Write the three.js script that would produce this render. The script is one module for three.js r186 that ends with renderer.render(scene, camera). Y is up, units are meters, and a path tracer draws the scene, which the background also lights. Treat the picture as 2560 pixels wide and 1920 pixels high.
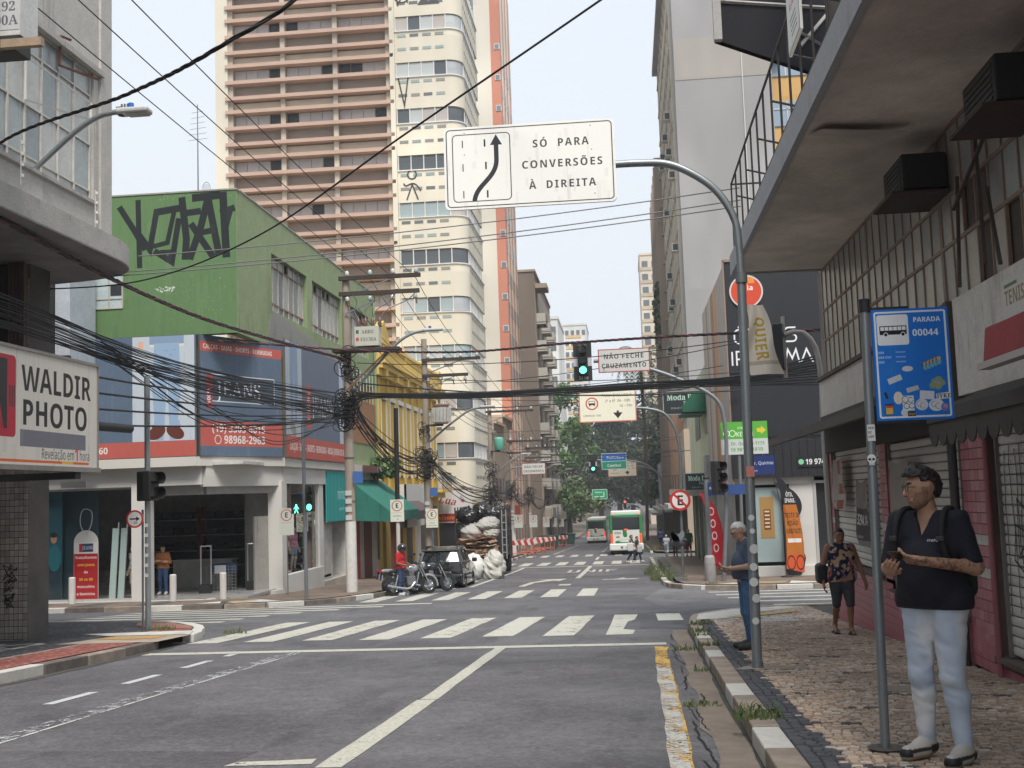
import * as THREE from 'three';
import { mergeGeometries, mergeVertices, toCreasedNormals } from 'three/addons/utils/BufferGeometryUtils.js';
import { RoundedBoxGeometry } from 'three/addons/geometries/RoundedBoxGeometry.js';

// ---------- camera, sky, sun, exposure ----------
const scene = new THREE.Scene();
const camera = new THREE.PerspectiveCamera(36.846, 4 / 3, 0.1, 4000);
camera.position.set(0, 1.45, 0);
camera.rotation.set(0.0957176, 0.0966690, -0.034, 'YXZ');
const renderer = new THREE.WebGLRenderer({ antialias: true });
renderer.toneMapping = THREE.LinearToneMapping;
renderer.toneMappingExposure = 1.5;
renderer.shadowMap.enabled = true;
{
  // bright overcast sky: pale blue-white high haze, whiter towards the horizon, faint cloud texture
  const W = 512, H = 256, d = new Float32Array(W * H * 4);
  for (let j = 0; j < H; j++) for (let i = 0; i < W; i++) {
    const el = ((j + 0.5) / H - 0.5) * Math.PI, az = (i + 0.5) / W * Math.PI * 2;
    const up = Math.max(0, Math.sin(el)), k = Math.pow(up, 0.55);
    const x = Math.cos(az) * Math.cos(el) / (up + 0.35), z = Math.sin(az) * Math.cos(el) / (up + 0.35);
    let c = 0.5 + 0.22 * Math.sin(x * 2.1 + 1.3 * Math.sin(z * 1.7)) + 0.16 * Math.sin(z * 3.7 + 2.2 * Math.sin(x * 2.3)) + 0.08 * Math.sin(x * 7.3 + z * 5.1);
    c = Math.min(1, Math.max(0, c));
    const a = (1 - k) * 0.85 + 0.15 * c + 0.25 * c * k, o = (j * W + i) * 4;
    const clear = [0.52, 0.6, 0.7], haze = [0.625, 0.645, 0.665];
    const g0 = el < 0 ? 0.35 : 1;
    for (let n = 0; n < 3; n++) d[o + n] = (clear[n] + (haze[n] - clear[n]) * Math.min(1, a)) * g0;
    d[o + 3] = 1;
  }
  const t = new THREE.DataTexture(d, W, H, THREE.RGBAFormat, THREE.FloatType);
  t.mapping = THREE.EquirectangularReflectionMapping; t.magFilter = THREE.LinearFilter; t.minFilter = THREE.LinearFilter; t.needsUpdate = true;
  scene.background = t; scene.environment = t;
}
const sun = new THREE.DirectionalLight(new THREE.Color(1, 0.95, 0.88), 3.0);
sun.position.set(17, 85, 50); sun.target.position.set(0, 0, 0);
sun.castShadow = true; sun.shadow.radius = 40;
Object.assign(sun.shadow.camera, { left: -90, right: 90, top: 90, bottom: -90, near: 1, far: 400 });
scene.add(sun, sun.target);
scene.fog = new THREE.FogExp2(new THREE.Color(0.86, 0.9, 0.95), 0.00055);

// ---------- helpers ----------
function RNG(s) { return () => { s = (s + 0x6d2b79f5) | 0; let t = Math.imul(s ^ (s >>> 15), 1 | s); t = (t + Math.imul(t ^ (t >>> 7), 61 | t)) ^ t; return ((t ^ (t >>> 14)) >>> 0) / 4294967296; }; }
const R = RNG(77), rr = (a, b) => a + (b - a) * R();
const C = (r, g, b) => new THREE.Color().setRGB(r, g, b);
const V = (x, y, z) => new THREE.Vector3(x, y, z);
const lerp = (a, b, t) => a + (b - a) * t, clamp = (x, a, b) => Math.min(b, Math.max(a, x)), sst = (a, b, x) => { const t = clamp((x - a) / (b - a), 0, 1); return t * t * (3 - 2 * t); };
const taken = {};
function numbered(n) { if (!(n in taken)) { taken[n] = 0; return n; } taken[n]++; return n + '_' + String(taken[n]).padStart(3, '0'); }
function hash3(x, y, z) { let h = Math.imul(x | 0, 374761393) ^ Math.imul(y | 0, 668265263) ^ Math.imul(z | 0, 1440662683); h = Math.imul(h ^ (h >>> 13), 1274126177); return ((h ^ (h >>> 16)) >>> 0) / 4294967296; }
function vn(x, y, z) {
  const i = Math.floor(x), j = Math.floor(y), k = Math.floor(z), u = x - i, v = y - j, w = z - k, s = (t) => t * t * (3 - 2 * t), a = s(u), b = s(v), c = s(w);
  const L = (p, q, t) => p + (q - p) * t;
  return L(L(L(hash3(i, j, k), hash3(i + 1, j, k), a), L(hash3(i, j + 1, k), hash3(i + 1, j + 1, k), a), b), L(L(hash3(i, j, k + 1), hash3(i + 1, j, k + 1), a), L(hash3(i, j + 1, k + 1), hash3(i + 1, j + 1, k + 1), a), b), c);
}
function fbm(x, y, z, o = 4) { let s = 0, a = 0.5; for (let i = 0; i < o; i++) { s += a * vn(x, y, z); x = x * 2.03 + 11.3; y = y * 2.03 + 5.1; z = z * 2.03 + 7.7; a *= 0.5; } return s / (1 - Math.pow(0.5, o)); }
// tileable noise texture; fn(u,v,noise) -> [r,g,b] 0..255 (sRGB)
function perTex(N, fn, srgb = true) {
  const d = new Uint8Array(N * N * 4);
  const per = (P, seed) => { // periodic value noise with P cells
    const g = new Float32Array(P * P), r = RNG(seed); for (let i = 0; i < P * P; i++) g[i] = r();
    return (u, v) => { const x = u * P, y = v * P, i = Math.floor(x), j = Math.floor(y), a = x - i, b = y - j, s = a * a * (3 - 2 * a), t = b * b * (3 - 2 * b), I = ((i % P) + P) % P, J = ((j % P) + P) % P, I1 = (I + 1) % P, J1 = (J + 1) % P; return lerp(lerp(g[J * P + I], g[J * P + I1], s), lerp(g[J1 * P + I], g[J1 * P + I1], s), t); };
  };
  const f = fn(per);
  for (let j = 0; j < N; j++) for (let i = 0; i < N; i++) { const c = f((i + 0.5) / N, (j + 0.5) / N, i, j), o = (j * N + i) * 4; d[o] = clamp(c[0], 0, 255); d[o + 1] = clamp(c[1], 0, 255); d[o + 2] = clamp(c[2], 0, 255); d[o + 3] = c.length > 3 ? clamp(c[3], 0, 255) : 255; }
  const t = new THREE.DataTexture(d, N, N); t.wrapS = t.wrapT = THREE.RepeatWrapping; t.magFilter = THREE.LinearFilter; t.minFilter = THREE.LinearMipmapLinearFilter; t.generateMipmaps = true; if (srgb) t.colorSpace = THREE.SRGBColorSpace; t.needsUpdate = true; return t;
}
function rep(t, s, s2 = s) { const c = t.clone(); c.repeat.set(1 / s, 1 / s2); c.needsUpdate = true; return c; }
function canvasTex(w, h, draw) {
  const c = document.createElement('canvas'); c.width = w; c.height = h; const x = c.getContext('2d'); draw(x, w, h);
  x.globalCompositeOperation = 'source-atop'; const q = RNG(w * 7 + h); for (let k = 0; k < 90; k++) { x.fillStyle = `rgba(${q() < 0.6 ? '70,62,52' : '225,222,215'},${0.015 + q() * 0.045})`; const a = q() * w, b = q() * h; x.fillRect(a, b, w * (0.004 + 0.02 * q()), h * (0.05 + 0.5 * q() * q())); } for (let k = 0; k < 70; k++) { x.fillStyle = `rgba(50,45,40,${0.03 + q() * 0.1})`; x.fillRect(q() * w, q() * h, w * 0.004 * (0.5 + q()), w * 0.004 * (0.5 + q())); } // weathering specks and runs
  const t = new THREE.CanvasTexture(c); t.colorSpace = THREE.SRGBColorSpace; t.anisotropy = 8; return t;
}
// neutral tile textures (multiply a base colour)
const tGrime = perTex(512, (per) => { const a = per(6, 1), b = per(19, 2), c = per(61, 3), e = per(170, 4); return (u, v) => { const s = 0.45 * a(u, v) + 0.3 * b(u, v) + 0.15 * c(u, v) + 0.1 * e(u, v), k = 207 + (s - 0.5) * 72; return [k, k - 1, k - 4]; }; });
const tFine = perTex(512, (per) => { const b = per(40, 12), c = per(120, 13), e = per(256, 14); return (u, v) => { const k = 215 + (0.4 * b(u, v) + 0.3 * c(u, v) + 0.3 * e(u, v) - 0.5) * 75; return [k, k, k]; }; });
const tStreak = perTex(512, (per) => { const a = per(5, 21), b = per(90, 22), c = per(23, 23), e = per(150, 24); return (u, v) => { const st = b(u, v * 0.06) * 0.5 + c(u, v * 0.13) * 0.5, m = a(u, v), k = 211 - sst(0.52, 0.9, st) * 46 * sst(0.3, 0.8, m) + (e(u, v) - 0.5) * 18 + (c(u, v) - 0.5) * 12; return [k, k - 1, k - 3]; }; });
const bFine = perTex(256, (per) => { const b = per(30, 32), c = per(110, 33); return (u, v) => { const k = 128 + (0.6 * b(u, v) + 0.4 * c(u, v) - 0.5) * 200; return [k, k, k]; }; }, false);
const mats = {};
function M(r, g, b, rough = 0.8, o = {}) {
  const key = [r, g, b, rough, JSON.stringify(o, (k, v) => (v && v.isTexture ? v.uuid : v))].join();
  if (mats[key]) return mats[key];
  const { metal = 0, map, ts = 3, bump = 0, bs = 0.5, ...rest } = o;
  const P = rest.clearcoat || rest.transmission || rest.sheen ? THREE.MeshPhysicalMaterial : THREE.MeshStandardMaterial;
  const m = new P({ color: C(r, g, b), roughness: rough, metalness: metal, side: THREE.DoubleSide, ...rest });
  if (map) { m.map = rep(map, ts); }
  if (bump) { m.bumpMap = rep(bFine, bs); m.bumpScale = bump; }
  return (mats[key] = m);
}
// the neutral maps average about 0.62 linear, so colours that carry one are lifted by that factor
const G = (r, g, b, rough = 0.85, o = {}) => M(r / 0.62, g / 0.62, b / 0.62, rough, { map: tGrime, ts: 4, ...o });
const GS = (r, g, b, rough = 0.85, o = {}) => M(r / 0.62, g / 0.62, b / 0.62, rough, { map: tStreak, ts: 5, ...o });
const GF = (r, g, b, rough = 0.85, o = {}) => M(r / 0.67, g / 0.67, b / 0.67, rough, { map: tFine, ts: 1.2, ...o });
const tFar = perTex(256, (per) => { const a = per(4, 51), b = per(9, 52), c = per(20, 53); return (u, v) => { const k = 211 + (0.5 * a(u, v) + 0.3 * b(u, v * 0.4) + 0.2 * c(u, v * 0.3) - 0.5) * 44; return [k, k - 1, k - 3]; }; });
const GX = (r, g, b, rough = 0.88) => M(r / 0.65, g / 0.65, b / 0.65, rough, { map: tFar, ts: 17 });
function printMat(t, rough = 0.55, o = {}) { return new THREE.MeshStandardMaterial({ map: t, roughness: rough, side: THREE.DoubleSide, ...o }); }

// geometry helpers -------------------------------------------------
function flat(g) { return g.index ? g.toNonIndexed() : g; }
function uvm(g) { // uv in metres from the dominant axis of the normal
  const p = g.attributes.position, n = g.attributes.normal, u = new Float32Array(p.count * 2);
  for (let i = 0; i < p.count; i++) { const a = Math.abs(n.getX(i)), b = Math.abs(n.getY(i)), c = Math.abs(n.getZ(i)); let s, t; if (b >= a && b >= c) { s = p.getX(i); t = p.getZ(i); } else if (a >= c) { s = p.getZ(i); t = p.getY(i); } else { s = p.getX(i); t = p.getY(i); } u[i * 2] = s; u[i * 2 + 1] = t; }
  g.setAttribute('uv', new THREE.BufferAttribute(u, 2)); return g;
}
function join(list) { const l = list.map((g) => { const f = flat(g); for (const k of Object.keys(f.attributes)) if (!['position', 'normal', 'uv'].includes(k)) f.deleteAttribute(k); if (!f.attributes.normal) f.computeVertexNormals(); if (!f.attributes.uv) uvm(f); return f; }); return l.length === 1 ? l[0] : mergeGeometries(l); }
// box from extents; depth d runs forward (world z = -d)
function B(x0, x1, y0, y1, d0, d1) { const g = new THREE.BoxGeometry(Math.abs(x1 - x0), Math.abs(y1 - y0), Math.abs(d1 - d0)); g.translate((x0 + x1) / 2, (y0 + y1) / 2, -(d0 + d1) / 2); return uvm(flat(g)); }
function bx(w, h, d, x = 0, y = 0, z = 0, rx = 0, ry = 0, rz = 0) { const g = new THREE.BoxGeometry(w, h, d); uvm(g); if (rx || ry || rz) g.applyMatrix4(new THREE.Matrix4().makeRotationFromEuler(new THREE.Euler(rx, ry, rz))); g.translate(x, y, z); return g; }
function rbx(w, h, d, r, x = 0, y = 0, z = 0, seg = 2, ry = 0) { const g = uvm(new RoundedBoxGeometry(w, h, d, seg, r)); if (ry) g.rotateY(ry); g.translate(x, y, z); return g; }
function cyl(r0, r1, h, x = 0, y = 0, z = 0, n = 12, rx = 0, rz = 0) { const g = new THREE.CylinderGeometry(r1, r0, h, n); if (rx) g.rotateX(rx); if (rz) g.rotateZ(rz); g.translate(x, y, z); return g; }
function bar(a, b, r, n = 6, r1 = r) { const d = b.clone().sub(a), l = d.length(), g = new THREE.CylinderGeometry(r1, r, l, n); g.applyQuaternion(new THREE.Quaternion().setFromUnitVectors(V(0, 1, 0), d.normalize())); g.translate((a.x + b.x) / 2, (a.y + b.y) / 2, (a.z + b.z) / 2); return g; }
function beam(a, b, w, h) { const d = b.clone().sub(a), l = d.length(), g = new THREE.BoxGeometry(w, l, h); g.applyQuaternion(new THREE.Quaternion().setFromUnitVectors(V(0, 1, 0), d.normalize())); g.translate((a.x + b.x) / 2, (a.y + b.y) / 2, (a.z + b.z) / 2); return uvm(g); }
function tube(pts, r, seg = 24, n = 6, closed = false) { return new THREE.TubeGeometry(new THREE.CatmullRomCurve3(pts, closed), seg, r, n, closed); }
function lathe(pts, n = 16) { return new THREE.LatheGeometry(pts.map((p) => new THREE.Vector2(p[0], p[1])), n); }
function poly(pts, depth, bev = 0) { const s = new THREE.Shape(pts.map((p) => new THREE.Vector2(p[0], p[1]))); return new THREE.ExtrudeGeometry(s, { depth, bevelEnabled: bev > 0, bevelSize: bev, bevelThickness: bev, bevelSegments: 1, curveSegments: 8 }); }
// quad a,b,c,d (counter-clockwise seen from its front), uv 0..1
function quad(a, b, c, d, uw = 1, uh = 1) { const g = new THREE.BufferGeometry(); g.setAttribute('position', new THREE.Float32BufferAttribute([...a.toArray(), ...b.toArray(), ...c.toArray(), ...a.toArray(), ...c.toArray(), ...d.toArray()], 3)); g.setAttribute('uv', new THREE.Float32BufferAttribute([0, 0, uw, 0, uw, uh, 0, 0, uw, uh, 0, uh], 2)); g.computeVertexNormals(); return g; }

// objects ----------------------------------------------------------
function tag(o, label, category, group, kind) { if (label) o.userData.label = label; if (category) o.userData.category = category; if (group) o.userData.group = group; if (kind) o.userData.kind = kind; return o; }
function thing(name, label, category, x = 0, y = 0, d = 0, group, ry = 0) { const o = new THREE.Group(); o.name = numbered(name); o.position.set(x, y, -d); o.rotation.y = ry; scene.add(o); return tag(o, label, category, group); }
function struct(name, geos, m, label) { const o = new THREE.Mesh(join([].concat(geos)), m); o.name = name; o.userData.kind = 'structure'; if (label) o.userData.label = label; o.receiveShadow = o.castShadow = true; scene.add(o); return o; }
function mesh(parent, name, geo, m) { const o = new THREE.Mesh(Array.isArray(geo) ? join(geo) : geo, m); o.name = name; o.castShadow = o.receiveShadow = true; parent.add(o); return o; }
// part whose geometry is given in world coordinates
function pw(parent, name, geo, m) { const o = mesh(parent, name, geo, m); const w = new THREE.Vector3(); for (let p = parent; p; p = p.parent) w.add(p.position); o.position.copy(w).negate(); return o; }
// shared geometry placed in world coordinates (unturned parents)
function put(parent, name, geo, m, x, y, d, rx = 0, ry = 0, rz = 0) { const o = mesh(parent, name, geo, m); o.position.set(x, y, -d); o.rotation.set(rx, ry, rz); for (let p = parent; p; p = p.parent) o.position.sub(p.position); return o; }
function print(parent, name, w, h, m, x, y, z, ry = 0, rx = 0) { const o = mesh(parent, name, new THREE.PlaneGeometry(w, h), m); o.position.set(x, y, z); o.rotation.set(rx, ry, 0); return o; }
function copy(o, label) { const c = o.clone(); c.name = numbered(o.name.replace(/_\d{3}$/, '')); c.userData = { ...o.userData }; if (label) c.userData.label = label; scene.add(c); return c; }

// ---------- terrain: the street falls away from the camera, then rises far off ----------
const GP = [[-60, 3.3], [0, 0], [10, -0.56], [20, -1.04], [30, -1.47], [40, -1.86], [71, -2.95], [85, -3.2], [151, -5.2], [200, -6.3], [240, -6.6], [280, -6], [340, -3.2], [420, 2], [600, 8], [4000, 20]];
function gpl(D) { if (D <= GP[0][0]) return GP[0][1]; for (let i = 1; i < GP.length; i++) if (D <= GP[i][0]) return lerp(GP[i - 1][1], GP[i][1], (D - GP[i - 1][0]) / (GP[i][0] - GP[i - 1][0])); return 20; }
function gs(D) { const w = D < 60 ? 4 : 15; let s = 0; for (let i = -4; i <= 4; i++) s += gpl(D + i * w / 4); return s / 9; }
const DS = []; for (let d = -40; d < 120; d += 0.5) DS.push(d); for (let d = 120; d < 700; d += 5) DS.push(d); DS.push(700, 1000, 2000, 3500);
const GY = DS.map(gs);
function gy(D) { let a = 0, b = DS.length - 1; if (D <= DS[0]) return GY[0]; while (b - a > 1) { const m = (a + b) >> 1; if (DS[m] <= D) a = m; else b = m; } return lerp(GY[a], GY[b], (D - DS[a]) / (DS[b] - DS[a])); }
const KH = 0.15; // kerb height
const gk = (D) => gy(D) + KH;
function cutsBetween(a, b) { const r = [a]; for (const d of DS) if (d > a + 1e-4 && d < b - 1e-4) r.push(d); r.push(b); return r; }
// sheet that follows the terrain between two x-functions of D
function sheet(d0, d1, xa, xb, lift, nx = 1, sag) {
  const ds = cutsBetween(d0, d1), pos = [], uv = [], idx = [];
  const fa = typeof xa === 'function' ? xa : () => xa, fb = typeof xb === 'function' ? xb : () => xb;
  ds.forEach((d) => { for (let i = 0; i <= nx; i++) { const x = lerp(fa(d), fb(d), i / nx); pos.push(x, gy(d) + lift + (sag ? sag(x, d) : 0), -d); uv.push(x, d); } });
  for (let j = 0; j < ds.length - 1; j++) for (let i = 0; i < nx; i++) { const a = j * (nx + 1) + i, b = a + 1, c = a + nx + 1, e = c + 1; idx.push(a, b, e, a, e, c); }
  const g = new THREE.BufferGeometry(); g.setAttribute('position', new THREE.Float32BufferAttribute(pos, 3)); g.setAttribute('uv', new THREE.Float32BufferAttribute(uv, 2)); g.setIndex(idx); g.computeVertexNormals(); return flat(g);
}
// polygon on the ground given by (x, D) points, triangulated and cut at every half metre by clipping
function area(pts, lift) {
  const out = [], uv = [], ds = pts.map((p) => p[1]), lo = Math.min(...ds), hi = Math.max(...ds), cuts = cutsBetween(lo, hi);
  const clip = (poly, d, keepGreater) => { const r = []; for (let i = 0; i < poly.length; i++) { const a = poly[i], b = poly[(i + 1) % poly.length], ia = keepGreater ? a[1] >= d - 1e-9 : a[1] <= d + 1e-9, ib = keepGreater ? b[1] >= d - 1e-9 : b[1] <= d + 1e-9; if (ia) r.push(a); if (ia !== ib) { const t = (d - a[1]) / (b[1] - a[1]); r.push([lerp(a[0], b[0], t), d]); } } return r; };
  const tri = THREE.ShapeUtils.triangulateShape(pts.map((p) => new THREE.Vector2(p[0], p[1])), []);
  for (const f of tri) { const T = f.map((i) => pts[i]); for (let k = 0; k < cuts.length - 1; k++) { let q = clip(T, cuts[k], true); if (q.length < 3) continue; q = clip(q, cuts[k + 1], false); if (q.length < 3) continue; for (let i = 1; i < q.length - 1; i++) for (const p of [q[0], q[i], q[i + 1]]) { out.push(p[0], gy(p[1]) + lift, -p[1]); uv.push(p[0], p[1]); } } }
  const g = new THREE.BufferGeometry(); g.setAttribute('position', new THREE.Float32BufferAttribute(out, 3)); g.setAttribute('uv', new THREE.Float32BufferAttribute(uv, 2)); g.computeVertexNormals();
  const n = g.attributes.normal; for (let i = 0; i < n.count; i++) if (n.getY(i) < 0) n.setXYZ(i, -n.getX(i), -n.getY(i), -n.getZ(i));
  return g;
}
const rect = (x0, x1, d0, d1) => [[x0, d0], [x1, d0], [x1, d1], [x0, d1]];
// ---------- road ----------
const tAsph = perTex(1024, (per) => { const a = per(5, 41), b = per(14, 42), c = per(60, 43), e = per(256, 44), f = per(512, 45), s = per(9, 46), w = per(40, 47); return (u, v) => {
  let k = 150 + (a(u, v) - 0.5) * 30 + (b(u, v) - 0.5) * 22 + (c(u, v) - 0.5) * 16 + (e(u, v) - 0.5) * 26 + (f(u, v) - 0.5) * 34; const st = s(u * 2, v * 0.5) * 0.6 + w(u, v * 0.4) * 0.4; k -= sst(0.62, 0.8, st) * 15; if (f(u * 1, v * 1) > 0.93 && e(u, v) > 0.5) k += 45; return [k, k - 1, k + 2]; }; });
const asphM = new THREE.MeshStandardMaterial({ color: C(0.34, 0.335, 0.345), map: rep(tAsph, 9), roughness: 0.88, bumpMap: rep(bFine, 0.35), bumpScale: 0.004, side: THREE.DoubleSide });
const patchM = new THREE.MeshStandardMaterial({ color: C(0.26, 0.26, 0.27), map: rep(tAsph, 5.3), roughness: 0.9, bumpMap: rep(bFine, 0.3), bumpScale: 0.005, side: THREE.DoubleSide });
const patchL = new THREE.MeshStandardMaterial({ color: C(0.43, 0.42, 0.42), map: rep(tAsph, 6.1), roughness: 0.9, bumpMap: rep(bFine, 0.3), bumpScale: 0.004, side: THREE.DoubleSide });
struct('ground', sheet(-40, 3500, -600, 600, -0.05, 4), G(0.12, 0.12, 0.1, 0.95));
const road = struct('road', [sheet(-40, 690, -60, 60, 0, 8)], asphM);
const roadPart = (n, g, m) => mesh(road, n, g, m);
// road paint with chips and wear (holes cut in the paint sheet)
const holes = (seed, lo, hi) => perTex(512, (per) => { const a = per(7, seed), b = per(37, seed + 1), c = per(128, seed + 2), e = per(256, seed + 3); return (u, v) => { const k = 0.3 * a(u, v) + 0.25 * b(u, v) + 0.25 * c(u, v) + 0.2 * e(u, v), q = sst(lo, hi, k) * 255; return [q, q, q]; }; }, false);
const hFew = holes(61, 0.3, 0.34), hMany = holes(71, 0.42, 0.5), hMost = holes(81, 0.5, 0.58);
const paint = (r, g, b, h, ts) => { const m = new THREE.MeshStandardMaterial({ color: C(r / 0.67, g / 0.67, b / 0.67), map: rep(tFine, 0.9), roughness: 0.75, alphaMap: rep(h, ts), alphaTest: 0.5, side: THREE.DoubleSide }); return m; };
const pWhite = paint(0.44, 0.43, 0.37, hFew, 2.3), pWorn = paint(0.5, 0.5, 0.47, hMany, 2.1), pGhost = paint(0.42, 0.43, 0.45, hMost, 1.7), pYel = paint(0.58, 0.36, 0.09, hMany, 1.9), pDash = paint(0.48, 0.49, 0.5, hFew, 2.9), pWornY = paint(0.44, 0.43, 0.4, hMany, 1.3);
const line = (name, x0, x1, d0, d1, m, lift = 0.005) => roadPart(name, sheet(d0, d1, x0, x1, lift), m);
const wob = (seed, a) => (d) => a * (vn(d * 1.1, seed, 0) - 0.5) + a * 0.6 * (vn(d * 5, seed, 3) - 0.5);
const e0 = wob(3, 0.035), e1 = wob(5, 0.05), e2 = wob(9, 0.09);
line('edge_line', (d) => 0.2 + 0.0105 * (d - 8) + e0(d), (d) => 0.39 + 0.0105 * (d - 8) + e1(d), 3, 18.15, pYel, 0.005);
line('edge_line', (d) => 0.2 + 0.0105 * (d - 8) + e0(d), (d) => 0.37 + 0.0105 * (d - 8) + e1(d), 3, 15.2, pWornY, 0.009);
line('lane_line', (d) => -2.335 + 0.011 * (d - 8.6) + e0(d) * 0.5, (d) => -2.125 + 0.011 * (d - 8.6) + e1(d) * 0.5, 8.35, 12.2, pWhite);
line('lane_line', (d) => -2.3 + 0.009 * (d - 8.6) + e1(d) * 0.5, (d) => -2.12 + 0.009 * (d - 8.6) + e0(d) * 0.5, 12.23, 18.45, pWhite);
line('lane_line', -2.3, -2.1, 3, 8.0, pWhite);
line('stop_line', -2.05, 0.2, 7.55, 8.03, pWhite);
roadPart('arrow_mark', area([[-3.05, 8.45], [-2.4, 8.5], [-2.42, 8.72], [-2.7, 8.66], [-3.0, 8.62]], 0.005), pWhite);
line('guide_line', (d) => -5.72 + 0.022 * Math.max(0, d - 13), (d) => -5.5 + 0.022 * Math.max(0, d - 13) + e2(d), 3, 18.4, pGhost);
line('guide_line', (d) => -5.5 + 0.022 * Math.max(0, d - 13), (d) => -5.455 + 0.022 * Math.max(0, d - 13), 3, 18.4, pWorn);
for (const [a, b] of [[10.1, 10.75], [12.35, 13.45], [14.3, 15.35], [16.25, 17.3], [18.0, 18.38]]) line('lane_dash', -6.5, -6.37, a, b, pDash);
line('stop_line', -8.3, 0.5, 18.46, 18.86, pWhite);
roadPart('stop_line', area([[-8.75, 18.85], [-8.3, 18.6], [-8.3, 18.86]], 0.005), pWhite);
[-8.15, -7.12, -6.05, -4.95, -3.84, -2.73, -1.62].forEach((x, i) => line('zebra_stripe', (d) => x + 0.035 * (d - 21) + e0(d) * 0.4, (d) => x + 0.57 + 0.035 * (d - 21) + e1(d) * 0.4, 20.75 + 0.08 * (i % 3), 26.3 - 0.06 * (i % 2), pWhite));
roadPart('zebra_stripe', area([[-0.5, 20.7], [-0.02, 20.75], [0.02, 21.7], [-0.2, 22.0], [-0.12, 24.0], [0.02, 24.6], [0.1, 26.3], [-0.42, 26.35], [-0.45, 23.5]], 0.005), pWhite);
line('zebra_stripe', 0.5, 1.02, 24.15, 26.4, pWhite);
for (let k = 0; k < 7; k++) line('zebra_stripe', -8.3 + 1.1 * k, -7.76 + 1.1 * k, 34.9 + 0.1 * k, 39.9 + 0.1 * k, pWhite);
for (let k = 0; k < 7; k++) { const d = 26.9 + 0.95 * k; roadPart('zebra_stripe', area([[-15.4 + 0.2 * k, d], [-9.75 + 0.11 * k * k, d + 0.1 * k], [-9.75 + 0.11 * k * k, d + 0.45 + 0.1 * k], [-15.0 + 0.2 * k, d + 0.45]], 0.005), pWhite); }
for (const [d, x0] of [[28.6, 3.4], [30.4, 2.9], [32.2, 2.6], [34, 2.4], [35.6, 2.3]]) roadPart('zebra_stripe', area(rect(x0, x0 + 9, d, d + 0.42), 0.005), pWhite);
// bent lane arrow, edge lines and UNIF lettering beyond the crossing
roadPart('arrow_mark', area([[-4.25, 43.4], [-3.98, 43.4], [-3.85, 46.4], [-3.2, 48.3], [-2.95, 47.7], [-2.75, 50], [-4.0, 49.6], [-3.55, 49.1], [-4.1, 46.8]], 0.005), pWhite);
roadPart('arrow_mark', area([[-1.2, 47.6], [0.3, 47.6], [0.25, 48.4], [-0.2, 48.4], [-0.35, 49.6], [-0.75, 48.3], [-1.2, 48.2]], 0.005), pWorn);
line('lane_line', -2.42, -2.2, 50, 66.4, pWhite); line('lane_line', -2.4, -2.22, 78, 84, pWhite); line('lane_dash', -2.75, -2.3, 43.4, 44.6, pWhite);
line('edge_line', -6.2, -6.02, 44, 66.4, pWhite); line('edge_line', -6.3, -6.12, 94, 140, pWorn);
for (let k = 0; k < 8; k++) line('parking_dash', -6.75, -6.6, 43.2 + k * 2.1, 44.2 + k * 2.1, pWorn);
line('stop_line', -7.6, 1.1, 66.5, 67.1, pWhite);
for (let k = 0; k < 8; k++) line('zebra_stripe', -7.9 + 1.12 * k, -7.3 + 1.12 * k, 69.3, 74.6, pWhite);
for (let k = 0; k < 8; k++) line('zebra_stripe', -7.9 + 1.12 * k, -7.35 + 1.12 * k, 86.5, 91, pWhite);
for (let k = 0; k < 9; k++) line('lane_dash', -2.4, -2.25, 98 + k * 8, 102 + k * 8, pWorn);
for (const [d, x0] of [[76.8, 2.6], [78.6, 2.4], [80.4, 2.3], [82.2, 2.3]]) roadPart('zebra_stripe', area(rect(x0, x0 + 5, d, d + 0.5), 0.005), pWhite);
line('road_seam', -5.4, 1.0, 47.0, 47.35, GF(0.16, 0.12, 0.1), 0.003);
// letters painted on the lane
{ const L = { U: [[0, 0, .16, 1], [.44, 0, .6, 1], [.16, 0, .44, .16]], N: [[0, 0, .16, 1], [.44, 0, .6, 1]], I: [[0, 0, .16, 1]], F: [[0, 0, .16, 1], [.16, .84, .56, 1], [.16, .44, .46, .58]] }; let x = -3.2;
  for (const ch of 'UNIF') { for (const q of L[ch]) roadPart('road_letter', area(rect(x + q[0], x + q[2], 57.6 + q[1] * 3.2, 57.6 + q[3] * 3.2), 0.009), pWhite); if (ch === 'N') roadPart('road_letter', area([[x + .16, 60.8], [x + .16, 60], [x + .44, 57.6], [x + .44, 58.4]], 0.009), pWhite); x += ch === 'I' ? 0.36 : 0.78; } }
// asphalt repairs
roadPart('asphalt_patch', area([[0.1, 22.1], [1.0, 21.8], [1.9, 25.3], [3.6, 26.6], [3.2, 28.3], [0.9, 27.3], [-0.1, 26.7], [0.15, 24.4]], 0.003), patchM);
roadPart('asphalt_patch', area([[0.9, 27.6], [4, 28.6], [20, 27.4], [40, 28], [40, 36], [14, 35.8], [3.6, 36.2], [0.9, 38.6], [0.3, 33]], 0.003), patchL);
roadPart('asphalt_patch', area([[-6.9, 6.9], [-3.2, 6.6], [-3.0, 9.1], [-6.6, 9.4]], 0.002), new THREE.MeshStandardMaterial({ color: C(0.325, 0.32, 0.33), map: rep(tAsph, 7.7), roughness: 0.88, side: THREE.DoubleSide }));
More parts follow.
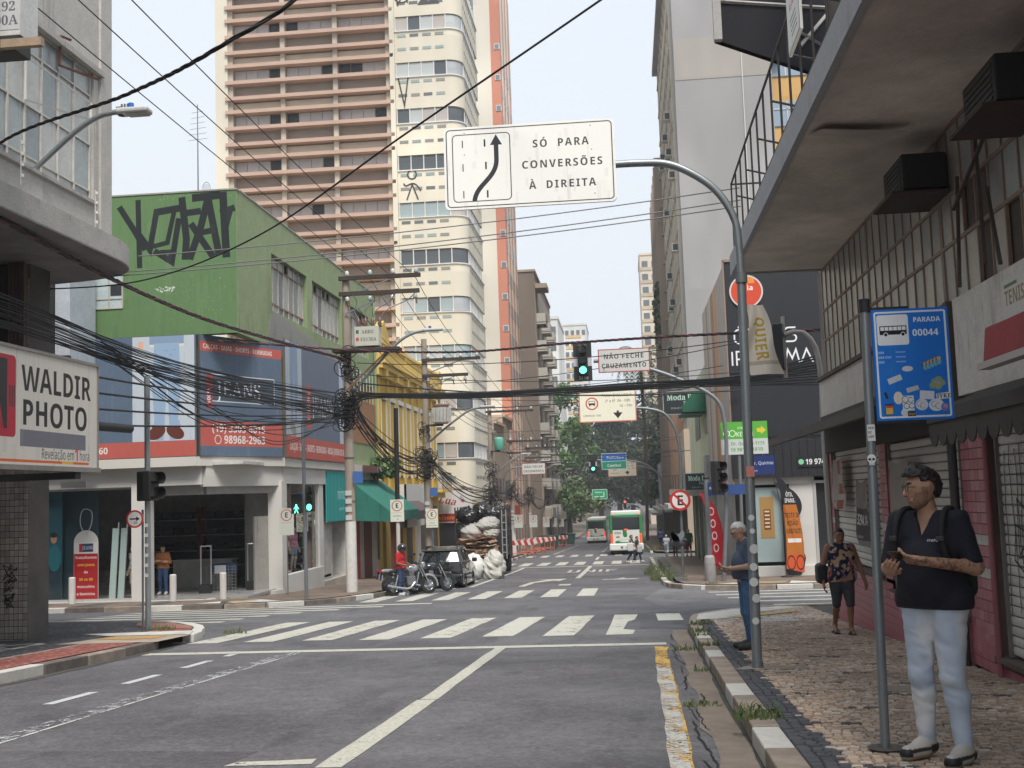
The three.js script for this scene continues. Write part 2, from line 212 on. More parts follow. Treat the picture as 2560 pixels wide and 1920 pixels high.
// gutter along the right kerb: old concrete with a ragged asphalt edge
const gut = G(0.2, 0.165, 0.14, 0.9, { ts: 2.2, bump: 0.006, bs: 0.4 });
roadPart('gutter', sheet(2, 21.4, (d) => 0.47 + 0.012 * d * 0.8 + 0.1 * (vn(d * 0.9, 4, 1) - 0.5) + 0.07 * (vn(d * 4.1, 8, 1) - 0.5), (d) => 0.82 + 0.0105 * d, 0.006, 3), gut);
roadPart('gutter', sheet(2, 21.4, (d) => 0.70 + 0.0105 * d + 0.05 * vn(d * 3, 1, 2), (d) => 0.8 + 0.0105 * d, 0.011), G(0.05, 0.047, 0.043, 0.95, { ts: 0.6 }));
roadPart('gutter', sheet(0, 20, -8.22, (d) => -8.08 + 0.06 * vn(d * 2, 1, 5), 0.006), G(0.06, 0.058, 0.055, 0.95));
{ const cm = M(0.018, 0.017, 0.017, 0.95), rc = RNG(5); // cracks opened along the gutter edge
  for (let k = 0; k < 15; k++) { let x = 0.5 + rc() * 0.16, d = 5.6 + k * 0.95 + rc() * 0.5; const pts = []; const n = 9 + Math.floor(rc() * 9); const tx = (rc() - 0.5) * 0.016; for (let i = 0; i < n; i++) { pts.push([x, d]); x += tx + (rc() - 0.5) * 0.036; d += 0.05 + rc() * 0.1; } const w = 0.003 + rc() * 0.006;
    const pol = [...pts.map((p, i) => [p[0] - w * (i && i < n - 1 ? 1 : 0.2), p[1]]), ...pts.slice().reverse().map((p, i) => [p[0] + w * (i && i < n - 1 ? 1 : 0.2), p[1]])]; roadPart('crack', area(pol, 0.0095), cm); } }
// ---------- pavements ----------
const kerbBare = G(0.27, 0.225, 0.19, 0.88, { ts: 1.7, bump: 0.004 }), kerbWhite = GS(0.5, 0.49, 0.46, 0.8, { ts: 1.3, bump: 0.003 }), kerbDark = G(0.13, 0.11, 0.1, 0.9, { ts: 1.1, bump: 0.004 });
const kerbGeo = flat(rbx(0.94, 0.24, 0.21, 0.016, 0, 0, 0, 2));
function kerb(parent, pts, side, pick, len = 0.955, visible = [-4, 130]) {
  // pts (x, D) along the road edge; the stone lies on the pavement side (side = +1: to the right of travel)
  const c = new THREE.CatmullRomCurve3(pts.map((p) => V(p[0], 0, p[1])), false, 'catmullrom', 0.02), L = c.getLength(), n = Math.floor(L / len);
  for (let i = 0; i < n; i++) { const a = c.getPointAt(i / n), b = c.getPointAt((i + 1) / n); const mx = (a.x + b.x) / 2, md = (a.z + b.z) / 2; if (md < visible[0] || md > visible[1] || Math.abs(mx) > 30) continue; const dx = b.x - a.x, dd = b.z - a.z, l = Math.hypot(dx, dd), nx = dd / l * side, nd = -dx / l * side, cx = mx + nx * 0.105, cd = md + nd * 0.105; const o = mesh(parent, 'kerb_stone', kerbGeo, pick(i, md)); o.scale.x = (l - 0.012) / 0.94; const slope = Math.atan2(gy(b.z) - gy(a.z), l); o.rotation.set(0, Math.atan2(dd, dx), slope, 'YXZ'); o.position.set(cx + rr(-.006, .006), gy(cd) + KH - 0.12 + rr(-0.006, 0.006), -cd); }
}
const dirtM = G(0.075, 0.063, 0.055, 0.95, { ts: 1.3 });
// right pavement, near
const pavRN = struct('pavement_right_near', area([[0.8, -12], [0.97, 8], [1.14, 21.4], [1.35, 23.4], [2.2, 24.9], [3.4, 25.7], [5, 26], [45, 26], [45, -12]], KH - 0.022), dirtM);
kerb(pavRN, [[0.634, -12], [0.844, 8], [0.986, 21.5]], 1, (i) => [kerbWhite, kerbBare, kerbBare, kerbWhite, kerbBare, kerbBare, kerbBare][i % 7]);
kerb(pavRN, [[1.0, 21.6], [1.12, 23.4], [1.8, 25.1], [3.0, 26.05], [5, 26.35], [30, 26.4]], 1, () => kerbBare);
mesh(pavRN, 'ramp', area([[1.15, 21.9], [1.3, 23.6], [2.1, 24.9], [3.1, 25.5], [3.5, 25.2], [2.5, 23.8], [1.9, 22.2]], KH + 0.004), GS(0.5, 0.48, 0.44, 0.85, { ts: 2 }));
mesh(pavRN, 'ramp', area([[1.75, 22.4], [3.2, 24.0], [3.3, 23.6], [2.0, 22.1]], KH + 0.012), GF(0.4, 0.28, 0.12));
mesh(pavRN, 'pole_footing', area([[1.06, 13.2], [1.9, 13.1], [1.9, 13.5], [1.3, 13.62]], KH + 0.004), G(0.25, 0.22, 0.19, 0.9));
mesh(pavRN, 'pole_footing', area([[2.2, 11.0], [2.9, 10.95], [2.95, 11.4], [2.25, 11.45]], KH + 0.004), G(0.25, 0.23, 0.2, 0.9));
// stone setts: black band along the kerb, tan field with small dark dashes
{
  const sett = (() => { const w = 0.5, t = [], q = (a, b, c, d) => t.push(...a, ...b, ...c, ...a, ...c, ...d), I = 0.42; const lo = [[-w, -1, -w], [w, -1, -w], [w, -1, w], [-w, -1, w]], mi = lo.map((p) => [p[0], -0.22, p[2]]), hi = [[-I, 0, -I], [I, 0, -I], [I, 0, I], [-I, 0, I]]; for (let i = 0; i < 4; i++) { const j = (i + 1) % 4; q(lo[j], lo[i], mi[i], mi[j]); q(mi[j], mi[i], hi[i], hi[j]); } q(hi[3], hi[2], hi[1], hi[0]); const g = new THREE.BufferGeometry(); g.setAttribute('position', new THREE.Float32BufferAttribute(t, 3)); g.computeVertexNormals(); return uvm(g); })();
  const all = [], rs = RNG(91);
  for (let d = 4.6, row = 0; d < 25.6; d += 0.062, row++) { const xEnd = 3.66; const xk = 0.765 + 0.0105 * d; let x = xk + 0.2 + (d > 21.4 ? (d - 21.4) * (d - 21.4) * 0.1 + 0.1 : 0); while (x < xEnd) { const black = x < xk + 0.385 + 0.01 * Math.sin(d * 9), w = black ? rr(0.07, 0.1) : rr(0.054, 0.088); const cx = x + w / 2, u = cx - 1.2, kD = d + 0.22 * u; const cellD = 0.92, cellX = 0.78, rI = Math.floor(kD / cellD), off = (rI % 2) * 0.39, fx = ((u + off) % cellX), fd = kD - rI * cellD; const dash = !black && u > 0.1 && fx > 0.14 && fx < 0.46 && fd < 0.075 && rs() < 0.93; const tone = rs(), white = d > 21.0 && d < 22.2 && x < 2.9 && fbm(cx * 2, d, 3, 2) > 0.45;
    const v = 0.75 + 0.5 * tone, b = fbm(cx * 0.9, d * 0.9, 9, 3); let c; if (black || dash) c = [0.065 * v, 0.066 * v, 0.075 * v]; else if (white) c = [0.42 * v, 0.4 * v, 0.36 * v]; else { const q = 0.62 + 0.75 * b; c = [0.4 * v * q, 0.3 * v * q, 0.225 * v * q]; if (rs() < 0.14) c = [0.46 * v * q, 0.4 * v * q, 0.34 * v * q]; if (rs() < 0.08) c = [0.26 * v, 0.18 * v, 0.14 * v]; }
    all.push([cx, d + rr(-.007, .007), w - 0.007, rr(0.047, 0.057), rr(-.16, .16), rr(-.006, .004), c]); x += w; } }
  all.sort((a, b) => { const f = (s) => (s[1] < 6.3 || s[0] < 0.9 ? 1e3 : 0) + s[1] * s[1] + s[0] * s[0] * 0.6; return f(a) - f(b); });
  const near = all.slice(0, 300), rest = all.slice(300), mtl = {};
  const place = (o, s) => { o.position.set(s[0], gy(s[1]) + KH + s[5], -s[1]); o.rotation.set(Math.atan(0.05), s[4], 0, 'XYZ'); o.scale.set(s[2], 0.06, s[3]); };
  const settMat = (c) => { const q = c.map((v) => Math.max(0.005, Math.round(v * 40) / 40)), k = q.join(); return mtl[k] || (mtl[k] = GF(q[0] * 1.02, q[1] * 1.02, q[2] * 1.02, 0.82, { ts: 0.4 })); };
  for (const s of near) place(mesh(pavRN, 'sett', sett, settMat(s[6])), s);
  const im = new THREE.InstancedMesh(sett, GF(1, 1, 1, 0.82, { ts: 0.4 }), rest.length), dm = new THREE.Object3D(); rest.forEach((s, i) => { place(dm, s); dm.updateMatrix(); im.setMatrixAt(i, dm.matrix); im.setColorAt(i, C(...s[6])); });
  im.name = 'setts'; im.userData.kind = 'stuff'; im.castShadow = im.receiveShadow = true; pavRN.add(im);
}
// left pavement, near: black and white mosaic lettering with a red band along the kerb
{
  const tex = canvasTex(512, 2048, (x, w, h) => { // 5.5 m across x, 22 m along D (0 at the bottom)
    x.fillStyle = '#34343a'; x.fillRect(0, 0, w, h); const s = w / 5.5; x.fillStyle = '#b9b3ab'; x.save(); x.translate(w - 1.75 * s, h - 6.2 * s); x.rotate(-Math.PI / 2); x.font = 'bold 118px sans-serif'; x.fillText('COMES COMES COMES', 0, 0); x.restore(); x.save(); x.translate(w - 3.4 * s, h - 8 * s); x.rotate(-Math.PI / 2); x.font = 'bold 118px sans-serif'; x.fillText('MES COMES COMES', 0, 0); x.restore(); x.fillStyle = '#8a4a40'; x.fillRect(w - 0.92 * s, 0, 0.92 * s, h); x.fillStyle = '#9b948b'; x.fillRect(w - 1.0 * s, 0, 0.08 * s, h);
    const r = RNG(12); for (let i = 0; i < 26000; i++) { const q = r(); x.fillStyle = `rgba(${q < .5 ? '15,15,18' : '190,180,170'},${0.1 + r() * 0.22})`; x.fillRect(r() * w, r() * h, 4 + r() * 3, 4 + r() * 3); } });
  tex.wrapS = tex.wrapT = THREE.RepeatWrapping; const m = new THREE.MeshStandardMaterial({ map: tex, roughness: 0.85, bumpMap: rep(bFine, 0.3), bumpScale: 0.006, side: THREE.DoubleSide });
  const P = [[-8.48, -12], [-8.48, 20.6], [-8.65, 22.2], [-9.15, 23.6], [-10, 24.9], [-11.4, 25.9], [-14, 26.2], [-60, 26.2], [-60, -12]];
  const g = area(P, KH), uv = g.attributes.uv; for (let i = 0; i < uv.count; i++) uv.setXY(i, (uv.getX(i) + 8.48 + 5.5) / 5.5, uv.getY(i) / 22);
  const o = struct('pavement_left_near', g, m);
  kerb(o, [[-8.2, -12], [-8.2, 19.6]], -1, (i) => [kerbWhite, kerbDark, kerbBare, kerbDark][i % 4], 1.3); kerb(o, [[-8.2, 21.2], [-8.4, 22.2], [-8.9, 23.7], [-9.8, 25.1], [-11.3, 26.2], [-14, 26.5], [-40, 26.5]], -1, (i) => (i < 5 ? kerbWhite : kerbBare));
  mesh(o, 'ramp', area([[-8.15, 19.4], [-8.15, 21.0], [-9.6, 21.0], [-9.9, 19.2]], KH + 0.006), G(0.33, 0.27, 0.22)); mesh(o, 'ramp', area([[-8.5, 20.1], [-8.5, 20.7], [-9.6, 20.7], [-9.6, 20.1]], KH + 0.012), GF(0.42, 0.25, 0.08)); mesh(o, 'ramp', area([[-8.2, 21.05], [-8.55, 22.1], [-10.6, 21.7], [-9.8, 21.05]], KH + 0.01), GS(0.52, 0.5, 0.47));
  mesh(o, 'ramp', area([[-8.75, 22.6], [-9.2, 23.55], [-10, 24.7], [-11, 25.2], [-10.6, 24.1], [-9.7, 22.9]], KH + 0.01), G(0.24, 0.11, 0.09));
}
const pavTan = G(0.165, 0.125, 0.1, 0.9, { ts: 2.4, bump: 0.006, bs: 0.25 });
const pavLF = struct('pavement_left_far', area([[-60, 33.9], [-11.8, 33.5], [-10.4, 33.9], [-9.4, 35.4], [-8.75, 38], [-8.58, 41], [-8.68, 74], [-8.68, 330], [-60, 330]], KH), pavTan);
kerb(pavLF, [[-30, 33.6], [-11.8, 33.2], [-10.3, 33.6], [-9.2, 35.2], [-8.5, 38], [-8.3, 41], [-8.4, 74], [-8.4, 128]], 1, (i) => (i % 3 === 1 ? kerbWhite : i % 3 ? kerbDark : kerbBare), 1.2);
for (const [p, m] of [[[[-12.9, 33.5], [-12.1, 33.4], [-12.5, 34.6]], 0], [[[-11.9, 33.4], [-10.3, 33.7], [-11.4, 35.2], [-11.8, 34.8]], 1], [[[-12.1, 33.9], [-11.5, 33.9], [-11.3, 34.6], [-12.2, 34.6]], 2]]) mesh(pavLF, 'ramp', area(p, KH + 0.012 + m * 0.004), [GS(0.5, 0.48, 0.45), GS(0.5, 0.48, 0.45), GF(0.42, 0.26, 0.08)][m]);
for (let k = 0; k < 4; k++) mesh(pavLF, "dark_band", area(rect(-19 + k * 2.1, -18.3 + k * 2.1, 33.7, 35.6), KH + 0.004), G(0.07, 0.068, 0.068));
const pavRF = struct('pavement_right_far', area([[60, 37.1], [4.1, 37.1], [2.6, 37.7], [1.75, 39.1], [1.58, 41.5], [1.68, 75], [2.4, 76], [60, 76]], KH), pavTan);
kerb(pavRF, [[30, 36.8], [4, 36.8], [2.4, 37.4], [1.5, 39], [1.3, 41.5], [1.4, 75]], -1, (i) => (i % 3 === 1 ? kerbWhite : kerbBare), 1.1);
for (const p of [[[2.6, 37.8], [3.4, 37.4], [3.7, 38.6]], [[4.9, 37.2], [6.2, 37.2], [5.2, 38.9]], [[3.0, 38.9], [3.5, 37.5], [4.8, 37.5], [5.1, 38.9]]]) mesh(pavRF, 'ramp', area(p, KH + 0.01), p.length === 3 ? GS(0.5, 0.48, 0.44) : GF(0.3, 0.22, 0.13));
mesh(pavRF, 'dark_band', area([[1.6, 41], [2.0, 41], [2.1, 75], [1.7, 75]], KH + 0.004), G(0.08, 0.08, 0.085));
const pavRF2 = struct('pavement_right_distant', area([[60, 88], [3, 88], [2.0, 89.5], [1.8, 92], [1.8, 330], [60, 330]], KH), pavTan);
kerb(pavRF2, [[1.5, 90], [1.5, 128]], 1, (i) => (i % 3 ? kerbBare : kerbWhite), 1.2);
// weeds ----------------------------------------------------------------
const leafM = [0, 1, 2].map((i) => M([0.075, 0.11, 0.19][i], [0.13, 0.155, 0.18][i], [0.035, 0.05, 0.085][i], 0.7, { transmission: 0.25 }));
function tuft(parent, n, spread, h, r) { const out = [[], [], []]; for (let i = 0; i < n; i++) { const a = r() * 6.283, rad = spread * Math.sqrt(r()), x = Math.cos(a) * rad, z = Math.sin(a) * rad * 0.7, hh = h * (0.2 + 0.95 * r() * r()), b = r() * 6.283, l = hh * (0.25 + 0.5 * r()), w = 0.004 + 0.005 * r(); const p0 = V(x - w, -0.01, z), p1 = V(x + w, -0.01, z), m = V(x + Math.cos(b) * l * 0.35, hh * 0.65, z + Math.sin(b) * l * 0.35), t = V(x + Math.cos(b) * l, hh * (0.8 + 0.2 * r()), z + Math.sin(b) * l); const q = out[Math.floor(r() * 3)]; q.push(...p0.toArray(), ...p1.toArray(), ...m.clone().add(V(w, 0, 0)).toArray(), ...p0.toArray(), ...m.clone().add(V(w, 0, 0)).toArray(), ...m.clone().add(V(-w, 0, 0)).toArray(), ...m.clone().add(V(-w, 0, 0)).toArray(), ...m.clone().add(V(w, 0, 0)).toArray(), ...t.toArray()); }
  out.forEach((q, i) => { if (!q.length) return; const g = new THREE.BufferGeometry(); g.setAttribute('position', new THREE.Float32BufferAttribute(q, 3)); g.computeVertexNormals(); mesh(parent, 'blades', uvm(g), leafM[i]).userData.kind = 'stuff'; }); }
{ const r = RNG(33); const spots = [[0.95, 9.5, 170, .2, .15, 'big grass clump growing over the kerb nearest the camera'], [0.62, 11.4, 70, .2, .09, 'low grass tuft in the cracked gutter by the worn line'], [0.82, 14.5, 50, .12, .1, 'small grass tuft at the foot of the kerb beside the sign pole'], [1.02, 16.4, 60, .16, .1, 'flat grass tuft on a kerb joint near the older man'], [0.8, 17.4, 90, .25, .12, 'spreading grass tuft in the gutter beyond the sign pole'], [1.05, 19.0, 60, .2, .12, 'grass tuft on the kerb stones near the ramp'], [1.15, 20.6, 60, .2, .12, 'grass tuft beside the white corner ramp'], [1.05, 18.2, 50, .18, .1, 'thin grass tuft over a bare kerb stone'], [-9.35, 22.5, 120, .3, .14, 'grass growing round the foot of the left traffic signal pole'], [-8.1, 23.2, 60, .25, .2, 'grass tuft at the tip of the white kerb island'], [-8.3, 13.7, 40, .2, .07, 'low grass strip on the left kerb by the black mosaic'], [2.6, 38.3, 70, .25, .12, 'grass tuft by the ramp under the far right traffic signal'], [1.9, 44.6, 50, .2, .12, 'grass tuft at the foot of the no parking pole']];
  for (const [x, d, n, s, h, l] of spots) { const t = thing('grass_tuft', l, 'grass', x, (x > 0.9 || x < -8.25 ? gk(d) : gy(d)), d, 'grass tufts along the kerbs'); tuft(t, n, s, h, r); }
  for (const [x, d, n, s, h, l] of [[1.25, 45, 420, .55, .55, 'long clump of weeds over the right kerb before the far crossing'], [1.1, 51, 420, .6, .5, 'weeds spreading from the right kerb towards the lane'], [1.35, 57, 350, .6, .5, 'weeds on the right kerb short of the far stop line'], [1.9, 93, 300, .8, .7, 'weedy bush on the kerb behind the larger bus']]) { const t = thing('weed_clump', l, 'weeds', x, gy(d) + 0.05, d, 'weeds on the right kerb'); tuft(t, n, s, h, r); } }
// ---------- near right building: slab canopy, glazed upper wall, roller shutters, pink tiled base ----------
const XR = 3.62;
const bldR = thing('corner_shop_building', 'grey building with projecting concrete slab, grimy glazed band and roller shutters on the right', 'building', XR, gk(12), 12);
{
  const dark = G(0.09, 0.075, 0.068, 0.9), steel = GS(0.26, 0.19, 0.15, 0.75, { ts: 0.8 });
  pw(bldR, 'wall', [B(XR + 0.25, 24, -3, 5.28, -14, 21.3), B(XR + 0.3, 24, 5.62, 13, -14, 20.5), B(XR + 0.02, XR + 0.3, 3.3, 5.28, 21.12, 21.45), B(XR - 0.02, XR + 0.3, -1.2, 3.35, 21.25, 21.5)], G(0.2, 0.17, 0.155, 0.92));
  const slab = pw(bldR, 'canopy_slab', [B(2.07, 24, 5.3, 5.56, -14, 20.9)], G(0.6, 0.54, 0.5, 0.92, { ts: 6, bump: 0.006, bs: 1.2 }));
  pw(bldR, 'slab_fascia', [B(2.02, 2.09, 5.27, 5.62, -14, 20.96), B(2.09, 5, 5.27, 5.62, 20.86, 20.96)], GS(0.33, 0.34, 0.37, 0.7, { ts: 2.1 }));
  // torn render on the soffit
  const tear = new THREE.Shape([[0, 0], [0.5, -0.12], [1.0, -0.05], [1.02, 0.12], [0.6, 0.2], [0.1, 0.3]].map((p) => new THREE.Vector2(...p))); const tg = new THREE.ExtrudeGeometry(tear, { depth: 0.012, bevelEnabled: false }); tg.rotateX(Math.PI / 2); tg.rotateX(0.1); tg.rotateZ(-0.05); tg.translate(2.14, 5.27, -12.6); pw(bldR, 'loose_render', tg, G(0.5, 0.46, 0.43)); 
  // glazing band
  const panes = [0, 1, 2, 3, 4].map((i) => GS(...[[0.3, 0.31, 0.3], [0.24, 0.25, 0.25], [0.36, 0.35, 0.33], [0.28, 0.31, 0.31], [0.48, 0.45, 0.4]][i], 0.32, { ts: 1.6 }));
  const rows = [3.36, 4.02, 4.55, 5.28], rp = RNG(8), gl = pw(bldR, 'window_band', [B(XR + 0.06, XR + 0.1, 3.34, 5.29, -6, 21.2)], dark);
  const g0 = {}; for (let r = 0; r < 3; r++) g0[r] = bx(0.012, rows[r + 1] - rows[r] - 0.02, 0.415);
  for (let i = 0, d = 21.05; d > 6.2; d -= 0.435, i++) {
    const big = i % 9 === 0; for (let r = 0; r < 3; r++) { const broken = d < 12.4 && rp() < 0.18; if (broken) continue; const o = put(gl, 'pane', g0[r], panes[Math.floor(rp() * (rp() < 0.2 ? 5 : 4))], XR + 0.035, (rows[r] + rows[r + 1]) / 2, d - 0.215, rr(-.01, .01), 0, rr(-0.012, 0.012)); }
    pw(gl, 'mullion', [B(XR + 0.015, XR + 0.05, 3.34, 5.29, d - (big ? 0.05 : 0.016), d + (big ? 0.05 : 0.016))], steel);
  }
  for (const y of rows) pw(gl, 'rail', [B(XR + 0.012, XR + 0.055, y - 0.02, y + 0.02, -6, 21.2)], steel);
  // sprung strips of the broken window
  for (const [a, b] of [[V(3.5, 4.25, -12.2), V(3.55, 5.1, -10.2)], [V(3.45, 3.4, -12.0), V(3.56, 4.6, -12.2)], [V(3.5, 3.5, -11.3), V(3.55, 4.9, -11.5)], [V(3.48, 3.4, -10.8), V(3.5, 4.2, -11.1)]]) pw(gl, 'loose_strip', [beam(a, b, 0.035, 0.025)], dark);
  // blank white sign panels under the glazing
  pw(bldR, 'sign_panel', [B(XR - 0.06, XR + 0.2, 2.66, 3.3, 17.0, 21.4)], GS(0.55, 0.52, 0.49, 0.6, { ts: 4 }));
  pw(bldR, 'sign_panel', [B(XR - 0.1, XR + 0.2, 2.35, 3.3, 12.75, 16.6)], GS(0.5, 0.48, 0.46, 0.6, { ts: 4 }));
  pw(bldR, 'panel_frame', [B(XR - 0.12, XR, 3.3, 3.36, 12.7, 21.45), B(XR - 0.14, XR + 0.02, 2.25, 3.36, 12.66, 12.78), B(XR - 0.08, XR, 2.6, 2.66, 12.7, 21.4)], dark);
  pw(bldR, 'upper_fascia', [B(XR - 0.09, XR + 0.2, 2.33, 3.36, -6, 12.6)], GS(0.62, 0.6, 0.57, 0.85, { ts: 2.4, bump: 0.004 }));
  pw(bldR, 'lintel', [B(XR - 0.03, XR + 0.3, 2.0, 2.6, -6, 21.4)], M(0.035, 0.035, 0.037, 0.7));
  // base, piers and sills
  const pinkT = [0, 1, 2, 3].map((i) => GF(...[[0.4, 0.13, 0.16], [0.43, 0.16, 0.19], [0.36, 0.115, 0.14], [0.45, 0.2, 0.22]][i], 0.42, { ts: 0.7 })), whiteT = GF(0.5, 0.47, 0.43, 0.4), grout = G(0.24, 0.17, 0.16, 0.9);
  const base = pw(bldR, 'tiled_base', [B(XR + 0.012, XR + 0.26, -2, 0.08, 16.7, 21.3), B(XR + 0.012, XR + 0.26, -2, -0.07, 12.3, 16.7), B(XR + 0.012, XR + 0.26, -2, -0.36, 4, 12.3)], grout);
  const piers = [[21.35, 21.0], [17.15, 16.7], [13.02, 12.1]];
  const prs = piers.map(([a, b]) => pw(bldR, 'tiled_pier', [B(XR + 0.012, XR + 0.26, -1.2, 2.0, b, a)], grout));
  const tg1 = flat(rbx(0.014, 0.105, 0.215, 0.004, 0, 0, 0, 1)), tg2 = flat(rbx(0.014, 0.105, 0.15, 0.004, 0, 0, 0, 1)), extra = []; let count = 0;
  const tile = (par, geo, y, d, m) => { if (count++ < 290) put(par, 'tile', geo, m, XR + 0.006 + rr(-.0015, .0015), y, d, 0, 0, 0); else { const g = geo.clone(); g.translate(XR + 0.006, y, -d); extra.push(g); } };
  const sill = (d) => (d > 16.7 ? 0.08 : d > 12.3 ? -0.07 : -0.36);
  for (const [a, b] of [[13.02, 12.1], [17.15, 16.7], [21.35, 21.0]]) { const n = Math.round((a - b) / 0.155), w = (a - b) / n; for (let y = sill(b + 0.1) + 0.06, k = 0; y < 1.98; y += 0.112, k++) for (let i = 0; i < n; i++) { const white = Math.abs(y - 0.85) < 0.06 || Math.abs(y - 0.48) < 0.06; tile(prs[piers.findIndex((q) => q[0] === a)], tg2, y, b + w * (i + 0.5), white ? whiteT : pinkT[Math.floor(rr(0, 4))]); } }
  for (let y = -0.02; y > -1.35; y -= 0.112) for (let d = 10.4; d < 21.2; d += 0.222) { if (y > sill(d) - 0.06 || y < gk(d) - 0.02) continue; tile(base, tg1, y, d, pinkT[Math.floor(rr(0, 4))]); }
  if (extra.length) { const o = pw(base, 'tile_field', extra, pinkT[0]); o.userData.kind = 'stuff'; }
  pw(bldR, 'sill', [B(XR - 0.05, XR + 0.25, 0.08, 0.12, 17.15, 21.0), B(XR - 0.05, XR + 0.25, -0.07, -0.03, 13.02, 16.7), B(XR - 0.06, XR + 0.25, -0.36, -0.31, 5, 12.1)], G(0.12, 0.09, 0.08));
  pw(bldR, 'downpipe', [cyl(0.05, 0.05, 3.2, XR - 0.06, 0.75, -13.12, 10)], G(0.06, 0.06, 0.06, 0.6)); pw(bldR, 'downpipe', [cyl(0.03, 0.03, 3.0, XR - 0.04, 1.0, -12.0, 8)], G(0.34, 0.12, 0.14, 0.6));
  // roller shutters, slat by slat
  const slatM = [GS(0.58, 0.57, 0.55, 0.5, { ts: 1.4 }), GS(0.5, 0.5, 0.48, 0.5, { ts: 1.1 })];
  const sh = (d0, d1, y0, y1, dy, label) => { const L = d1 - d0, s = pw(bldR, 'roller_shutter', [B(XR + 0.1, XR + 0.13, y0, y1, d0, d1)], dark); if (label) s.userData.label = label; const pr2 = [[0, 0], [0.018, 0.12 * dy], [0.022, 0.5 * dy], [0.018, 0.84 * dy], [0.0, 0.93 * dy], [-0.008, 0.93 * dy], [-0.008, 0]]; const shp = new THREE.Shape(pr2.map((p) => new THREE.Vector2(-p[0], p[1]))), g = uvm(flat(new THREE.ExtrudeGeometry(shp, { depth: L, bevelEnabled: false }))); for (let y = y0 + 0.02, k = 0; y < y1 - dy; y += dy, k++) put(s, 'slat', g, slatM[k % 5 === 2 ? 1 : 0], XR + 0.085, y, d1, 0, 0, rr(-.02, .02)); for (const e of [d0 - 0.04, d1]) pw(s, 'guide_rail', [B(XR + 0.03, XR + 0.12, y0, y1, e, e + 0.04)], G(0.2, 0.19, 0.18, 0.6)); return s; };
  sh(17.2, 20.95, 0.12, 2.05, 0.105); sh(13.2, 16.65, -0.03, 2.05, 0.105); const sc = sh(5, 11.9, -0.3, 2.0, 0.098, 'white roller shutter scrawled with black marks');
  pw(sc, 'scrawl', new THREE.PlaneGeometry(1.5, 1.9).rotateY(-Math.PI / 2).translate(XR + 0.058, 0.9, -11.1), new THREE.MeshStandardMaterial({ transparent: true, roughness: 0.6, side: THREE.DoubleSide, map: canvasTex(512, 640, (x, w, h) => { x.clearRect(0, 0, w, h); x.strokeStyle = '#1d1c1e'; x.lineWidth = 6; const r = RNG(3); for (let k = 0; k < 9; k++) { x.beginPath(); let a = 40 + k * 50, b = 20 + r() * 40; x.moveTo(a, b); for (let i = 0; i < 9; i++) { a += (r() - 0.5) * 26; b += 60; x.lineTo(a, b); } x.stroke(); } x.beginPath(); for (let i = 0; i < 14; i++) x.lineTo(60 + r() * 400, 200 + r() * 300); x.stroke(); }) }));
  // upper storey behind the railing
  pw(bldR, 'upper_gate', [B(XR + 0.1, XR + 0.3, 5.6, 8.2, 6, 20.4)], G(0.07, 0.05, 0.045)); for (let d = 6.5; d < 20.4; d += 0.7) pw(bldR, 'gate_bar', [B(XR + 0.04, XR + 0.08, 5.6, 8.2, d, d + 0.05)], G(0.12, 0.08, 0.065));
}
// railing on the slab
{ const t = thing('balcony_railing', 'thin black steel railing along the edge of the concrete slab', 'railing', 2.1, 5.62, 16), m = M(0.03, 0.028, 0.028, 0.6), g = cyl(0.016, 0.016, 1.3, 0, 0.65, 0, 6);
  for (let d = 20.8, k = 0; d > 8; d -= 0.82, k++) { put(t, 'post', g, m, 2.1, 5.6, d); if (k % 2 === 1) pw(t, 'tie', [bar(V(2.1, 6.5, -d), V(3.5, 6.1, -d), 0.016)], m); }
  pw(t, 'top_rail', [bar(V(2.1, 6.92, -20.8), V(2.1, 6.92, -6), 0.018), bar(V(2.1, 6.92, -20.8), V(3.6, 6.92, -20.8), 0.018)], m); pw(t, 'bottom_rail', [bar(V(2.1, 5.78, -20.8), V(2.1, 5.78, -6), 0.012)], m); }
{ const t = thing('balcony_sign', 'narrow white sign with red print hung on the slab railing', 'sign', 2.03, 6.2, 12.3); pw(t, 'panel', [B(2.0, 2.03, 6.2, 7.4, 11.9, 12.72)], M(0.7, 0.69, 0.66, 0.6));
  pw(t, 'print', new THREE.PlaneGeometry(0.8, 1.15).rotateY(-Math.PI / 2).translate(1.995, 6.8, -12.31), printMat(canvasTex(256, 368, (x, w, h) => { x.fillStyle = '#eceae6'; x.fillRect(0, 0, w, h); x.fillStyle = '#c4503f'; x.beginPath(); x.arc(128, 120, 80, 0, 7); x.fill(); x.fillStyle = '#eceae6'; x.beginPath(); x.arc(128, 110, 45, 0, 7); x.fill(); x.fillStyle = '#c4503f'; x.font = 'bold 40px sans-serif'; x.fillText('ALUGA', 60, 240); x.fillStyle = '#888'; for (let k = 0; k < 4; k++) x.fillRect(60 + k * 8, 270 + k * 20, 130, 8); }))); }
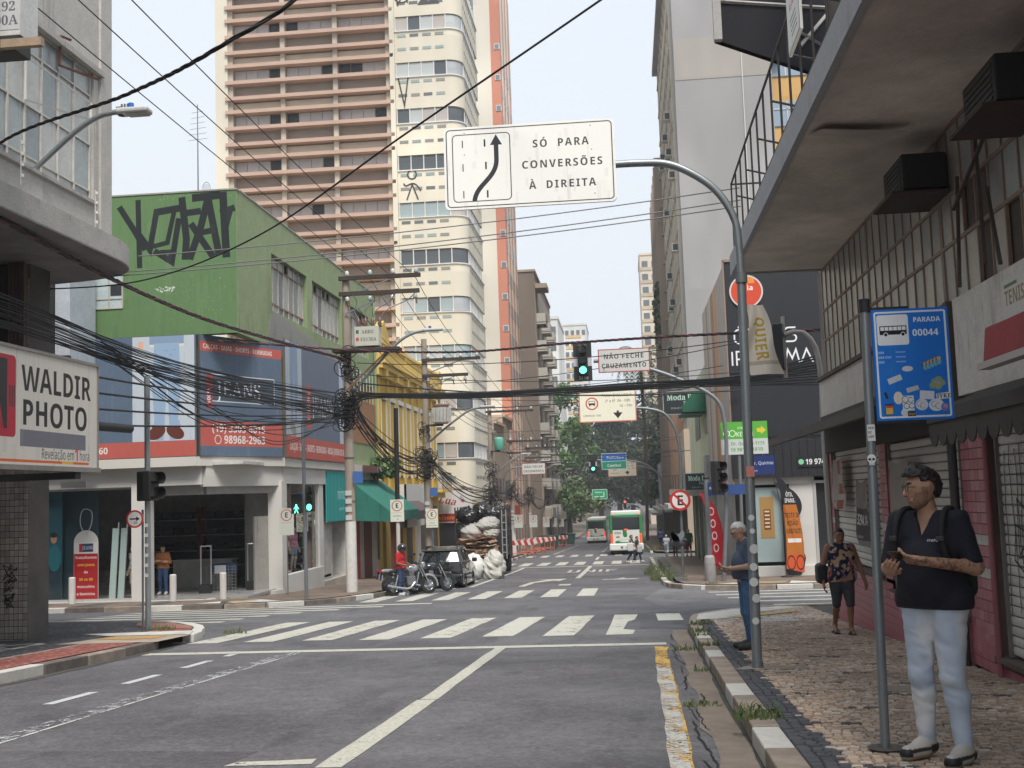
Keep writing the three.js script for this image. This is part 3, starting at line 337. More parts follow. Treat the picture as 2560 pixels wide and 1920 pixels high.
{ const t = thing('roof_billboard', 'large black billboard with pale frame bars above the slab on the right', 'billboard', 2, 9.3, 20), a = V(1.96, 0, -20), u = V(0.707, 0, -0.707), L = 6; const p = (s, y) => V(a.x + u.x * s, y, a.z + u.z * s), m = M(0.012, 0.012, 0.018, 0.9), w = GS(0.36, 0.35, 0.34, 0.6), n = V(-0.707, 0, 0.707).multiplyScalar(-0.0);
  const q = (s, y, o) => p(s, y).add(V(-0.707 * o, 0, -0.707 * o)); const slabG = mergeGeometries([[0, 1], [1, 0]].map(([i]) => quad(q(0, 9.3, i * 0.12), q(L, 9.3, i * 0.12), q(L, 14, i * 0.12), q(0, 14, i * 0.12)))); pw(t, 'panel', slabG, m); pw(t, 'edge_trim', [beam(p(-0.05, 9.3), p(-0.05, 14), 0.14, 0.14)], w);
  const f = (s, y) => p(s, y).add(V(-0.04, 0, 0.04)); for (const [s0, y0, s1, y1] of [[0.1, 10.05, 3.4, 10.75], [0.1, 10.05, 1.9, 11.3], [0.3, 11.3, 4, 11.9], [2.4, 9.75, 4.2, 11.4], [2.0, 10.1, 3.8, 9.8]]) pw(t, 'frame_bar', [beam(f(s0, y0), f(s1, y1), 0.07, 0.05)], w); }
// window air conditioners hung in the glazing
for (const [d0, d1, y, l] of [[12.7, 13.6, 4.6, 'dark boxy air conditioner under the slab, further from the camera'], [9.5, 10.4, 4.5, 'dark boxy air conditioner under the slab, nearer the camera']]) { const t = thing('air_conditioner', l, 'air conditioner', XR - 0.25, y, (d0 + d1) / 2, 'air conditioners in the glazed band'), m = M(0.018, 0.018, 0.019, 0.6); pw(t, 'case', [rbx(0.48, 0.4, d1 - d0, 0.02, XR - 0.25, y + 0.22, -(d0 + d1) / 2)], m); for (let k = 0; k < 6; k++) pw(t, 'grille_slat', [B(XR - 0.5, XR - 0.485, y + 0.06 + k * 0.055, y + 0.085 + k * 0.055, d0 + 0.08, d1 - 0.08)], M(0.04, 0.04, 0.04, 0.6)); pw(t, 'shelf', [B(XR - 0.62, XR, y - 0.03, y, d0 - 0.03, d1 + 0.03)], G(0.06, 0.04, 0.035)); }
// awnings
function awning(name, label, pts, d0, d1, m, scal) { const t = thing(name, label, 'awning', XR, pts[0][1], (d0 + d1) / 2); const sh = new THREE.Shape(pts.map((p) => new THREE.Vector2(p[0], p[1]))); const g = new THREE.ExtrudeGeometry(sh, { depth: d1 - d0, bevelEnabled: false }); g.translate(0, 0, -d1); pw(t, 'cover', uvm(flat(g)), m); if (scal) { const s2 = new THREE.Shape(); s2.moveTo(0, 0); const n = Math.round((d1 - d0) / 0.3), w = (d1 - d0) / n; for (let i = 0; i < n; i++) { s2.absarc((i + 0.5) * w, -0.2, w / 2, Math.PI, 0, false); } s2.lineTo(d1 - d0, 0); const v = new THREE.ExtrudeGeometry(s2, { depth: 0.012, bevelEnabled: false }); v.rotateY(Math.PI / 2); v.translate(pts[scal][0], pts[scal][1], -d0); pw(t, 'valance', uvm(flat(v)), m); } return t; }
awning('fabric_awning', 'long dark grey awning over the closed shutters under the blank white panels', [[XR, 2.62], [2.62, 2.3], [2.6, 2.17], [2.64, 2.16], [2.66, 2.26], [XR, 2.56]], 12.9, 21.5, GS(0.075, 0.065, 0.06, 0.85));
awning('fabric_awning', 'dirty black awning with scalloped edge over the scrawled white shutter', [[XR, 2.36], [2.95, 2.12], [2.93, 2.0], [2.97, 2.0], [3.0, 2.08], [XR, 2.3]], 4, 11.6, GS(0.055, 0.05, 0.046, 0.9, { ts: 1.5 }), 1);
{ const t = awning('fabric_awning', 'red retractable awning jutting from the white wall at the right edge', [[XR, 2.95], [2.75, 2.58], [2.72, 2.32], [2.76, 2.31], [2.8, 2.52], [XR, 2.88]], 4, 9.0, GS(0.3, 0.03, 0.035, 0.7)); pw(t, 'front_bar', [B(2.68, 2.78, 2.27, 2.32, 4, 9.02)], M(0.45, 0.42, 0.4, 0.5)); pw(t, 'end_flap', poly([[0, 0], [0.88, 0.36], [0.88, 0.6], [0.03, 0.27]], 0.01).translate(2.73, 2.32, -9.01), GS(0.26, 0.03, 0.035, 0.7)); }
// banners tied to the shutters
function banner(name, label, w, h, x, y, d, draw, cw, ch, ry = -Math.PI / 2, group) { const t = thing(name, label, 'banner', x, y - h / 2, d, group); const g = new THREE.PlaneGeometry(w, h, 14, 10), p = g.attributes.position; for (let i = 0; i < p.count; i++) { const u = p.getX(i) / w + 0.5, v = p.getY(i) / h + 0.5; p.setZ(i, 0.02 * Math.sin(u * 5 + v * 4) + 0.025 * Math.sin(v * 9 + u * 2) * (1 - v)); p.setY(i, p.getY(i) - 0.05 * Math.sin(u * Math.PI) * v); } g.computeVertexNormals(); const o = mesh(t, 'cloth', g, printMat(canvasTex(cw, ch, draw), 0.7)); o.position.set(0, h / 2, 0); o.rotation.y = ry; return t; }
banner('sale_banner', 'pale tattered VENDE banner hung on the shutter behind the young man', 1.2, 1.25, XR - 0.08, 1.12, 15.6, (x, w, h) => { x.fillStyle = '#9a938d'; x.fillRect(0, 0, w, h); x.fillStyle = '#a8655a'; x.fillRect(0, 40, 26, 330); x.fillStyle = '#33343c'; x.font = 'bold 66px sans-serif'; x.save(); x.scale(0.8, 1.25); x.fillText('VENDE A', 90, 255); x.fillText('3388-211', 100, 380); x.restore(); x.fillStyle = '#5e7f95'; x.font = 'italic 40px serif'; x.fillText('direto', 80, 400); x.fillStyle = '#77706b'; x.font = '34px sans-serif'; x.fillText('A SEU JATO', 130, 95); x.strokeStyle = 'rgba(60,50,50,.5)'; x.beginPath(); x.moveTo(70, 20); x.lineTo(120, 190); x.lineTo(90, 60); x.stroke(); }, 480, 500);
banner('sale_banner', 'dark sagging ALUGA banner with a white phone number on the shutter', 0.9, 1.0, XR - 0.08, 1.0, 18.1, (x, w, h) => { x.fillStyle = '#7d7671'; x.fillRect(0, 0, w, h); x.fillStyle = '#3a3335'; x.fillRect(0, h * 0.42, w, h * 0.5); x.fillStyle = '#d9d4cf'; x.font = 'bold 84px sans-serif'; x.save(); x.scale(0.8, 1.2); x.fillText('3294.14', 30, 250); x.restore(); x.fillStyle = '#6e3a34'; x.font = 'bold 70px sans-serif'; x.fillText('ALU', 210, 130); x.fillStyle = '#c8c2bc'; x.font = '26px sans-serif'; x.fillText('CORRETORA', 60, 390); }, 400, 440);
banner('sale_banner', 'faded white and red banner on the shutter nearest the corner', 0.95, 0.85, XR - 0.08, 1.45, 20.0, (x, w, h) => { x.fillStyle = '#a39e99'; x.fillRect(0, 0, w, h); x.fillStyle = '#9a4a40'; x.fillRect(w * 0.42, 0, w * 0.4, h); x.fillStyle = '#b6a9a2'; x.fillRect(w * 0.42, 90, w * 0.4, 60); x.fillRect(w * 0.42, 220, w * 0.4, 40); x.fillStyle = '#9a4a40'; x.font = '26px sans-serif'; x.fillText('imóveis', 40, 280); }, 360, 320);
{ const t = thing('wall_poster', 'green and white posters on the white wall above the red awning', 'poster', XR - 0.12, 2.7, 10.4); pw(t, 'sheet', [B(XR - 0.115, XR - 0.095, 2.62, 3.25, 9.9, 10.9)], M(0.6, 0.6, 0.58, 0.6)); pw(t, 'print', new THREE.PlaneGeometry(1, 0.62).rotateY(-Math.PI / 2).translate(XR - 0.119, 2.935, -10.4), printMat(canvasTex(256, 160, (x, w, h) => { x.fillStyle = '#cfcdc8'; x.fillRect(0, 0, w, h); x.fillStyle = '#3b4638'; x.fillRect(0, 92, w, 68); x.fillStyle = '#8d7a4e'; x.font = 'bold 48px sans-serif'; x.fillText('TENIS', 20, 62); x.fillStyle = '#b9ae7c'; x.font = 'bold 40px sans-serif'; x.fillText('IDEAL', 24, 138); x.fillStyle = '#4d7a4d'; x.fillRect(20, 12, 90, 8); }))); }
// ---------- street poles and signs on the right pavement ----------
const galv = GS(0.26, 0.29, 0.31, 0.42, { ts: 0.9, metal: 0.55 }), galvD = GS(0.2, 0.215, 0.23, 0.5, { ts: 0.9, metal: 0.5 }), blackP = M(0.02, 0.02, 0.021, 0.5);
{
  const t = thing('overhead_lane_sign', 'white SÓ PARA CONVERSÕES À DIREITA sign on a curved galvanised mast over the lane', 'road sign', 1.36, gk(13.38), 13.38), d = 13.38;
  pw(t, 'mast', [bar(V(1.36, -0.57, -d), V(1.41, 3.9, -d), 0.058, 16, 0.052), tube([V(1.41, 3.9, -d), V(1.405, 4.2, -d), V(1.37, 4.55, -d), V(1.18, 4.9, -d), V(0.9, 5.13, -d), V(0.62, 5.26, -d), V(0.3, 5.29, -d), V(-0.2, 5.29, -d)], 0.044, 40, 14), tube([V(-0.2, 5.29, -d - 0.03), V(-1.7, 5.29, -d - 0.03)], 0.04, 4, 10)], galv);
  pw(t, 'collar', [cyl(0.068, 0.068, 0.12, 1.412, 3.86, -d, 16), cyl(0.07, 0.06, 0.08, 1.362, -0.54, -d, 16)], galvD);
  const pnl = new THREE.Shape(); const W2 = 2.03, H2 = 1.0, r = 0.06; pnl.moveTo(r, 0); pnl.lineTo(W2 - r, 0); pnl.absarc(W2 - r, r, r, -Math.PI / 2, 0); pnl.lineTo(W2, H2 - r); pnl.absarc(W2 - r, H2 - r, r, 0, Math.PI / 2); pnl.lineTo(r, H2); pnl.absarc(r, H2 - r, r, Math.PI / 2, Math.PI); pnl.lineTo(0, r); pnl.absarc(r, r, r, Math.PI, 1.5 * Math.PI);
  const face = canvasTex(1624, 800, (x, w, h) => { x.fillStyle = '#fdfcf7'; x.fillRect(0, 0, w, h); x.strokeStyle = '#3b3a36'; x.lineWidth = 10; x.beginPath(); x.roundRect(26, 26, w - 52, h - 52, 34); x.stroke(); x.beginPath(); x.roundRect(84, 76, 550, h - 150, 40); x.lineWidth = 9; x.stroke(); x.fillStyle = '#2d2f33'; for (const [a, b] of [[175, 130], [175, 360], [175, 620], [385, 130], [392, 350], [400, 625]]) x.fillRect(a, b, a < 300 ? 10 : 16, a < 300 ? 72 : 72);
    x.strokeStyle = '#2d2f33'; x.lineWidth = 44; x.beginPath(); x.moveTo(282, 724); x.bezierCurveTo(300, 560, 500, 520, 502, 330); x.lineTo(502, 170); x.stroke(); x.beginPath(); x.moveTo(502, 88); x.lineTo(560, 190); x.lineTo(444, 190); x.fill();
    x.fillStyle = '#4a4946'; x.textAlign = 'center'; x.font = 'bold 104px sans-serif'; x.letterSpacing = '12px'; x.fillText('SÓ  PARA', 1120, 240); x.fillText('CONVERSÕES', 1128, 440); x.fillText('À  DIREITA', 1125, 640); x.fillStyle = '#8a8a86'; for (const [a, b] of [[1400, 60], [1405, 290], [1420, 715], [200, 60], [196, 270]]) { x.beginPath(); x.arc(a, b, 6, 0, 7); x.fill(); } });
  const pg = new THREE.ExtrudeGeometry(pnl, { depth: 0.03, bevelEnabled: false }); const plate = mesh(t, 'plate', uvm(flat(pg)), M(0.55, 0.55, 0.53, 0.5)); plate.position.set(-2.01 - 1.36, 4.83 - gk(d), 0.06); const sg = new THREE.ShapeGeometry(pnl, 10), u = sg.attributes.uv; for (let i = 0; i < u.count; i++) u.setXY(i, sg.attributes.position.getX(i) / W2, sg.attributes.position.getY(i) / H2); const fc = mesh(t, 'face', sg, printMat(face, 0.45)); fc.position.set(-2.01 - 1.36, 4.83 - gk(d), 0.094); 
  pw(t, 'bracket', [B(-1.6, -1.55, 4.9, 5.7, d - 0.05, d + 0.01), B(-0.4, -0.35, 4.9, 5.7, d - 0.05, d + 0.01)], galvD);
  for (const [a, y, s] of [[0, .55, .045], [.4, .2, .05], [-.3, -.05, .04], [.2, .95, .03], [.5, .75, .055], [0.1, 1.1, .035], [-.2, .38, .05]]) pw(t, 'sticker', new THREE.CircleGeometry(s, 14).rotateY(a * 0.5).translate(1.37 + Math.sin(a * 0.5) * 0.062, y, -d + Math.cos(a * 0.5) * 0.062), M(0.62, 0.62, 0.62, 0.6)); pw(t, 'sticker', new THREE.PlaneGeometry(0.09, 0.12).translate(1.39, 1.62, -d + 0.062), M(0.55, 0.2, 0.16, 0.6));
}
{ const t = thing('pole_flag', 'limp white cloth flag with yellow letters on the curved sign mast', 'flag', 1.5, 2.75, 13.45); const g = new THREE.PlaneGeometry(0.3, 0.82, 8, 16), p = g.attributes.position; for (let i = 0; i < p.count; i++) { const v = 0.5 - p.getY(i) / 0.82, u = p.getX(i) / 0.3 + 0.5; p.setX(i, p.getX(i) * (0.65 + 0.65 * v) + 0.1 * v + 0.02 * Math.sin(v * 7)); p.setZ(i, 0.04 * Math.sin(u * 6 + v * 5)); } g.computeVertexNormals(); const o = mesh(t, 'cloth', g, printMat(canvasTex(128, 360, (x, w, h) => { x.fillStyle = '#cfc8bd'; x.fillRect(0, 0, w, h); x.fillStyle = '#b3963a'; x.save(); x.translate(w * 0.78, 60); x.rotate(Math.PI / 2); x.font = 'bold 74px sans-serif'; x.fillText('QUIER', 0, 58); x.restore(); x.fillStyle = 'rgba(120,100,80,.35)'; x.fillRect(0, 290, w, 20); }), 0.8)); o.position.set(0.06, 0.4, -0.09); }
{
  const t = thing('bus_stop_sign', 'blue PARADA 00044 bus stop sign covered in stickers on a grey pole', 'bus stop sign', 1.6, gk(7.92), 7.92), d = 7.92, y0 = gk(d);
  pw(t, 'pole', [bar(V(1.6, y0, -d), V(1.645, 2.63, -d), 0.031, 16)], galv); pw(t, 'cap', [cyl(0.036, 0.036, 0.09, 1.646, 2.64, -d, 16)], M(0.02, 0.02, 0.025, 0.6)); pw(t, 'base_patch', [cyl(0.1, 0.12, 0.02, 1.6, y0 + 0.008, -d, 10)], G(0.1, 0.09, 0.085));
  const pl = mesh(t, 'panel', new RoundedBoxGeometry(0.505, 0.755, 0.02, 2, 0.008), M(0.02, 0.17, 0.56, 0.4)); pl.position.set(1.932 - 1.6, 2.232 - y0, 0.0); 
  print(t, 'face', 0.5, 0.75, printMat(canvasTex(800, 1200, (x, w, h) => { x.fillStyle = '#1076d8'; x.fillRect(0, 0, w, h); x.strokeStyle = '#e8eef4'; x.lineWidth = 20; x.beginPath(); x.roundRect(34, 34, w - 68, h - 68, 16); x.stroke(); x.fillStyle = '#eceff2'; x.beginPath(); x.roundRect(52, 60, 330, 330, 26); x.fill(); x.fillStyle = '#15161a'; x.beginPath(); x.roundRect(78, 180, 284, 96, 8); x.fill(); x.fillStyle = '#eceff2'; for (let k = 0; k < 6; k++) x.fillRect(88 + k * 45, 190, 39, 40); for (const a of [142, 322]) { x.fillStyle = '#eceff2'; x.beginPath(); x.arc(a, 274, 25, 0, 7); x.fill(); x.fillStyle = '#15161a'; x.beginPath(); x.arc(a, 274, 17, 0, 7); x.fill(); }
    x.fillStyle = '#eef3f7'; x.font = 'bold 74px sans-serif'; x.fillText('PARADA', 432, 150); x.font = 'bold 100px sans-serif'; x.fillText('00044', 418, 300); x.font = 'bold 36px sans-serif'; x.fillStyle = '#bcd4ec'; ['604', '604 DV1', '605'].forEach((s, i) => { x.fillText(s, 52, 480 + i * 52); x.font = 'bold 22px sans-serif'; x.fillText('PAULÍNIA', 232, 474 + i * 52); x.font = 'bold 36px sans-serif'; });
    const bl = (a, b, rx, ry, c, rot = 0) => { x.save(); x.translate(a, b); x.rotate(rot); x.fillStyle = c; x.beginPath(); x.ellipse(0, 0, rx, ry, 0, 0, 7); x.fill(); x.restore(); }; const rc = (a, b, ww, hh, c, rot = 0) => { x.save(); x.translate(a, b); x.rotate(rot); x.fillStyle = c; x.fillRect(-ww / 2, -hh / 2, ww, hh); x.restore(); };
    bl(345, 650, 58, 30, '#d3d6da'); rc(205, 760, 150, 62, '#cdd2d9', -0.35); rc(385, 870, 130, 50, '#c3c4c8', -0.25); bl(230, 960, 48, 68, '#e2ddd0'); for (let k = 0; k < 5; k++) { bl(530 + k * 36, 630 - k * 14, 32, 48, '#2a2420'); bl(532 + k * 36, 642 - k * 14, 27, 34, '#67b6cf'); bl(532 + k * 36, 606 - k * 14, 24, 22, '#d9a878'); } for (const [a, b] of [[620, 800], [660, 780], [690, 815], [650, 850], [600, 840], [635, 815]]) bl(a, b, 40, 36, '#8fa37a'); for (const [a, b] of [[625, 805], [660, 815]]) bl(a, b, 18, 16, '#a79ab5'); rc(530, 940, 150, 90, '#dbdfe4', 0.1); bl(470, 1040, 66, 62, '#d6dade'); bl(620, 1050, 78, 66, '#dfe3e6'); bl(290, 1120, 42, 40, '#d4dbe2'); rc(330, 1020, 120, 160, '#dfe4e8'); x.strokeStyle = '#16171b'; x.lineWidth = 6; for (const [a, b, r0] of [[300, 980, 32], [355, 985, 26], [310, 1050, 28], [365, 1050, 26]]) { x.beginPath(); x.arc(a, b, r0, 0.4, 5.6); x.stroke(); } x.lineWidth = 3; for (const [a, b] of [[450, 1030], [480, 1050], [600, 1040], [640, 1060]]) { x.beginPath(); x.arc(a, b, 30, 1, 5); x.stroke(); } rc(700, 955, 150, 66, '#e7e5e0', -0.1); x.fillStyle = '#17171a'; x.font = 'bold 60px serif'; x.fillText('IYKE', 630, 975); rc(130, 1080, 92, 120, '#23306e'); rc(130, 1085, 76, 96, '#d9b75a'); rc(130, 1050, 70, 26, '#c4453c'); rc(360, 1135, 86, 52, '#2a2440'); x.fillStyle = '#d9a93a'; x.font = 'bold 34px sans-serif'; x.fillText('¡Oye!', 322, 1147); bl(705, 1075, 38, 46, '#7f7fc0'); bl(715, 1065, 20, 24, '#c98fb2'); rc(105, 930, 26, 70, '#22262c', -0.3); x.fillStyle = 'rgba(150,160,170,.28)'; for (let k = 0; k < 60; k++) x.fillRect(90 + (k * 37) % 130, 600 + (k * 53) % 110, 18, 4); }), 0.4), 1.932 - 1.6, 2.232 - y0, 0.0125);
  pw(t, 'edge_strip', [B(1.68, 1.93, 2.605, 2.625, d - 0.01, d + 0.01), B(1.68, 1.95, 1.842, 1.855, d - 0.01, d + 0.01)], blackP);
  pw(t, 'sticker', new THREE.PlaneGeometry(0.05, 0.11).translate(1.63, 1.78, -d + 0.033), printMat(canvasTex(64, 128, (x, w, h) => { x.fillStyle = '#dfe0df'; x.fillRect(0, 0, w, h); x.fillStyle = '#26262a'; x.font = 'bold 26px sans-serif'; ['VKD', 'KZ', 'DEP'].forEach((s, i) => x.fillText(s, 6, 36 + i * 34)); })));
  pw(t, 'skull_sticker', new THREE.PlaneGeometry(0.062, 0.082).translate(1.622, 1.6, -d + 0.034), printMat(canvasTex(96, 128, (x, w, h) => { x.fillStyle = '#55606a'; x.fillRect(0, 0, w, h); x.fillStyle = '#e6e6e4'; x.beginPath(); x.ellipse(48, 52, 44, 48, 0, 0, 7); x.fill(); x.fillRect(22, 84, 52, 36); x.fillStyle = '#141416'; x.beginPath(); x.ellipse(29, 58, 14, 13, 0, 0, 7); x.ellipse(67, 58, 14, 13, 0, 0, 7); x.fill(); x.beginPath(); x.moveTo(48, 72); x.lineTo(42, 86); x.lineTo(54, 86); x.fill(); for (let k = 0; k < 4; k++) x.fillRect(29 + k * 12, 100, 3, 18); })));
}
// ---------- near left building: overhanging upper floor on a rounded concrete canopy ----------
const XW = -9.6;
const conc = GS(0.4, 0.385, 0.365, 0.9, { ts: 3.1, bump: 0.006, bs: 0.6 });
{
  const t = thing('left_corner_building', 'grey concrete building with a big metal window over a rounded canopy on the left', 'building', -11, gk(19), 19), wt = GS(0.46, 0.445, 0.42, 0.9, { ts: 4 }), fr = GS(0.55, 0.53, 0.5, 0.6);
  pw(t, 'wall', [B(XW, -24, 6.5, 7.08, -10, 20.66), B(XW, -24, 9.58, 15, -10, 20.66), B(XW, XW - 0.4, 7.08, 9.58, 20.05, 20.66), B(XW - 0.5, -24, 7.08, 9.58, -10, 20.6), B(XW + 0.05, XW, 6.5, 15, 20.25, 20.7)], wt);
  pw(t, 'ledge', [B(XW + 0.1, XW, 9.55, 9.66, -10, 20.3), B(XW + 0.06, XW, 7.04, 7.1, -10, 20.1)], conc);
  // rounded canopy
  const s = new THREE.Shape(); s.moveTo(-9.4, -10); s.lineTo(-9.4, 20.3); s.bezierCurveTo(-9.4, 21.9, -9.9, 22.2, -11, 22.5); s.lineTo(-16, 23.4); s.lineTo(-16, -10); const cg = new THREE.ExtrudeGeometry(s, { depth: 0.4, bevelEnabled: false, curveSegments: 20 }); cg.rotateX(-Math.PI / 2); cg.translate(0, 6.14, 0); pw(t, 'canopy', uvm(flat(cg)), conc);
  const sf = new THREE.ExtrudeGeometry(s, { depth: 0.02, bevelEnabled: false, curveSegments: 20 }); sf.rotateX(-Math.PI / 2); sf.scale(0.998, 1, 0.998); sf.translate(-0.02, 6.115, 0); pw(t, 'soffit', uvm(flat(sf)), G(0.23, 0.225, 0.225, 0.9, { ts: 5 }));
  // window grid: panes and bars
  const win = pw(t, 'window', [B(XW - 0.14, XW - 0.18, 7.08, 9.58, 8, 20.05)], M(0.12, 0.12, 0.12, 0.8)); const rows = [7.1, 7.3, 8.18, 9.11, 9.56], cols = [20.02, 19.4, 18.82, 18.24, 17.7, 17.15, 16.6, 16.05, 15.5, 14.9], rp = RNG(4), glass = [0, 1, 2, 3].map((i) => GS(...[[0.42, 0.46, 0.46], [0.34, 0.39, 0.4], [0.5, 0.52, 0.5], [0.26, 0.3, 0.32]][i], 0.25, { ts: 2.2 }));
  for (let c = 0; c < cols.length - 1; c++) for (let r = 0; r < 4; r++) { const w = cols[c] - cols[c + 1] - 0.05, h = rows[r + 1] - rows[r] - 0.04; put(win, 'pane', bx(0.012, h, w), glass[Math.floor(rp() * 4)], XW - 0.09, (rows[r] + rows[r + 1]) / 2, (cols[c] + cols[c + 1]) / 2, 0, rr(-.008, .008), rr(-.008, .008)); }
  for (const c of cols) pw(win, 'mullion', [B(XW - 0.11, XW - 0.05, 7.08, 9.58, c - 0.02, c + 0.02)], fr); for (const r of rows) pw(win, 'transom', [B(XW - 0.11, XW - 0.055, r - 0.018, r + 0.018, 12, 20.05)], fr);
  pw(win, 'open_sash', [beam(V(XW + 0.0, 8.95, -17.6), V(XW + 0.5, 8.55, -18.9), 0.03, 0.03), beam(V(XW, 8.2, -17.6), V(XW + 0.5, 8.25, -18.9), 0.03, 0.03), beam(V(XW + 0.5, 8.25, -18.9), V(XW + 0.5, 8.55, -18.9), 0.03, 0.03), beam(V(XW, 8.2, -17.6), V(XW, 8.95, -17.6), 0.03, 0.03)], M(0.7, 0.68, 0.66, 0.5));
  // ground floor: tiled column, dark shop recess, corner pipes
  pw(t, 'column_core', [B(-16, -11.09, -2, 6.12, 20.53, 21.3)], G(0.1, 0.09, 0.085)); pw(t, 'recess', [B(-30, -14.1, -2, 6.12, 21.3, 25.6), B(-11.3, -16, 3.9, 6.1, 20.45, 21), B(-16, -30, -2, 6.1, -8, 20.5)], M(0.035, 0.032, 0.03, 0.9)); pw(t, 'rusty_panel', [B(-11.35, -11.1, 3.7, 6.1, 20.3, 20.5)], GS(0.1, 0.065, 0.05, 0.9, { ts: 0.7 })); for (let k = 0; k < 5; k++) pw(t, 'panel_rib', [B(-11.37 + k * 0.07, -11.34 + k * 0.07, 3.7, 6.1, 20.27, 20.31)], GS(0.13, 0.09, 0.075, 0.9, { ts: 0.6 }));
  const tg = flat(rbx(0.078, 0.104, 0.014, 0.004, 0, 0, 0, 1)), n1 = 14, ht = 60, im = new THREE.InstancedMesh(tg, GS(0.46, 0.43, 0.4, 0.4, { ts: 1.5 }), n1 * ht), dm = new THREE.Object3D(); let k = 0; for (let r = 0; r < ht; r++) for (let c = 0; c < n1; c++) { dm.position.set(-11.09 - 0.045 - c * 0.088 + 11, -1.06 + r * 0.116 - gk(19), -20.522 + 19 + rr(-.003, .003) - (c > 7 ? (c - 7) * 0.008 : 0)); dm.rotation.set(rr(-.02, .02), rr(-.02, .02), 0); dm.updateMatrix(); im.setMatrixAt(k, dm.matrix); const v = rr(0.75, 1.15); im.setColorAt(k, C(v, v, v)); k++; } im.name = 'tile_cladding'; im.userData.kind = 'stuff'; t.add(im);
  const pipe = GS(0.42, 0.4, 0.39, 0.6); pw(t, 'downpipe', [cyl(0.075, 0.075, 3.4, -13.7, 0.5, -25.9, 12)], pipe); pw(t, 'downpipe', [cyl(0.085, 0.085, 2.4, -13.98, -0.1, -26.0, 12)], pipe);
  pw(t, 'scrawl', new THREE.PlaneGeometry(0.45, 1.3).translate(-11.42, 0.1, -20.5), new THREE.MeshStandardMaterial({ transparent: true, roughness: 0.6, side: THREE.DoubleSide, map: canvasTex(160, 460, (x) => { x.strokeStyle = '#1c1b1c'; x.lineWidth = 5; const r = RNG(6); for (const cy of [150, 230, 330]) { x.beginPath(); for (let i = 0; i < 16; i++) x.lineTo(30 + r() * 100, cy + (r() - 0.5) * 110); x.stroke(); } }) }));
  for (const [d, y] of [[19.8, 6.75], [17.2, 6.9]]) { pw(t, 'spike_stand', [bar(V(-9.45, y - 0.25, -d), V(-9.45, y + 0.5, -d), 0.012)], fr); for (let j = 0; j < 4; j++) pw(t, 'insulator', [cyl(0.025, 0.025, 0.05, -9.42, y - 0.1 + j * 0.18, -d, 8)], M(0.7, 0.7, 0.68, 0.5)); }
  pw(t, 'bracket', [beam(V(-9.58, 9.2, -18.7), V(-9.58, 9.75, -18.75), 0.04, 0.04), beam(V(-9.58, 9.75, -18.75), V(-9.5, 9.75, -18.95), 0.04, 0.04), beam(V(-9.58, 9.2, -18.7), V(-9.3, 9.25, -19.6), 0.04, 0.04)], GS(0.16, 0.08, 0.05, 0.9));
}
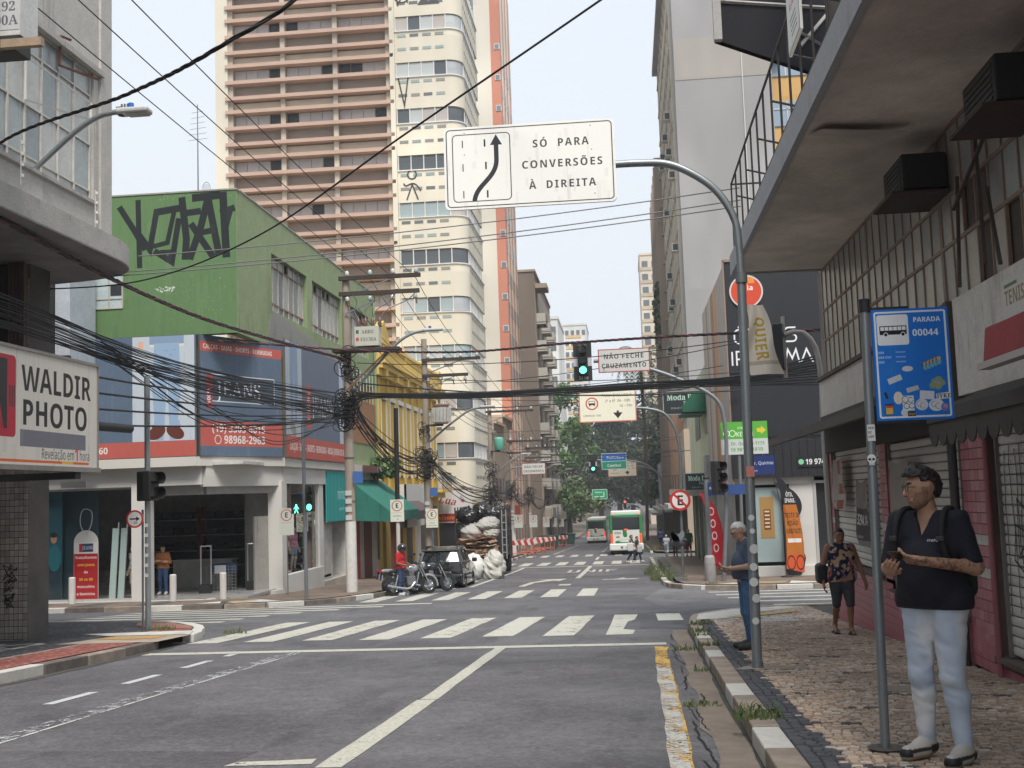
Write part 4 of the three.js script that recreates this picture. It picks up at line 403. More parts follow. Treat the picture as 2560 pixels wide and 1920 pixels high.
// shop sign box with lettering
{
  const t = thing('photo_shop_sign', 'white WALDIR PHOTO sign box with a red logo hung over the left pavement', 'shop sign', -9.5, 2.18, 17), W = 6.2, H = 1.82;
  pw(t, 'box', [B(-9.47, -9.75, 2.18, 4.0, 13.7, 19.9)], M(0.5, 0.49, 0.47, 0.6)); pw(t, 'frame', [B(-9.44, -9.78, 4.0, 4.05, 13.7, 19.95), B(-9.43, -9.78, 2.1, 2.18, 13.7, 19.98), B(-9.45, -9.77, 2.1, 4.05, 19.9, 19.95)], GS(0.22, 0.21, 0.2, 0.5));
  const g = new THREE.PlaneGeometry(W, H); g.rotateY(Math.PI / 2); pw(t, 'face', g.translate(-9.465, 3.09, -16.8), printMat(canvasTex(2048, 600, (x, w, h) => { const s = w / W; x.fillStyle = '#d6d0c6'; x.fillRect(0, 0, w, h); const X0 = w - 3.22 * s; // visible part starts here
    x.fillStyle = '#b32034'; x.beginPath(); x.roundRect(X0 - 400, 40, 545, 420, 26); x.fill(); x.fillStyle = '#232125'; x.beginPath(); x.roundRect(X0 - 380, 62, 442, 290, 16); x.fill(); x.beginPath(); x.moveTo(X0 - 80, 62); x.lineTo(X0 + 62, 62); x.lineTo(X0 + 62, 420); x.lineTo(X0 + 10, 420); x.fill(); x.strokeStyle = '#b32034'; x.lineWidth = 14; x.beginPath(); x.moveTo(X0 - 30, 240); x.lineTo(X0 + 30, 440); x.stroke(); x.fillStyle = '#232125'; for (let k = 0; k < 4; k++) x.fillRect(X0 + 78 + k * 16, 195, 8, 110);
    x.fillStyle = '#1c1b1e'; x.font = 'bold 190px sans-serif'; x.save(); x.translate(X0 + 200, 210); x.scale(1.08, 0.98); x.fillText('WALDIR', 0, 0); x.restore(); x.save(); x.translate(X0 + 200, 390); x.scale(1.16, 0.98); x.fillText('PHOTO', 0, 0); x.restore(); x.fillStyle = '#72727c'; x.fillRect(X0 + 190, 415, 730, 88); x.fillStyle = '#2a2728'; x.font = '74px sans-serif'; x.save(); x.translate(X0 + 410, 562); x.scale(0.82, 1); x.fillText('Revelação em', 0, 0); x.fillText('hora', 530, 0); x.restore(); x.fillStyle = '#c8452e'; x.font = 'bold 100px sans-serif'; x.fillText('1', X0 + 785, 566); x.fillStyle = '#d9622b'; x.fillRect(0, 572, X0 + 960, 14); x.fillStyle = '#e4b23a'; x.fillRect(X0 + 640, 572, 130, 14);
    const r = RNG(9); for (let k = 0; k < 46; k++) { x.fillStyle = `rgba(90,70,50,${0.03 + r() * 0.06})`; const a = r() * w; x.fillRect(a, 0, 2 + r() * 8, h * (0.3 + r() * 0.7)); } }), 0.45));
  pw(t, 'hanger', [B(-9.55, -11.1, 4.05, 4.12, 15, 15.1), B(-9.55, -11.1, 4.05, 4.12, 19, 19.1), B(-9.52, -11.1, 1.98, 2.1, 19.2, 19.4)], M(0.04, 0.04, 0.04, 0.7));
  pw(t, 'small_sign', [B(-10.2, -10.7, 1.86, 1.98, 21.0, 21.02)], M(0.4, 0.4, 0.4, 0.6));
}
// street lamp on a long arm from the left
{ const d = 18, t = thing('street_lamp', 'grey street lamp with a blue sensor on a long arm at the upper left', 'street lamp', -11.6, 5.0, d); pw(t, 'arm', [tube([V(-11.6, 5.3, -d), V(-10.25, 6.62, -d), V(-9.55, 7.23, -d), V(-8.86, 7.8, -d), V(-8.5, 7.99, -d), V(-8.15, 8.04, -d)], 0.045, 30, 10)], galv); pw(t, 'head', [rbx(0.56, 0.1, 0.26, 0.04, -7.92, 8.02, -d)], GS(0.5, 0.5, 0.5, 0.4)); pw(t, 'led_panel', [B(-8.02, -7.68, 7.955, 7.968, d - 0.1, d + 0.1)], M(0.3, 0.29, 0.25, 0.3)); pw(t, 'sensor', [cyl(0.055, 0.045, 0.09, -7.97, 8.12, -d, 12)], M(0.02, 0.12, 0.42, 0.3)); pw(t, 'clamp', [B(-8.2, -8.1, 7.97, 8.1, d - 0.07, d + 0.07)], galvD); for (let k = 0; k < 3; k++) pw(t, 'fin', [B(-8.14 + k * 0.05, -8.12 + k * 0.05, 8.07, 8.16, d - 0.02, d + 0.02)], galvD); }
{ const t = thing('equipment_pole', 'utility pole carrying a white box stencilled 4192 400A at the top left corner', 'utility pole', -8.75, gk(14.7), 14.7); pw(t, 'shaft', [bar(V(-8.75, gk(14.7), -14.7), V(-8.75, 11.5, -14.7), 0.17, 14, 0.13)], GS(0.3, 0.26, 0.22)); const c = pw(t, 'box', [B(-9.0, -8.38, 8.25, 9.7, 15.2, 15.7)], GS(0.6, 0.6, 0.59, 0.5)); pw(c, 'stencil', new THREE.PlaneGeometry(0.6, 0.5).translate(-8.69, 8.58, -15.195), printMat(canvasTex(186, 150, (x, w, h) => { x.fillStyle = '#c3c4c6'; x.fillRect(0, 0, w, h); x.fillStyle = '#5d5e62'; x.font = 'bold 60px serif'; x.fillText('4192', 34, 66); x.fillText('400A', 34, 128); }))); pw(t, 'bracket', [B(-9.0, -8.38, 7.98, 8.2, 15.1, 15.5), B(-8.8, -8.7, 7.98, 8.1, 14.7, 15.2)], M(0.03, 0.03, 0.03, 0.7)); pw(t, 'timber', [B(-8.55, -7.95, 7.98, 8.1, 14.98, 15.08)], GS(0.36, 0.27, 0.19)); }
// ---------- green building with jeans shop ----------
const XG = -12.4, GD = 36.1, GB = 56.6;
const greenA = GS(0.125, 0.17, 0.095, 0.9, { ts: 6 }), greenB = GS(0.23, 0.285, 0.155, 0.9, { ts: 6 });
const jeansShop = thing('green_corner_building', 'green painted corner building with graffiti and a jeans shop below', 'building', -14, gk(38), 38);
{
  const t = jeansShop, white = GX(0.62, 0.61, 0.59);
  // upper floor: right face with window bays
  const bays = [[39.8, 44.4], [45.2, 50.0], [50.8, 55.4]], y0 = 8.3, y1 = 10.4;
  const segs = [B(XG, XG - 0.35, y1, 11.76, GD, GB), B(XG, XG - 0.35, 7.0, y0, GD, GB)]; let p = GD; for (const [a, b] of [...bays, [GB, GB]]) { segs.push(B(XG, XG - 0.35, y0, y1, p, a)); p = b; } segs.push(B(-23, XG - 0.36, 11.4, 11.55, GD + 0.3, GB)); pw(t, 'street_wall', segs, greenB);
  const grey = GS(0.24, 0.235, 0.22, 0.9, { ts: 2 }); pw(t, 'bare_render', [poly([[0, 0], [11, 0], [11, 0.95], [5, 1.25], [1.2, 1.6], [0.35, 1.4], [0, 0.6]], 0.006).rotateY(Math.PI / 2).translate(XG + 0.001, 6.72, -39.3)], grey);
  // front wall (faces the camera) with graffiti
  const fw = new THREE.PlaneGeometry(10.4, 4.75); pw(t, 'front_wall', fw.translate(-12.41 - 5.2, 9.375, -GD + 0.004), printMat(canvasTex(2048, 935, (x, w, h) => { const s = w / 10.4, X = (wx) => (wx + 12.41 + 10.4) * s, Y = (wy) => (11.75 - wy) * s; x.fillStyle = '#5c7a4f'; x.fillRect(0, 0, w, h); const r = RNG(2); for (let k = 0; k < 900; k++) { x.fillStyle = `rgba(${r() < .5 ? '110,140,80' : '55,85,48'},${0.03 + r() * 0.07})`; const a = r() * w, b = r() * h; x.fillRect(a, b, 4 + r() * 16, 20 + r() * 150); } for (let k = 0; k < 160; k++) { x.fillStyle = `rgba(190,200,170,${0.1 + r() * 0.3})`; const top = r() < .5; x.fillRect(X(-12.5 - r() * 2.6), top ? r() * 40 : Y(9) + r() * 330, 2 + r() * 8, 2 + r() * 7); } x.fillStyle = '#c8ccc0'; for (let k = 0; k < 30; k++) x.fillRect(X(-15.2) + r() * 130, Y(8.65) + r() * 30, 3 + r() * 12, 3 + r() * 9);
    x.strokeStyle = '#1c2023'; x.lineCap = 'butt'; const L = (wd, ...p2) => { x.lineWidth = wd * s; x.beginPath(); p2.forEach(([a, b], i) => (i ? x.lineTo(X(a), Y(b)) : x.moveTo(X(a), Y(b)))); x.stroke(); };
    L(.2, [-16.4, 11.4], [-15.9, 10.6], [-15.5, 9.9]); L(.18, [-15.75, 11.6], [-15.7, 9.3]); L(.2, [-15.7, 10.4], [-15.35, 9.9], [-15.1, 11.25]); L(.24, [-15.1, 11.15], [-14.2, 11.25]); L(.16, [-15.25, 10.0], [-14.75, 10.1], [-14.5, 11.2]); L(.2, [-15.2, 9.85], [-14.6, 9.45], [-14.35, 10.9]); L(.14, [-15.0, 9.8], [-14.5, 9.8]); L(.14, [-14.85, 9.5], [-14.45, 9.8]); L(.24, [-14.25, 11.6], [-14.1, 10.2], [-14.15, 9.5]); L(.22, [-14.2, 11.05], [-13.6, 11.1]); L(.22, [-13.95, 10.7], [-13.2, 9.55]); L(.24, [-13.35, 11.55], [-13.6, 10.6], [-14.0, 9.5]); L(.26, [-13.9, 11.55], [-12.95, 11.6]); L(.24, [-13.35, 11.5], [-13.0, 9.6]); L(.2, [-13.75, 10.35], [-13.1, 10.45]); L(.26, [-12.85, 11.7], [-12.75, 9.5]); L(.22, [-12.95, 11.0], [-12.45, 11.15]); L(.2, [-12.6, 11.1], [-12.8, 10.4]); }), 0.85));
  pw(t, 'front_core', [B(-23, XG - 0.1, 7.0, 11.74, GD + 0.01, GD + 0.35), B(-23, -13.8, 3, 7.0, GD + 0.3, GD + 0.5)], greenA); pw(t, 'parapet_cap', [B(-23, XG + 0.03, 11.75, 11.8, GD - 0.03, GD + 0.38), B(XG - 0.36, XG + 0.03, 11.77, 11.82, GD + 0.3, GB)], GS(0.3, 0.29, 0.26));
  const wf = pw(t, 'small_window', [B(-19.5, -16.28, 8.0, 9.2, GD - 0.012, GD + 0.0)], GS(0.42, 0.5, 0.52, 0.3)); for (const x of [-16.28, -16.75, -17.25, -18.2]) pw(wf, 'bar', [B(x - 0.02, x + 0.02, 8, 9.2, GD - 0.03, GD - 0.012)], GS(0.4, 0.37, 0.3)); for (const y of [8.0, 8.32, 9.2]) pw(wf, 'bar', [B(-19.5, -16.28, y - 0.02, y + 0.02, GD - 0.033, GD - 0.012)], GS(0.4, 0.37, 0.3)); pw(wf, 'broken_pane', [B(-16.7, -16.32, 8.42, 8.8, GD - 0.02, GD - 0.013)], M(0.03, 0.03, 0.035, 0.4));
  pw(t, 'dark_neighbour', [B(-23, -17.6, 5.8, 9, GD - 2.5, GD - 0.2)], M(0.02, 0.02, 0.02, 0.8)); pw(t, 'pale_pier', [B(-17.58, -17.1, 2.8, 9.3, GD - 2.0, GD - 0.25)], GS(0.42, 0.46, 0.52, 0.7));
  const rp = RNG(14), pm = [GS(0.34, 0.35, 0.34, 0.3), GS(0.22, 0.24, 0.24, 0.3), GS(0.42, 0.42, 0.4, 0.35), GS(0.16, 0.18, 0.18, 0.25)], fr = GS(0.4, 0.38, 0.35, 0.6);
  for (const [a, b] of bays) { const wn = pw(t, 'window', [B(XG - 0.28, XG - 0.3, y0, y1, a, b)], M(0.05, 0.045, 0.04, 0.8)); const n = 7, w = (b - a) / n; for (let k = 0; k < n; k++) for (const [h0, h1] of [[y0 + .02, y0 + .34], [y0 + .38, y1 - 0.4], [y1 - 0.36, y1 - .03]]) { if (h0 > y1 - 0.5 && rp() < 0.35) continue; put(wn, 'pane', bx(0.012, h1 - h0, w - 0.05), pm[Math.floor(rp() * 4)], XG - 0.2, (h0 + h1) / 2, a + w * (k + 0.5)); } for (let k = 0; k <= n; k++) pw(wn, 'mullion', [B(XG - 0.22, XG - 0.15, y0, y1, a + w * k - 0.025, a + w * k + 0.025)], fr); for (const y of [y0 + .36, y1 - 0.38]) pw(wn, 'transom', [B(XG - 0.22, XG - 0.15, y - 0.025, y + 0.025, a, b)], GS(0.25, 0.17, 0.13)); }
  pw(t, 'drainpipe', [cyl(0.06, 0.06, 13, XG + 0.08, 5, -GB + 0.2, 8)], greenB); pw(t, 'brown_panel', [B(XG + 0.03, XG, 4.1, 6.1, 50.3, 56.4)], GS(0.3, 0.15, 0.08)); pw(t, 'lower_wall', [B(XG, XG - 0.3, 2.9, 6.0, 49.4, GB)], greenB);
  for (let k = 0; k < 9; k++) pw(t, 'rail_bar', [bar(V(XG + 0.1, 6.1, -50.4 - k * 0.65), V(XG + 0.1, 7.5, -50.4 - k * 0.65), 0.02)], M(0.5, 0.5, 0.48, 0.5));
  // canopy slab and header over the shop
  const PA = [[-23, 35.85], [-13.75, 35.85], [-11.95, 39.6], [-11.95, GB], [-13, GB], [-14.5, 40], [-23, 37]]; const ss = new THREE.Shape(PA.map(([a, b]) => new THREE.Vector2(a, b))); const sg = new THREE.ExtrudeGeometry(ss, { depth: 0.3, bevelEnabled: false }); sg.rotateX(-Math.PI / 2); sg.translate(0, 2.72, 0); pw(t, 'canopy_slab', uvm(flat(sg)), GX(0.58, 0.56, 0.52));
  const q = (a, b, ya, yb, o = 0) => quad(V(a[0], ya, -a[1] + o), V(b[0], ya, -b[1] + o), V(b[0], yb, -b[1] + o), V(a[0], yb, -a[1] + o)); const cA = [-13.7, 36.35], cB = [-12.2, 39.75];
  // header above the openings
  const wallSeg = (a, b, ya, yb, th = 0.28) => { const dx = b[0] - a[0], dd = b[1] - a[1], l = Math.hypot(dx, dd), g = bx(l, yb - ya, th); g.rotateY(Math.atan2(dd, dx)); g.translate((a[0] + b[0]) / 2, (ya + yb) / 2, -(a[1] + b[1]) / 2); return g; };
  const E0 = gk(37.5) + 0.1; // shop floor
  pw(t, 'header', [wallSeg([-23, 36.35], cA, 2.12, 2.72), wallSeg(cA, cB, 2.05, 2.72), wallSeg(cB, [-12.2, 49.2], 2.12, 2.72)], white);
  pw(t, 'column', [B(-16.05, -15.5, -2, 2.2, 36.2, 36.7)], white); pw(t, 'column', [B(-12.55, -12.05, -2.2, 2.2, 39.5, 40.1)], white); pw(t, 'column', [B(-19.9, -19.4, -2, 2.2, 36.2, 36.7)], white); pw(t, 'column', [B(-12.4, -12.1, -2.4, 2.2, 44.6, 45.2)], white);
  pw(t, 'plinth', [wallSeg([-19.6, 36.42], [-15.9, 36.42], -2.2, E0 - 0.02, 0.3), wallSeg([-12.17, 40], [-12.17, 45], -2.4, -1.1, 0.25)], white); pw(t, 'step', [wallSeg([-15.7, 36.2], [-13.6, 36.2], -2.2, E0 - 0.04, 0.2), wallSeg([-13.6, 36.2], [-12.1, 39.6], -2.2, E0 - 0.04, 0.2)], white);
  // interior shell
  pw(t, 'shop_floor', [B(-23, -12.3, E0 - 0.1, E0, 36.5, 47)], G(0.3, 0.3, 0.3, 0.25)); pw(t, 'shop_back_wall', [B(-23, -12.4, -2, 3, 47, 47.3), B(-23, -22.8, -2, 3, 36, 47), B(-12.5, -12.3, -2, 3, 45.2, 47.3)], G(0.42, 0.42, 0.41)); pw(t, 'shop_ceiling', [B(-23, -12.4, 2.75, 2.85, 36.5, 47)], G(0.5, 0.5, 0.5)); pw(t, 'rolled_shutter', [wallSeg([-15.4, 36.6], [-13.75, 36.6], 1.8, 2.12, 0.2), wallSeg([-13.75, 36.6], [-12.45, 39.5], 1.8, 2.12, 0.2)], GS(0.3, 0.3, 0.29, 0.5)); pw(t, 'folded_shutter', [wallSeg([-12.9, 39.0], [-12.55, 39.6], -1.6, 1.0, 0.08)], GS(0.28, 0.27, 0.25)); 
  // display window glass
  const glass = M(1, 1, 1, 0.01, { transmission: 1, ior: 1.45 }); pw(t, 'display_glass', [B(-19.4, -16.05, E0 + 0.02, 2.1, 36.38, 36.39)], glass); pw(t, 'display_glass', [B(-12.19, -12.18, -1.1, 2.1, 40.1, 44.6)], glass); pw(t, 'display_frame', [B(-19.4, -16.05, 2.05, 2.13, 36.33, 36.43), B(-19.4, -16.05, E0 - 0.02, E0 + 0.05, 36.33, 36.43)], GS(0.36, 0.37, 0.38, 0.4)); pw(t, 'display_back', [B(-19.4, -17.6, E0, 2.1, 37.1, 37.15)], M(0.02, 0.06, 0.08, 0.6)); pw(t, 'display_back', [B(-13.6, -13.55, E0, 2.1, 40.1, 44.6)], G(0.2, 0.2, 0.2));
  // doorway stall next to the shop
  pw(t, 'recess_wall', [B(-14.2, -14.0, -2.6, 2.7, 45.2, 49.4), B(-14.2, -12.2, -2.6, 2.7, 49.2, 49.5)], G(0.55, 0.55, 0.53)); pw(t, 'recess_door', [B(-14.0, -13.97, -1.9, 1.3, 45.5, 46.6), B(-13.99, -13.96, -1.9, 1.3, 46.7, 47.7)], GS(0.6, 0.6, 0.58, 0.5)); pw(t, 'recess_floor', [B(-14.2, -12.1, -2.5, -1.72, 45.2, 49.4)], G(0.4, 0.36, 0.32));
  for (const d of [51, 53.5]) { pw(t, 'doorway', [B(XG + 0.02, XG - 0.02, -2.3, 1.6, d, d + 1.6)], GS(d < 52 ? 0.4 : 0.16, 0.06, 0.04)); } pw(t, 'ground_wall', [B(XG, XG - 0.3, -3, 2.75, 49.5, GB)], GS(0.5, 0.44, 0.42)); pw(t, 'canopy_trim', [B(-11.93, -11.9, 2.72, 3.02, 51.5, 54.5)], GS(0.16, 0.06, 0.05));
}
// billboards of the shop
{
  const denim = (x, w, h, r) => { x.fillStyle = '#56667a'; x.fillRect(0, 0, w, h); for (let k = 0; k < 9000; k++) { const a = r() * w, b = r() * h, c = r(); x.strokeStyle = c < .5 ? 'rgba(150,165,185,.35)' : 'rgba(40,52,72,.4)'; x.beginPath(); x.moveTo(a, b); x.lineTo(a + 9, b + 7); x.stroke(); } };
  const bb = (name, label, a, b, y0, y1, cw, ch, draw) => { const t = thing(name, label, 'billboard', (a[0] + b[0]) / 2, y0, (a[1] + b[1]) / 2, 'billboards round the jeans shop corner'); const dx = b[0] - a[0], dd = b[1] - a[1], l = Math.hypot(dx, dd), ry = Math.atan2(dd, dx); const bk = mesh(t, 'backing', bx(l, y1 - y0, 0.08), M(0.1, 0.1, 0.1, 0.7)); bk.position.set(0, (y1 - y0) / 2, 0); bk.rotation.y = ry; const f = mesh(t, 'face', new THREE.PlaneGeometry(l - 0.03, y1 - y0 - 0.03), printMat(canvasTex(cw, ch, draw), 0.6)); f.position.set(Math.sin(ry) * 0.043, (y1 - y0) / 2, Math.cos(ry) * 0.043); f.rotation.y = ry; return t; };
  const red = '#b4584e', jeansLeg = (x, a, b, s, col) => { x.fillStyle = col; x.beginPath(); x.moveTo(a - 70 * s, b); x.lineTo(a + 70 * s, b); x.lineTo(a + 78 * s, b + 260 * s); x.lineTo(a + 50 * s, b + 520 * s); x.lineTo(a + 15 * s, b + 520 * s); x.lineTo(a + 4 * s, b + 180 * s); x.lineTo(a - 20 * s, b + 520 * s); x.lineTo(a - 62 * s, b + 520 * s); x.lineTo(a - 82 * s, b + 250 * s); x.fill(); };
  bb('jeans_billboard', 'billboard showing legs in light jeans and brown boots, facing the camera', [-19.0, 35.9], [-13.72, 35.9], 3.03, 6.98, 1360, 1000, (x, w, h) => { const r = RNG(31); denim(x, w, h, r); const k = w / 5.28, L = (wx) => (wx + 19) * k; const a = L(-15.85), b = w - 10; x.fillStyle = '#b9c1c9'; x.fillRect(a, 0, b - a, h - 130); const cx = (a + b) / 2 + 30; x.fillStyle = '#7f95ae'; x.fillRect(cx - 150, 0, 300, 70); x.fillStyle = '#d9ccc4'; x.fillRect(cx - 150, 68, 300, 22); jeansLeg(x, cx, 60, 1.55, '#8fa8c2'); x.strokeStyle = 'rgba(70,95,130,.45)'; x.lineWidth = 5; for (let q = 0; q < 26; q++) { x.beginPath(); const yy = 110 + r() * 560, xx = cx - 90 + r() * 180; x.moveTo(xx, yy); x.lineTo(xx + 24 + r() * 30, yy + 12); x.stroke(); } x.fillStyle = '#d6a890'; x.fillRect(cx - 250, 40, 46, 60); x.fillStyle = '#5e2a20'; for (const o of [-78, 62]) { x.beginPath(); x.ellipse(cx + o * 1.15, 800, 82, 52, o < 0 ? -0.5 : 0.5, 0, 7); x.fill(); x.fillRect(cx + o * 1.1 - 44, 735, 88, 60); } x.fillStyle = '#8fa8c2'; x.fillRect(cx - 112, 700, 92, 48); x.fillRect(cx + 18, 700, 92, 48); x.fillStyle = red; x.fillRect(0, h - 128, w, 128); x.fillStyle = '#d9d3cf'; x.font = 'bold 74px sans-serif'; x.fillText('60', L(-17.0), h - 40); });
  bb('jeans_billboard', 'denim patterned billboard with phone numbers on the chamfered corner', [-13.68, 36.0], [-12.0, 39.45], 3.03, 7.0, 1000, 1030, (x, w, h) => { const r = RNG(32); denim(x, w, h, r); x.fillStyle = red; x.fillRect(0, 50, w, 86); x.fillRect(0, h - 300, w, 215); x.fillStyle = '#ded6d2'; x.font = 'bold 56px sans-serif'; x.save(); x.scale(0.84, 1); x.fillText('CALÇAS - SAIAS - SHORTS - BERMUDAS', 40, 113); x.restore(); x.fillStyle = '#46505c'; x.fillRect(130, 330, 770, 230); x.strokeStyle = '#cfd3d8'; x.lineWidth = 8; x.strokeRect(130, 330, 770, 230); x.fillStyle = '#a83a36'; x.fillRect(70, 330, 70, 300); x.fillStyle = '#d5dae0'; x.font = '190px serif'; x.save(); x.scale(0.95, 1); x.fillText('JEANS', 200, 520); x.restore(); x.save(); x.translate(118, 610); x.rotate(-Math.PI / 2); x.font = 'bold 56px sans-serif'; x.fillText('100%', 20, 0); x.restore(); x.fillStyle = '#dcd6d3'; x.font = 'bold 96px sans-serif'; x.fillText('(19) 3305-6015', 130, h - 205); x.fillText('98968-2963', 270, h - 108); x.strokeStyle = '#dcd6d3'; x.lineWidth = 8; x.beginPath(); x.arc(200, h - 140, 36, 0, 7); x.stroke(); });
  bb('jeans_billboard', 'grey jeans billboard along the street side with a red foot strip', [-11.93, 39.6], [-11.93, 49.2], 3.03, 7.25, 1400, 640, (x, w, h) => { const r = RNG(33); denim(x, w, h, r); x.fillStyle = 'rgba(110,115,130,.55)'; x.fillRect(0, 0, w, h); x.fillStyle = '#a8b0ba'; x.fillRect(0, 0, 300, h - 110); jeansLeg(x, 150, -60, 0.95, '#7f93ad'); x.fillStyle = '#8b8880'; x.beginPath(); x.ellipse(130, 480, 60, 34, 0.5, 0, 7); x.fill(); x.fillStyle = '#b3bac2'; x.fillRect(1120, 0, 280, h - 100); jeansLeg(x, 1260, 20, 0.8, '#93a9c4'); x.fillStyle = '#6d6258'; for (const o of [-30, 30]) { x.beginPath(); x.ellipse(1260 + o, 485, 22, 52, 0, 0, 7); x.fill(); } x.fillStyle = '#b1544c'; x.fillRect(390, 215, 90, 250); x.fillStyle = '#545c66'; x.fillRect(480, 225, 440, 190); x.fillStyle = '#c9ced6'; x.font = '150px serif'; x.fillText('JEANS', 500, 375); x.save(); x.translate(458, 440); x.rotate(-Math.PI / 2); x.fillStyle = '#e0d5d2'; x.font = 'bold 70px sans-serif'; x.fillText('100%', 10, 0); x.restore(); x.fillStyle = red; x.fillRect(0, h - 118, w, 118); x.fillStyle = '#dcd3d0'; x.font = 'bold 56px sans-serif'; x.fillText('CALÇAS - SAIAS - SHORTS - BERMUDAS - MODA JOVEM DO 34 AO 60', 60, h - 42, w - 120); });
}
// shop contents
{
  const E0 = gk(37.5) + 0.1, steel = M(0.55, 0.56, 0.57, 0.3, { metal: 0.8 });
  const mk = (x0, x1, d, l) => { const t = thing('clothes_shelf', l, 'shelf', (x0 + x1) / 2, E0, d, 'shelves in the jeans shop'); pw(t, 'back', [B(x0, x1, E0, E0 + 2.7, d + 0.4, d + 0.45)], M(0.03, 0.03, 0.035, 0.7)); for (const x of [x0, x1]) pw(t, 'upright', [B(x - 0.04, x + 0.04, E0, E0 + 2.9, d, d + 0.4)], M(0.3, 0.015, 0.015, 0.5)); for (let k = 0; k < 4; k++) { const y = E0 + 0.5 + k * 0.62; pw(t, 'shelf_board', [B(x0, x1, y, y + 0.04, d - 0.05, d + 0.4)], M(0.4, 0.4, 0.4, 0.5)); for (let x = x0 + 0.15; x < x1 - 0.3; x += 0.42) pw(t, 'folded_jeans', [rbx(0.36, rr(0.16, 0.38), 0.3, 0.04, x + 0.18, y + 0.2, -d - 0.12)], M(0.012 + 0.02 * R(), 0.014 + 0.02 * R(), 0.03 + 0.05 * R(), 0.9)); } };
  mk(-17.2, -15.1, 45.5, 'left shelf of dark folded jeans at the back of the shop'); mk(-14.9, -12.9, 45.5, 'right shelf of dark folded jeans under the fan'); mk(-19.8, -17.4, 45.5, 'dark shelf far back behind the display window');
  const ct = thing('shop_counter', 'low grey counter just inside the open shop front', 'counter', -15.2, E0, 41); pw(ct, 'body', [B(-16.6, -14.4, E0, E0 + 0.95, 41, 41.6)], G(0.4, 0.4, 0.38)); pw(ct, 'top', [B(-16.65, -14.35, E0 + 0.95, E0 + 1, 40.95, 41.65)], M(0.5, 0.5, 0.48, 0.4));
  for (const [x, d, l] of [[-14.5, 38.2, 'left chrome security gate in the shop entrance'], [-13.2, 39.2, 'right chrome security gate in the shop entrance']]) { const t = thing('security_gate', l, 'security gate', x, E0, d, 'chrome gates at the jeans shop door'); pw(t, 'frame', [bar(V(x, E0, -d), V(x, E0 + 1.6, -d), 0.03, 8), bar(V(x + 0.32, E0, -d - 0.1), V(x + 0.32, E0 + 1.6, -d - 0.1), 0.03, 8), bar(V(x, E0 + 1.58, -d), V(x + 0.32, E0 + 1.58, -d - 0.1), 0.025, 8)], steel); pw(t, 'base', [B(x - 0.03, x + 0.36, E0, E0 + 0.3, d - 0.1, d + 0.1)], M(0.02, 0.02, 0.02, 0.5)); }
  const wb = thing('wire_bin', 'wire mesh sales bin with a white notice inside the shop', 'bin', -14.1, E0, 39.4); for (let k = 0; k < 9; k++) { pw(wb, 'wire', [bar(V(-14.6 + k * 0.13, E0, -39.0), V(-14.6 + k * 0.13, E0 + 0.85, -39.0), 0.008, 4)], M(0.3, 0.3, 0.3, 0.5)); pw(wb, 'wire', [bar(V(-14.6, E0 + k * 0.105, -39.0), V(-13.56, E0 + k * 0.105, -39.0), 0.008, 4)], M(0.3, 0.3, 0.3, 0.5)); } pw(wb, 'notice', [B(-14.3, -13.9, E0 + 0.6, E0 + 0.88, 38.96, 38.98)], M(0.7, 0.72, 0.76, 0.6)); pw(wb, 'jeans_heap', [rbx(0.9, 0.35, 0.5, 0.12, -14.1, E0 + 0.75, -39.35)], M(0.05, 0.09, 0.17, 0.9));
  const fan = thing('wall_fan', 'dark wall fan high up at the back of the shop', 'fan', -13.4, 1.2, 43.5); pw(fan, 'cage', [new THREE.TorusGeometry(0.42, 0.015, 6, 30).translate(-13.4, 1.3, -43.5), new THREE.TorusGeometry(0.25, 0.01, 6, 24).translate(-13.4, 1.3, -43.45)], M(0.05, 0.05, 0.05, 0.5)); for (let k = 0; k < 3; k++) pw(fan, 'blade', [bx(0.12, 0.34, 0.02, 0, 0.2, 0, 0.3, 0, 0).rotateZ(k * 2.094).translate(-13.4, 1.3, -43.5)], M(0.04, 0.04, 0.04, 0.4)); pw(fan, 'motor', [cyl(0.1, 0.1, 0.25, -13.35, 1.3, -43.6, 12, Math.PI / 2)], M(0.03, 0.03, 0.03, 0.5)); pw(fan, 'bracket', [beam(V(-13.35, 1.3, -43.7), V(-12.6, 1.3, -45.2), 0.04, 0.04)], M(0.03, 0.03, 0.03, 0.5));
  const tg = thing('price_tag_stand', 'giant red and white price tag standee in the display window', 'standee', -17.85, E0, 36.75); const sh = new THREE.Shape(); sh.moveTo(-0.42, 0); sh.lineTo(0.42, 0); sh.lineTo(0.42, 1.85); sh.absarc(0, 1.85, 0.42, 0, Math.PI); sh.lineTo(-0.42, 0); const ho = new THREE.Path(); ho.absarc(0, 2.06, 0.09, 0, 7); sh.holes.push(ho); const tgg = new THREE.ExtrudeGeometry(sh, { depth: 0.03, bevelEnabled: false }); pw(tg, 'card', uvm(flat(tgg)).translate(-17.85, E0, -36.78), M(0.6, 0.6, 0.58, 0.6)); pw(tg, 'cord', [tube([V(-17.85, E0 + 2.06, -36.75), V(-18.05, E0 + 2.5, -36.75), V(-17.95, E0 + 2.95, -36.75), V(-17.68, E0 + 2.9, -36.75), V(-17.66, E0 + 2.5, -36.75), V(-17.84, E0 + 2.1, -36.75)], 0.012, 24, 6)], M(0.6, 0.6, 0.6, 0.6));
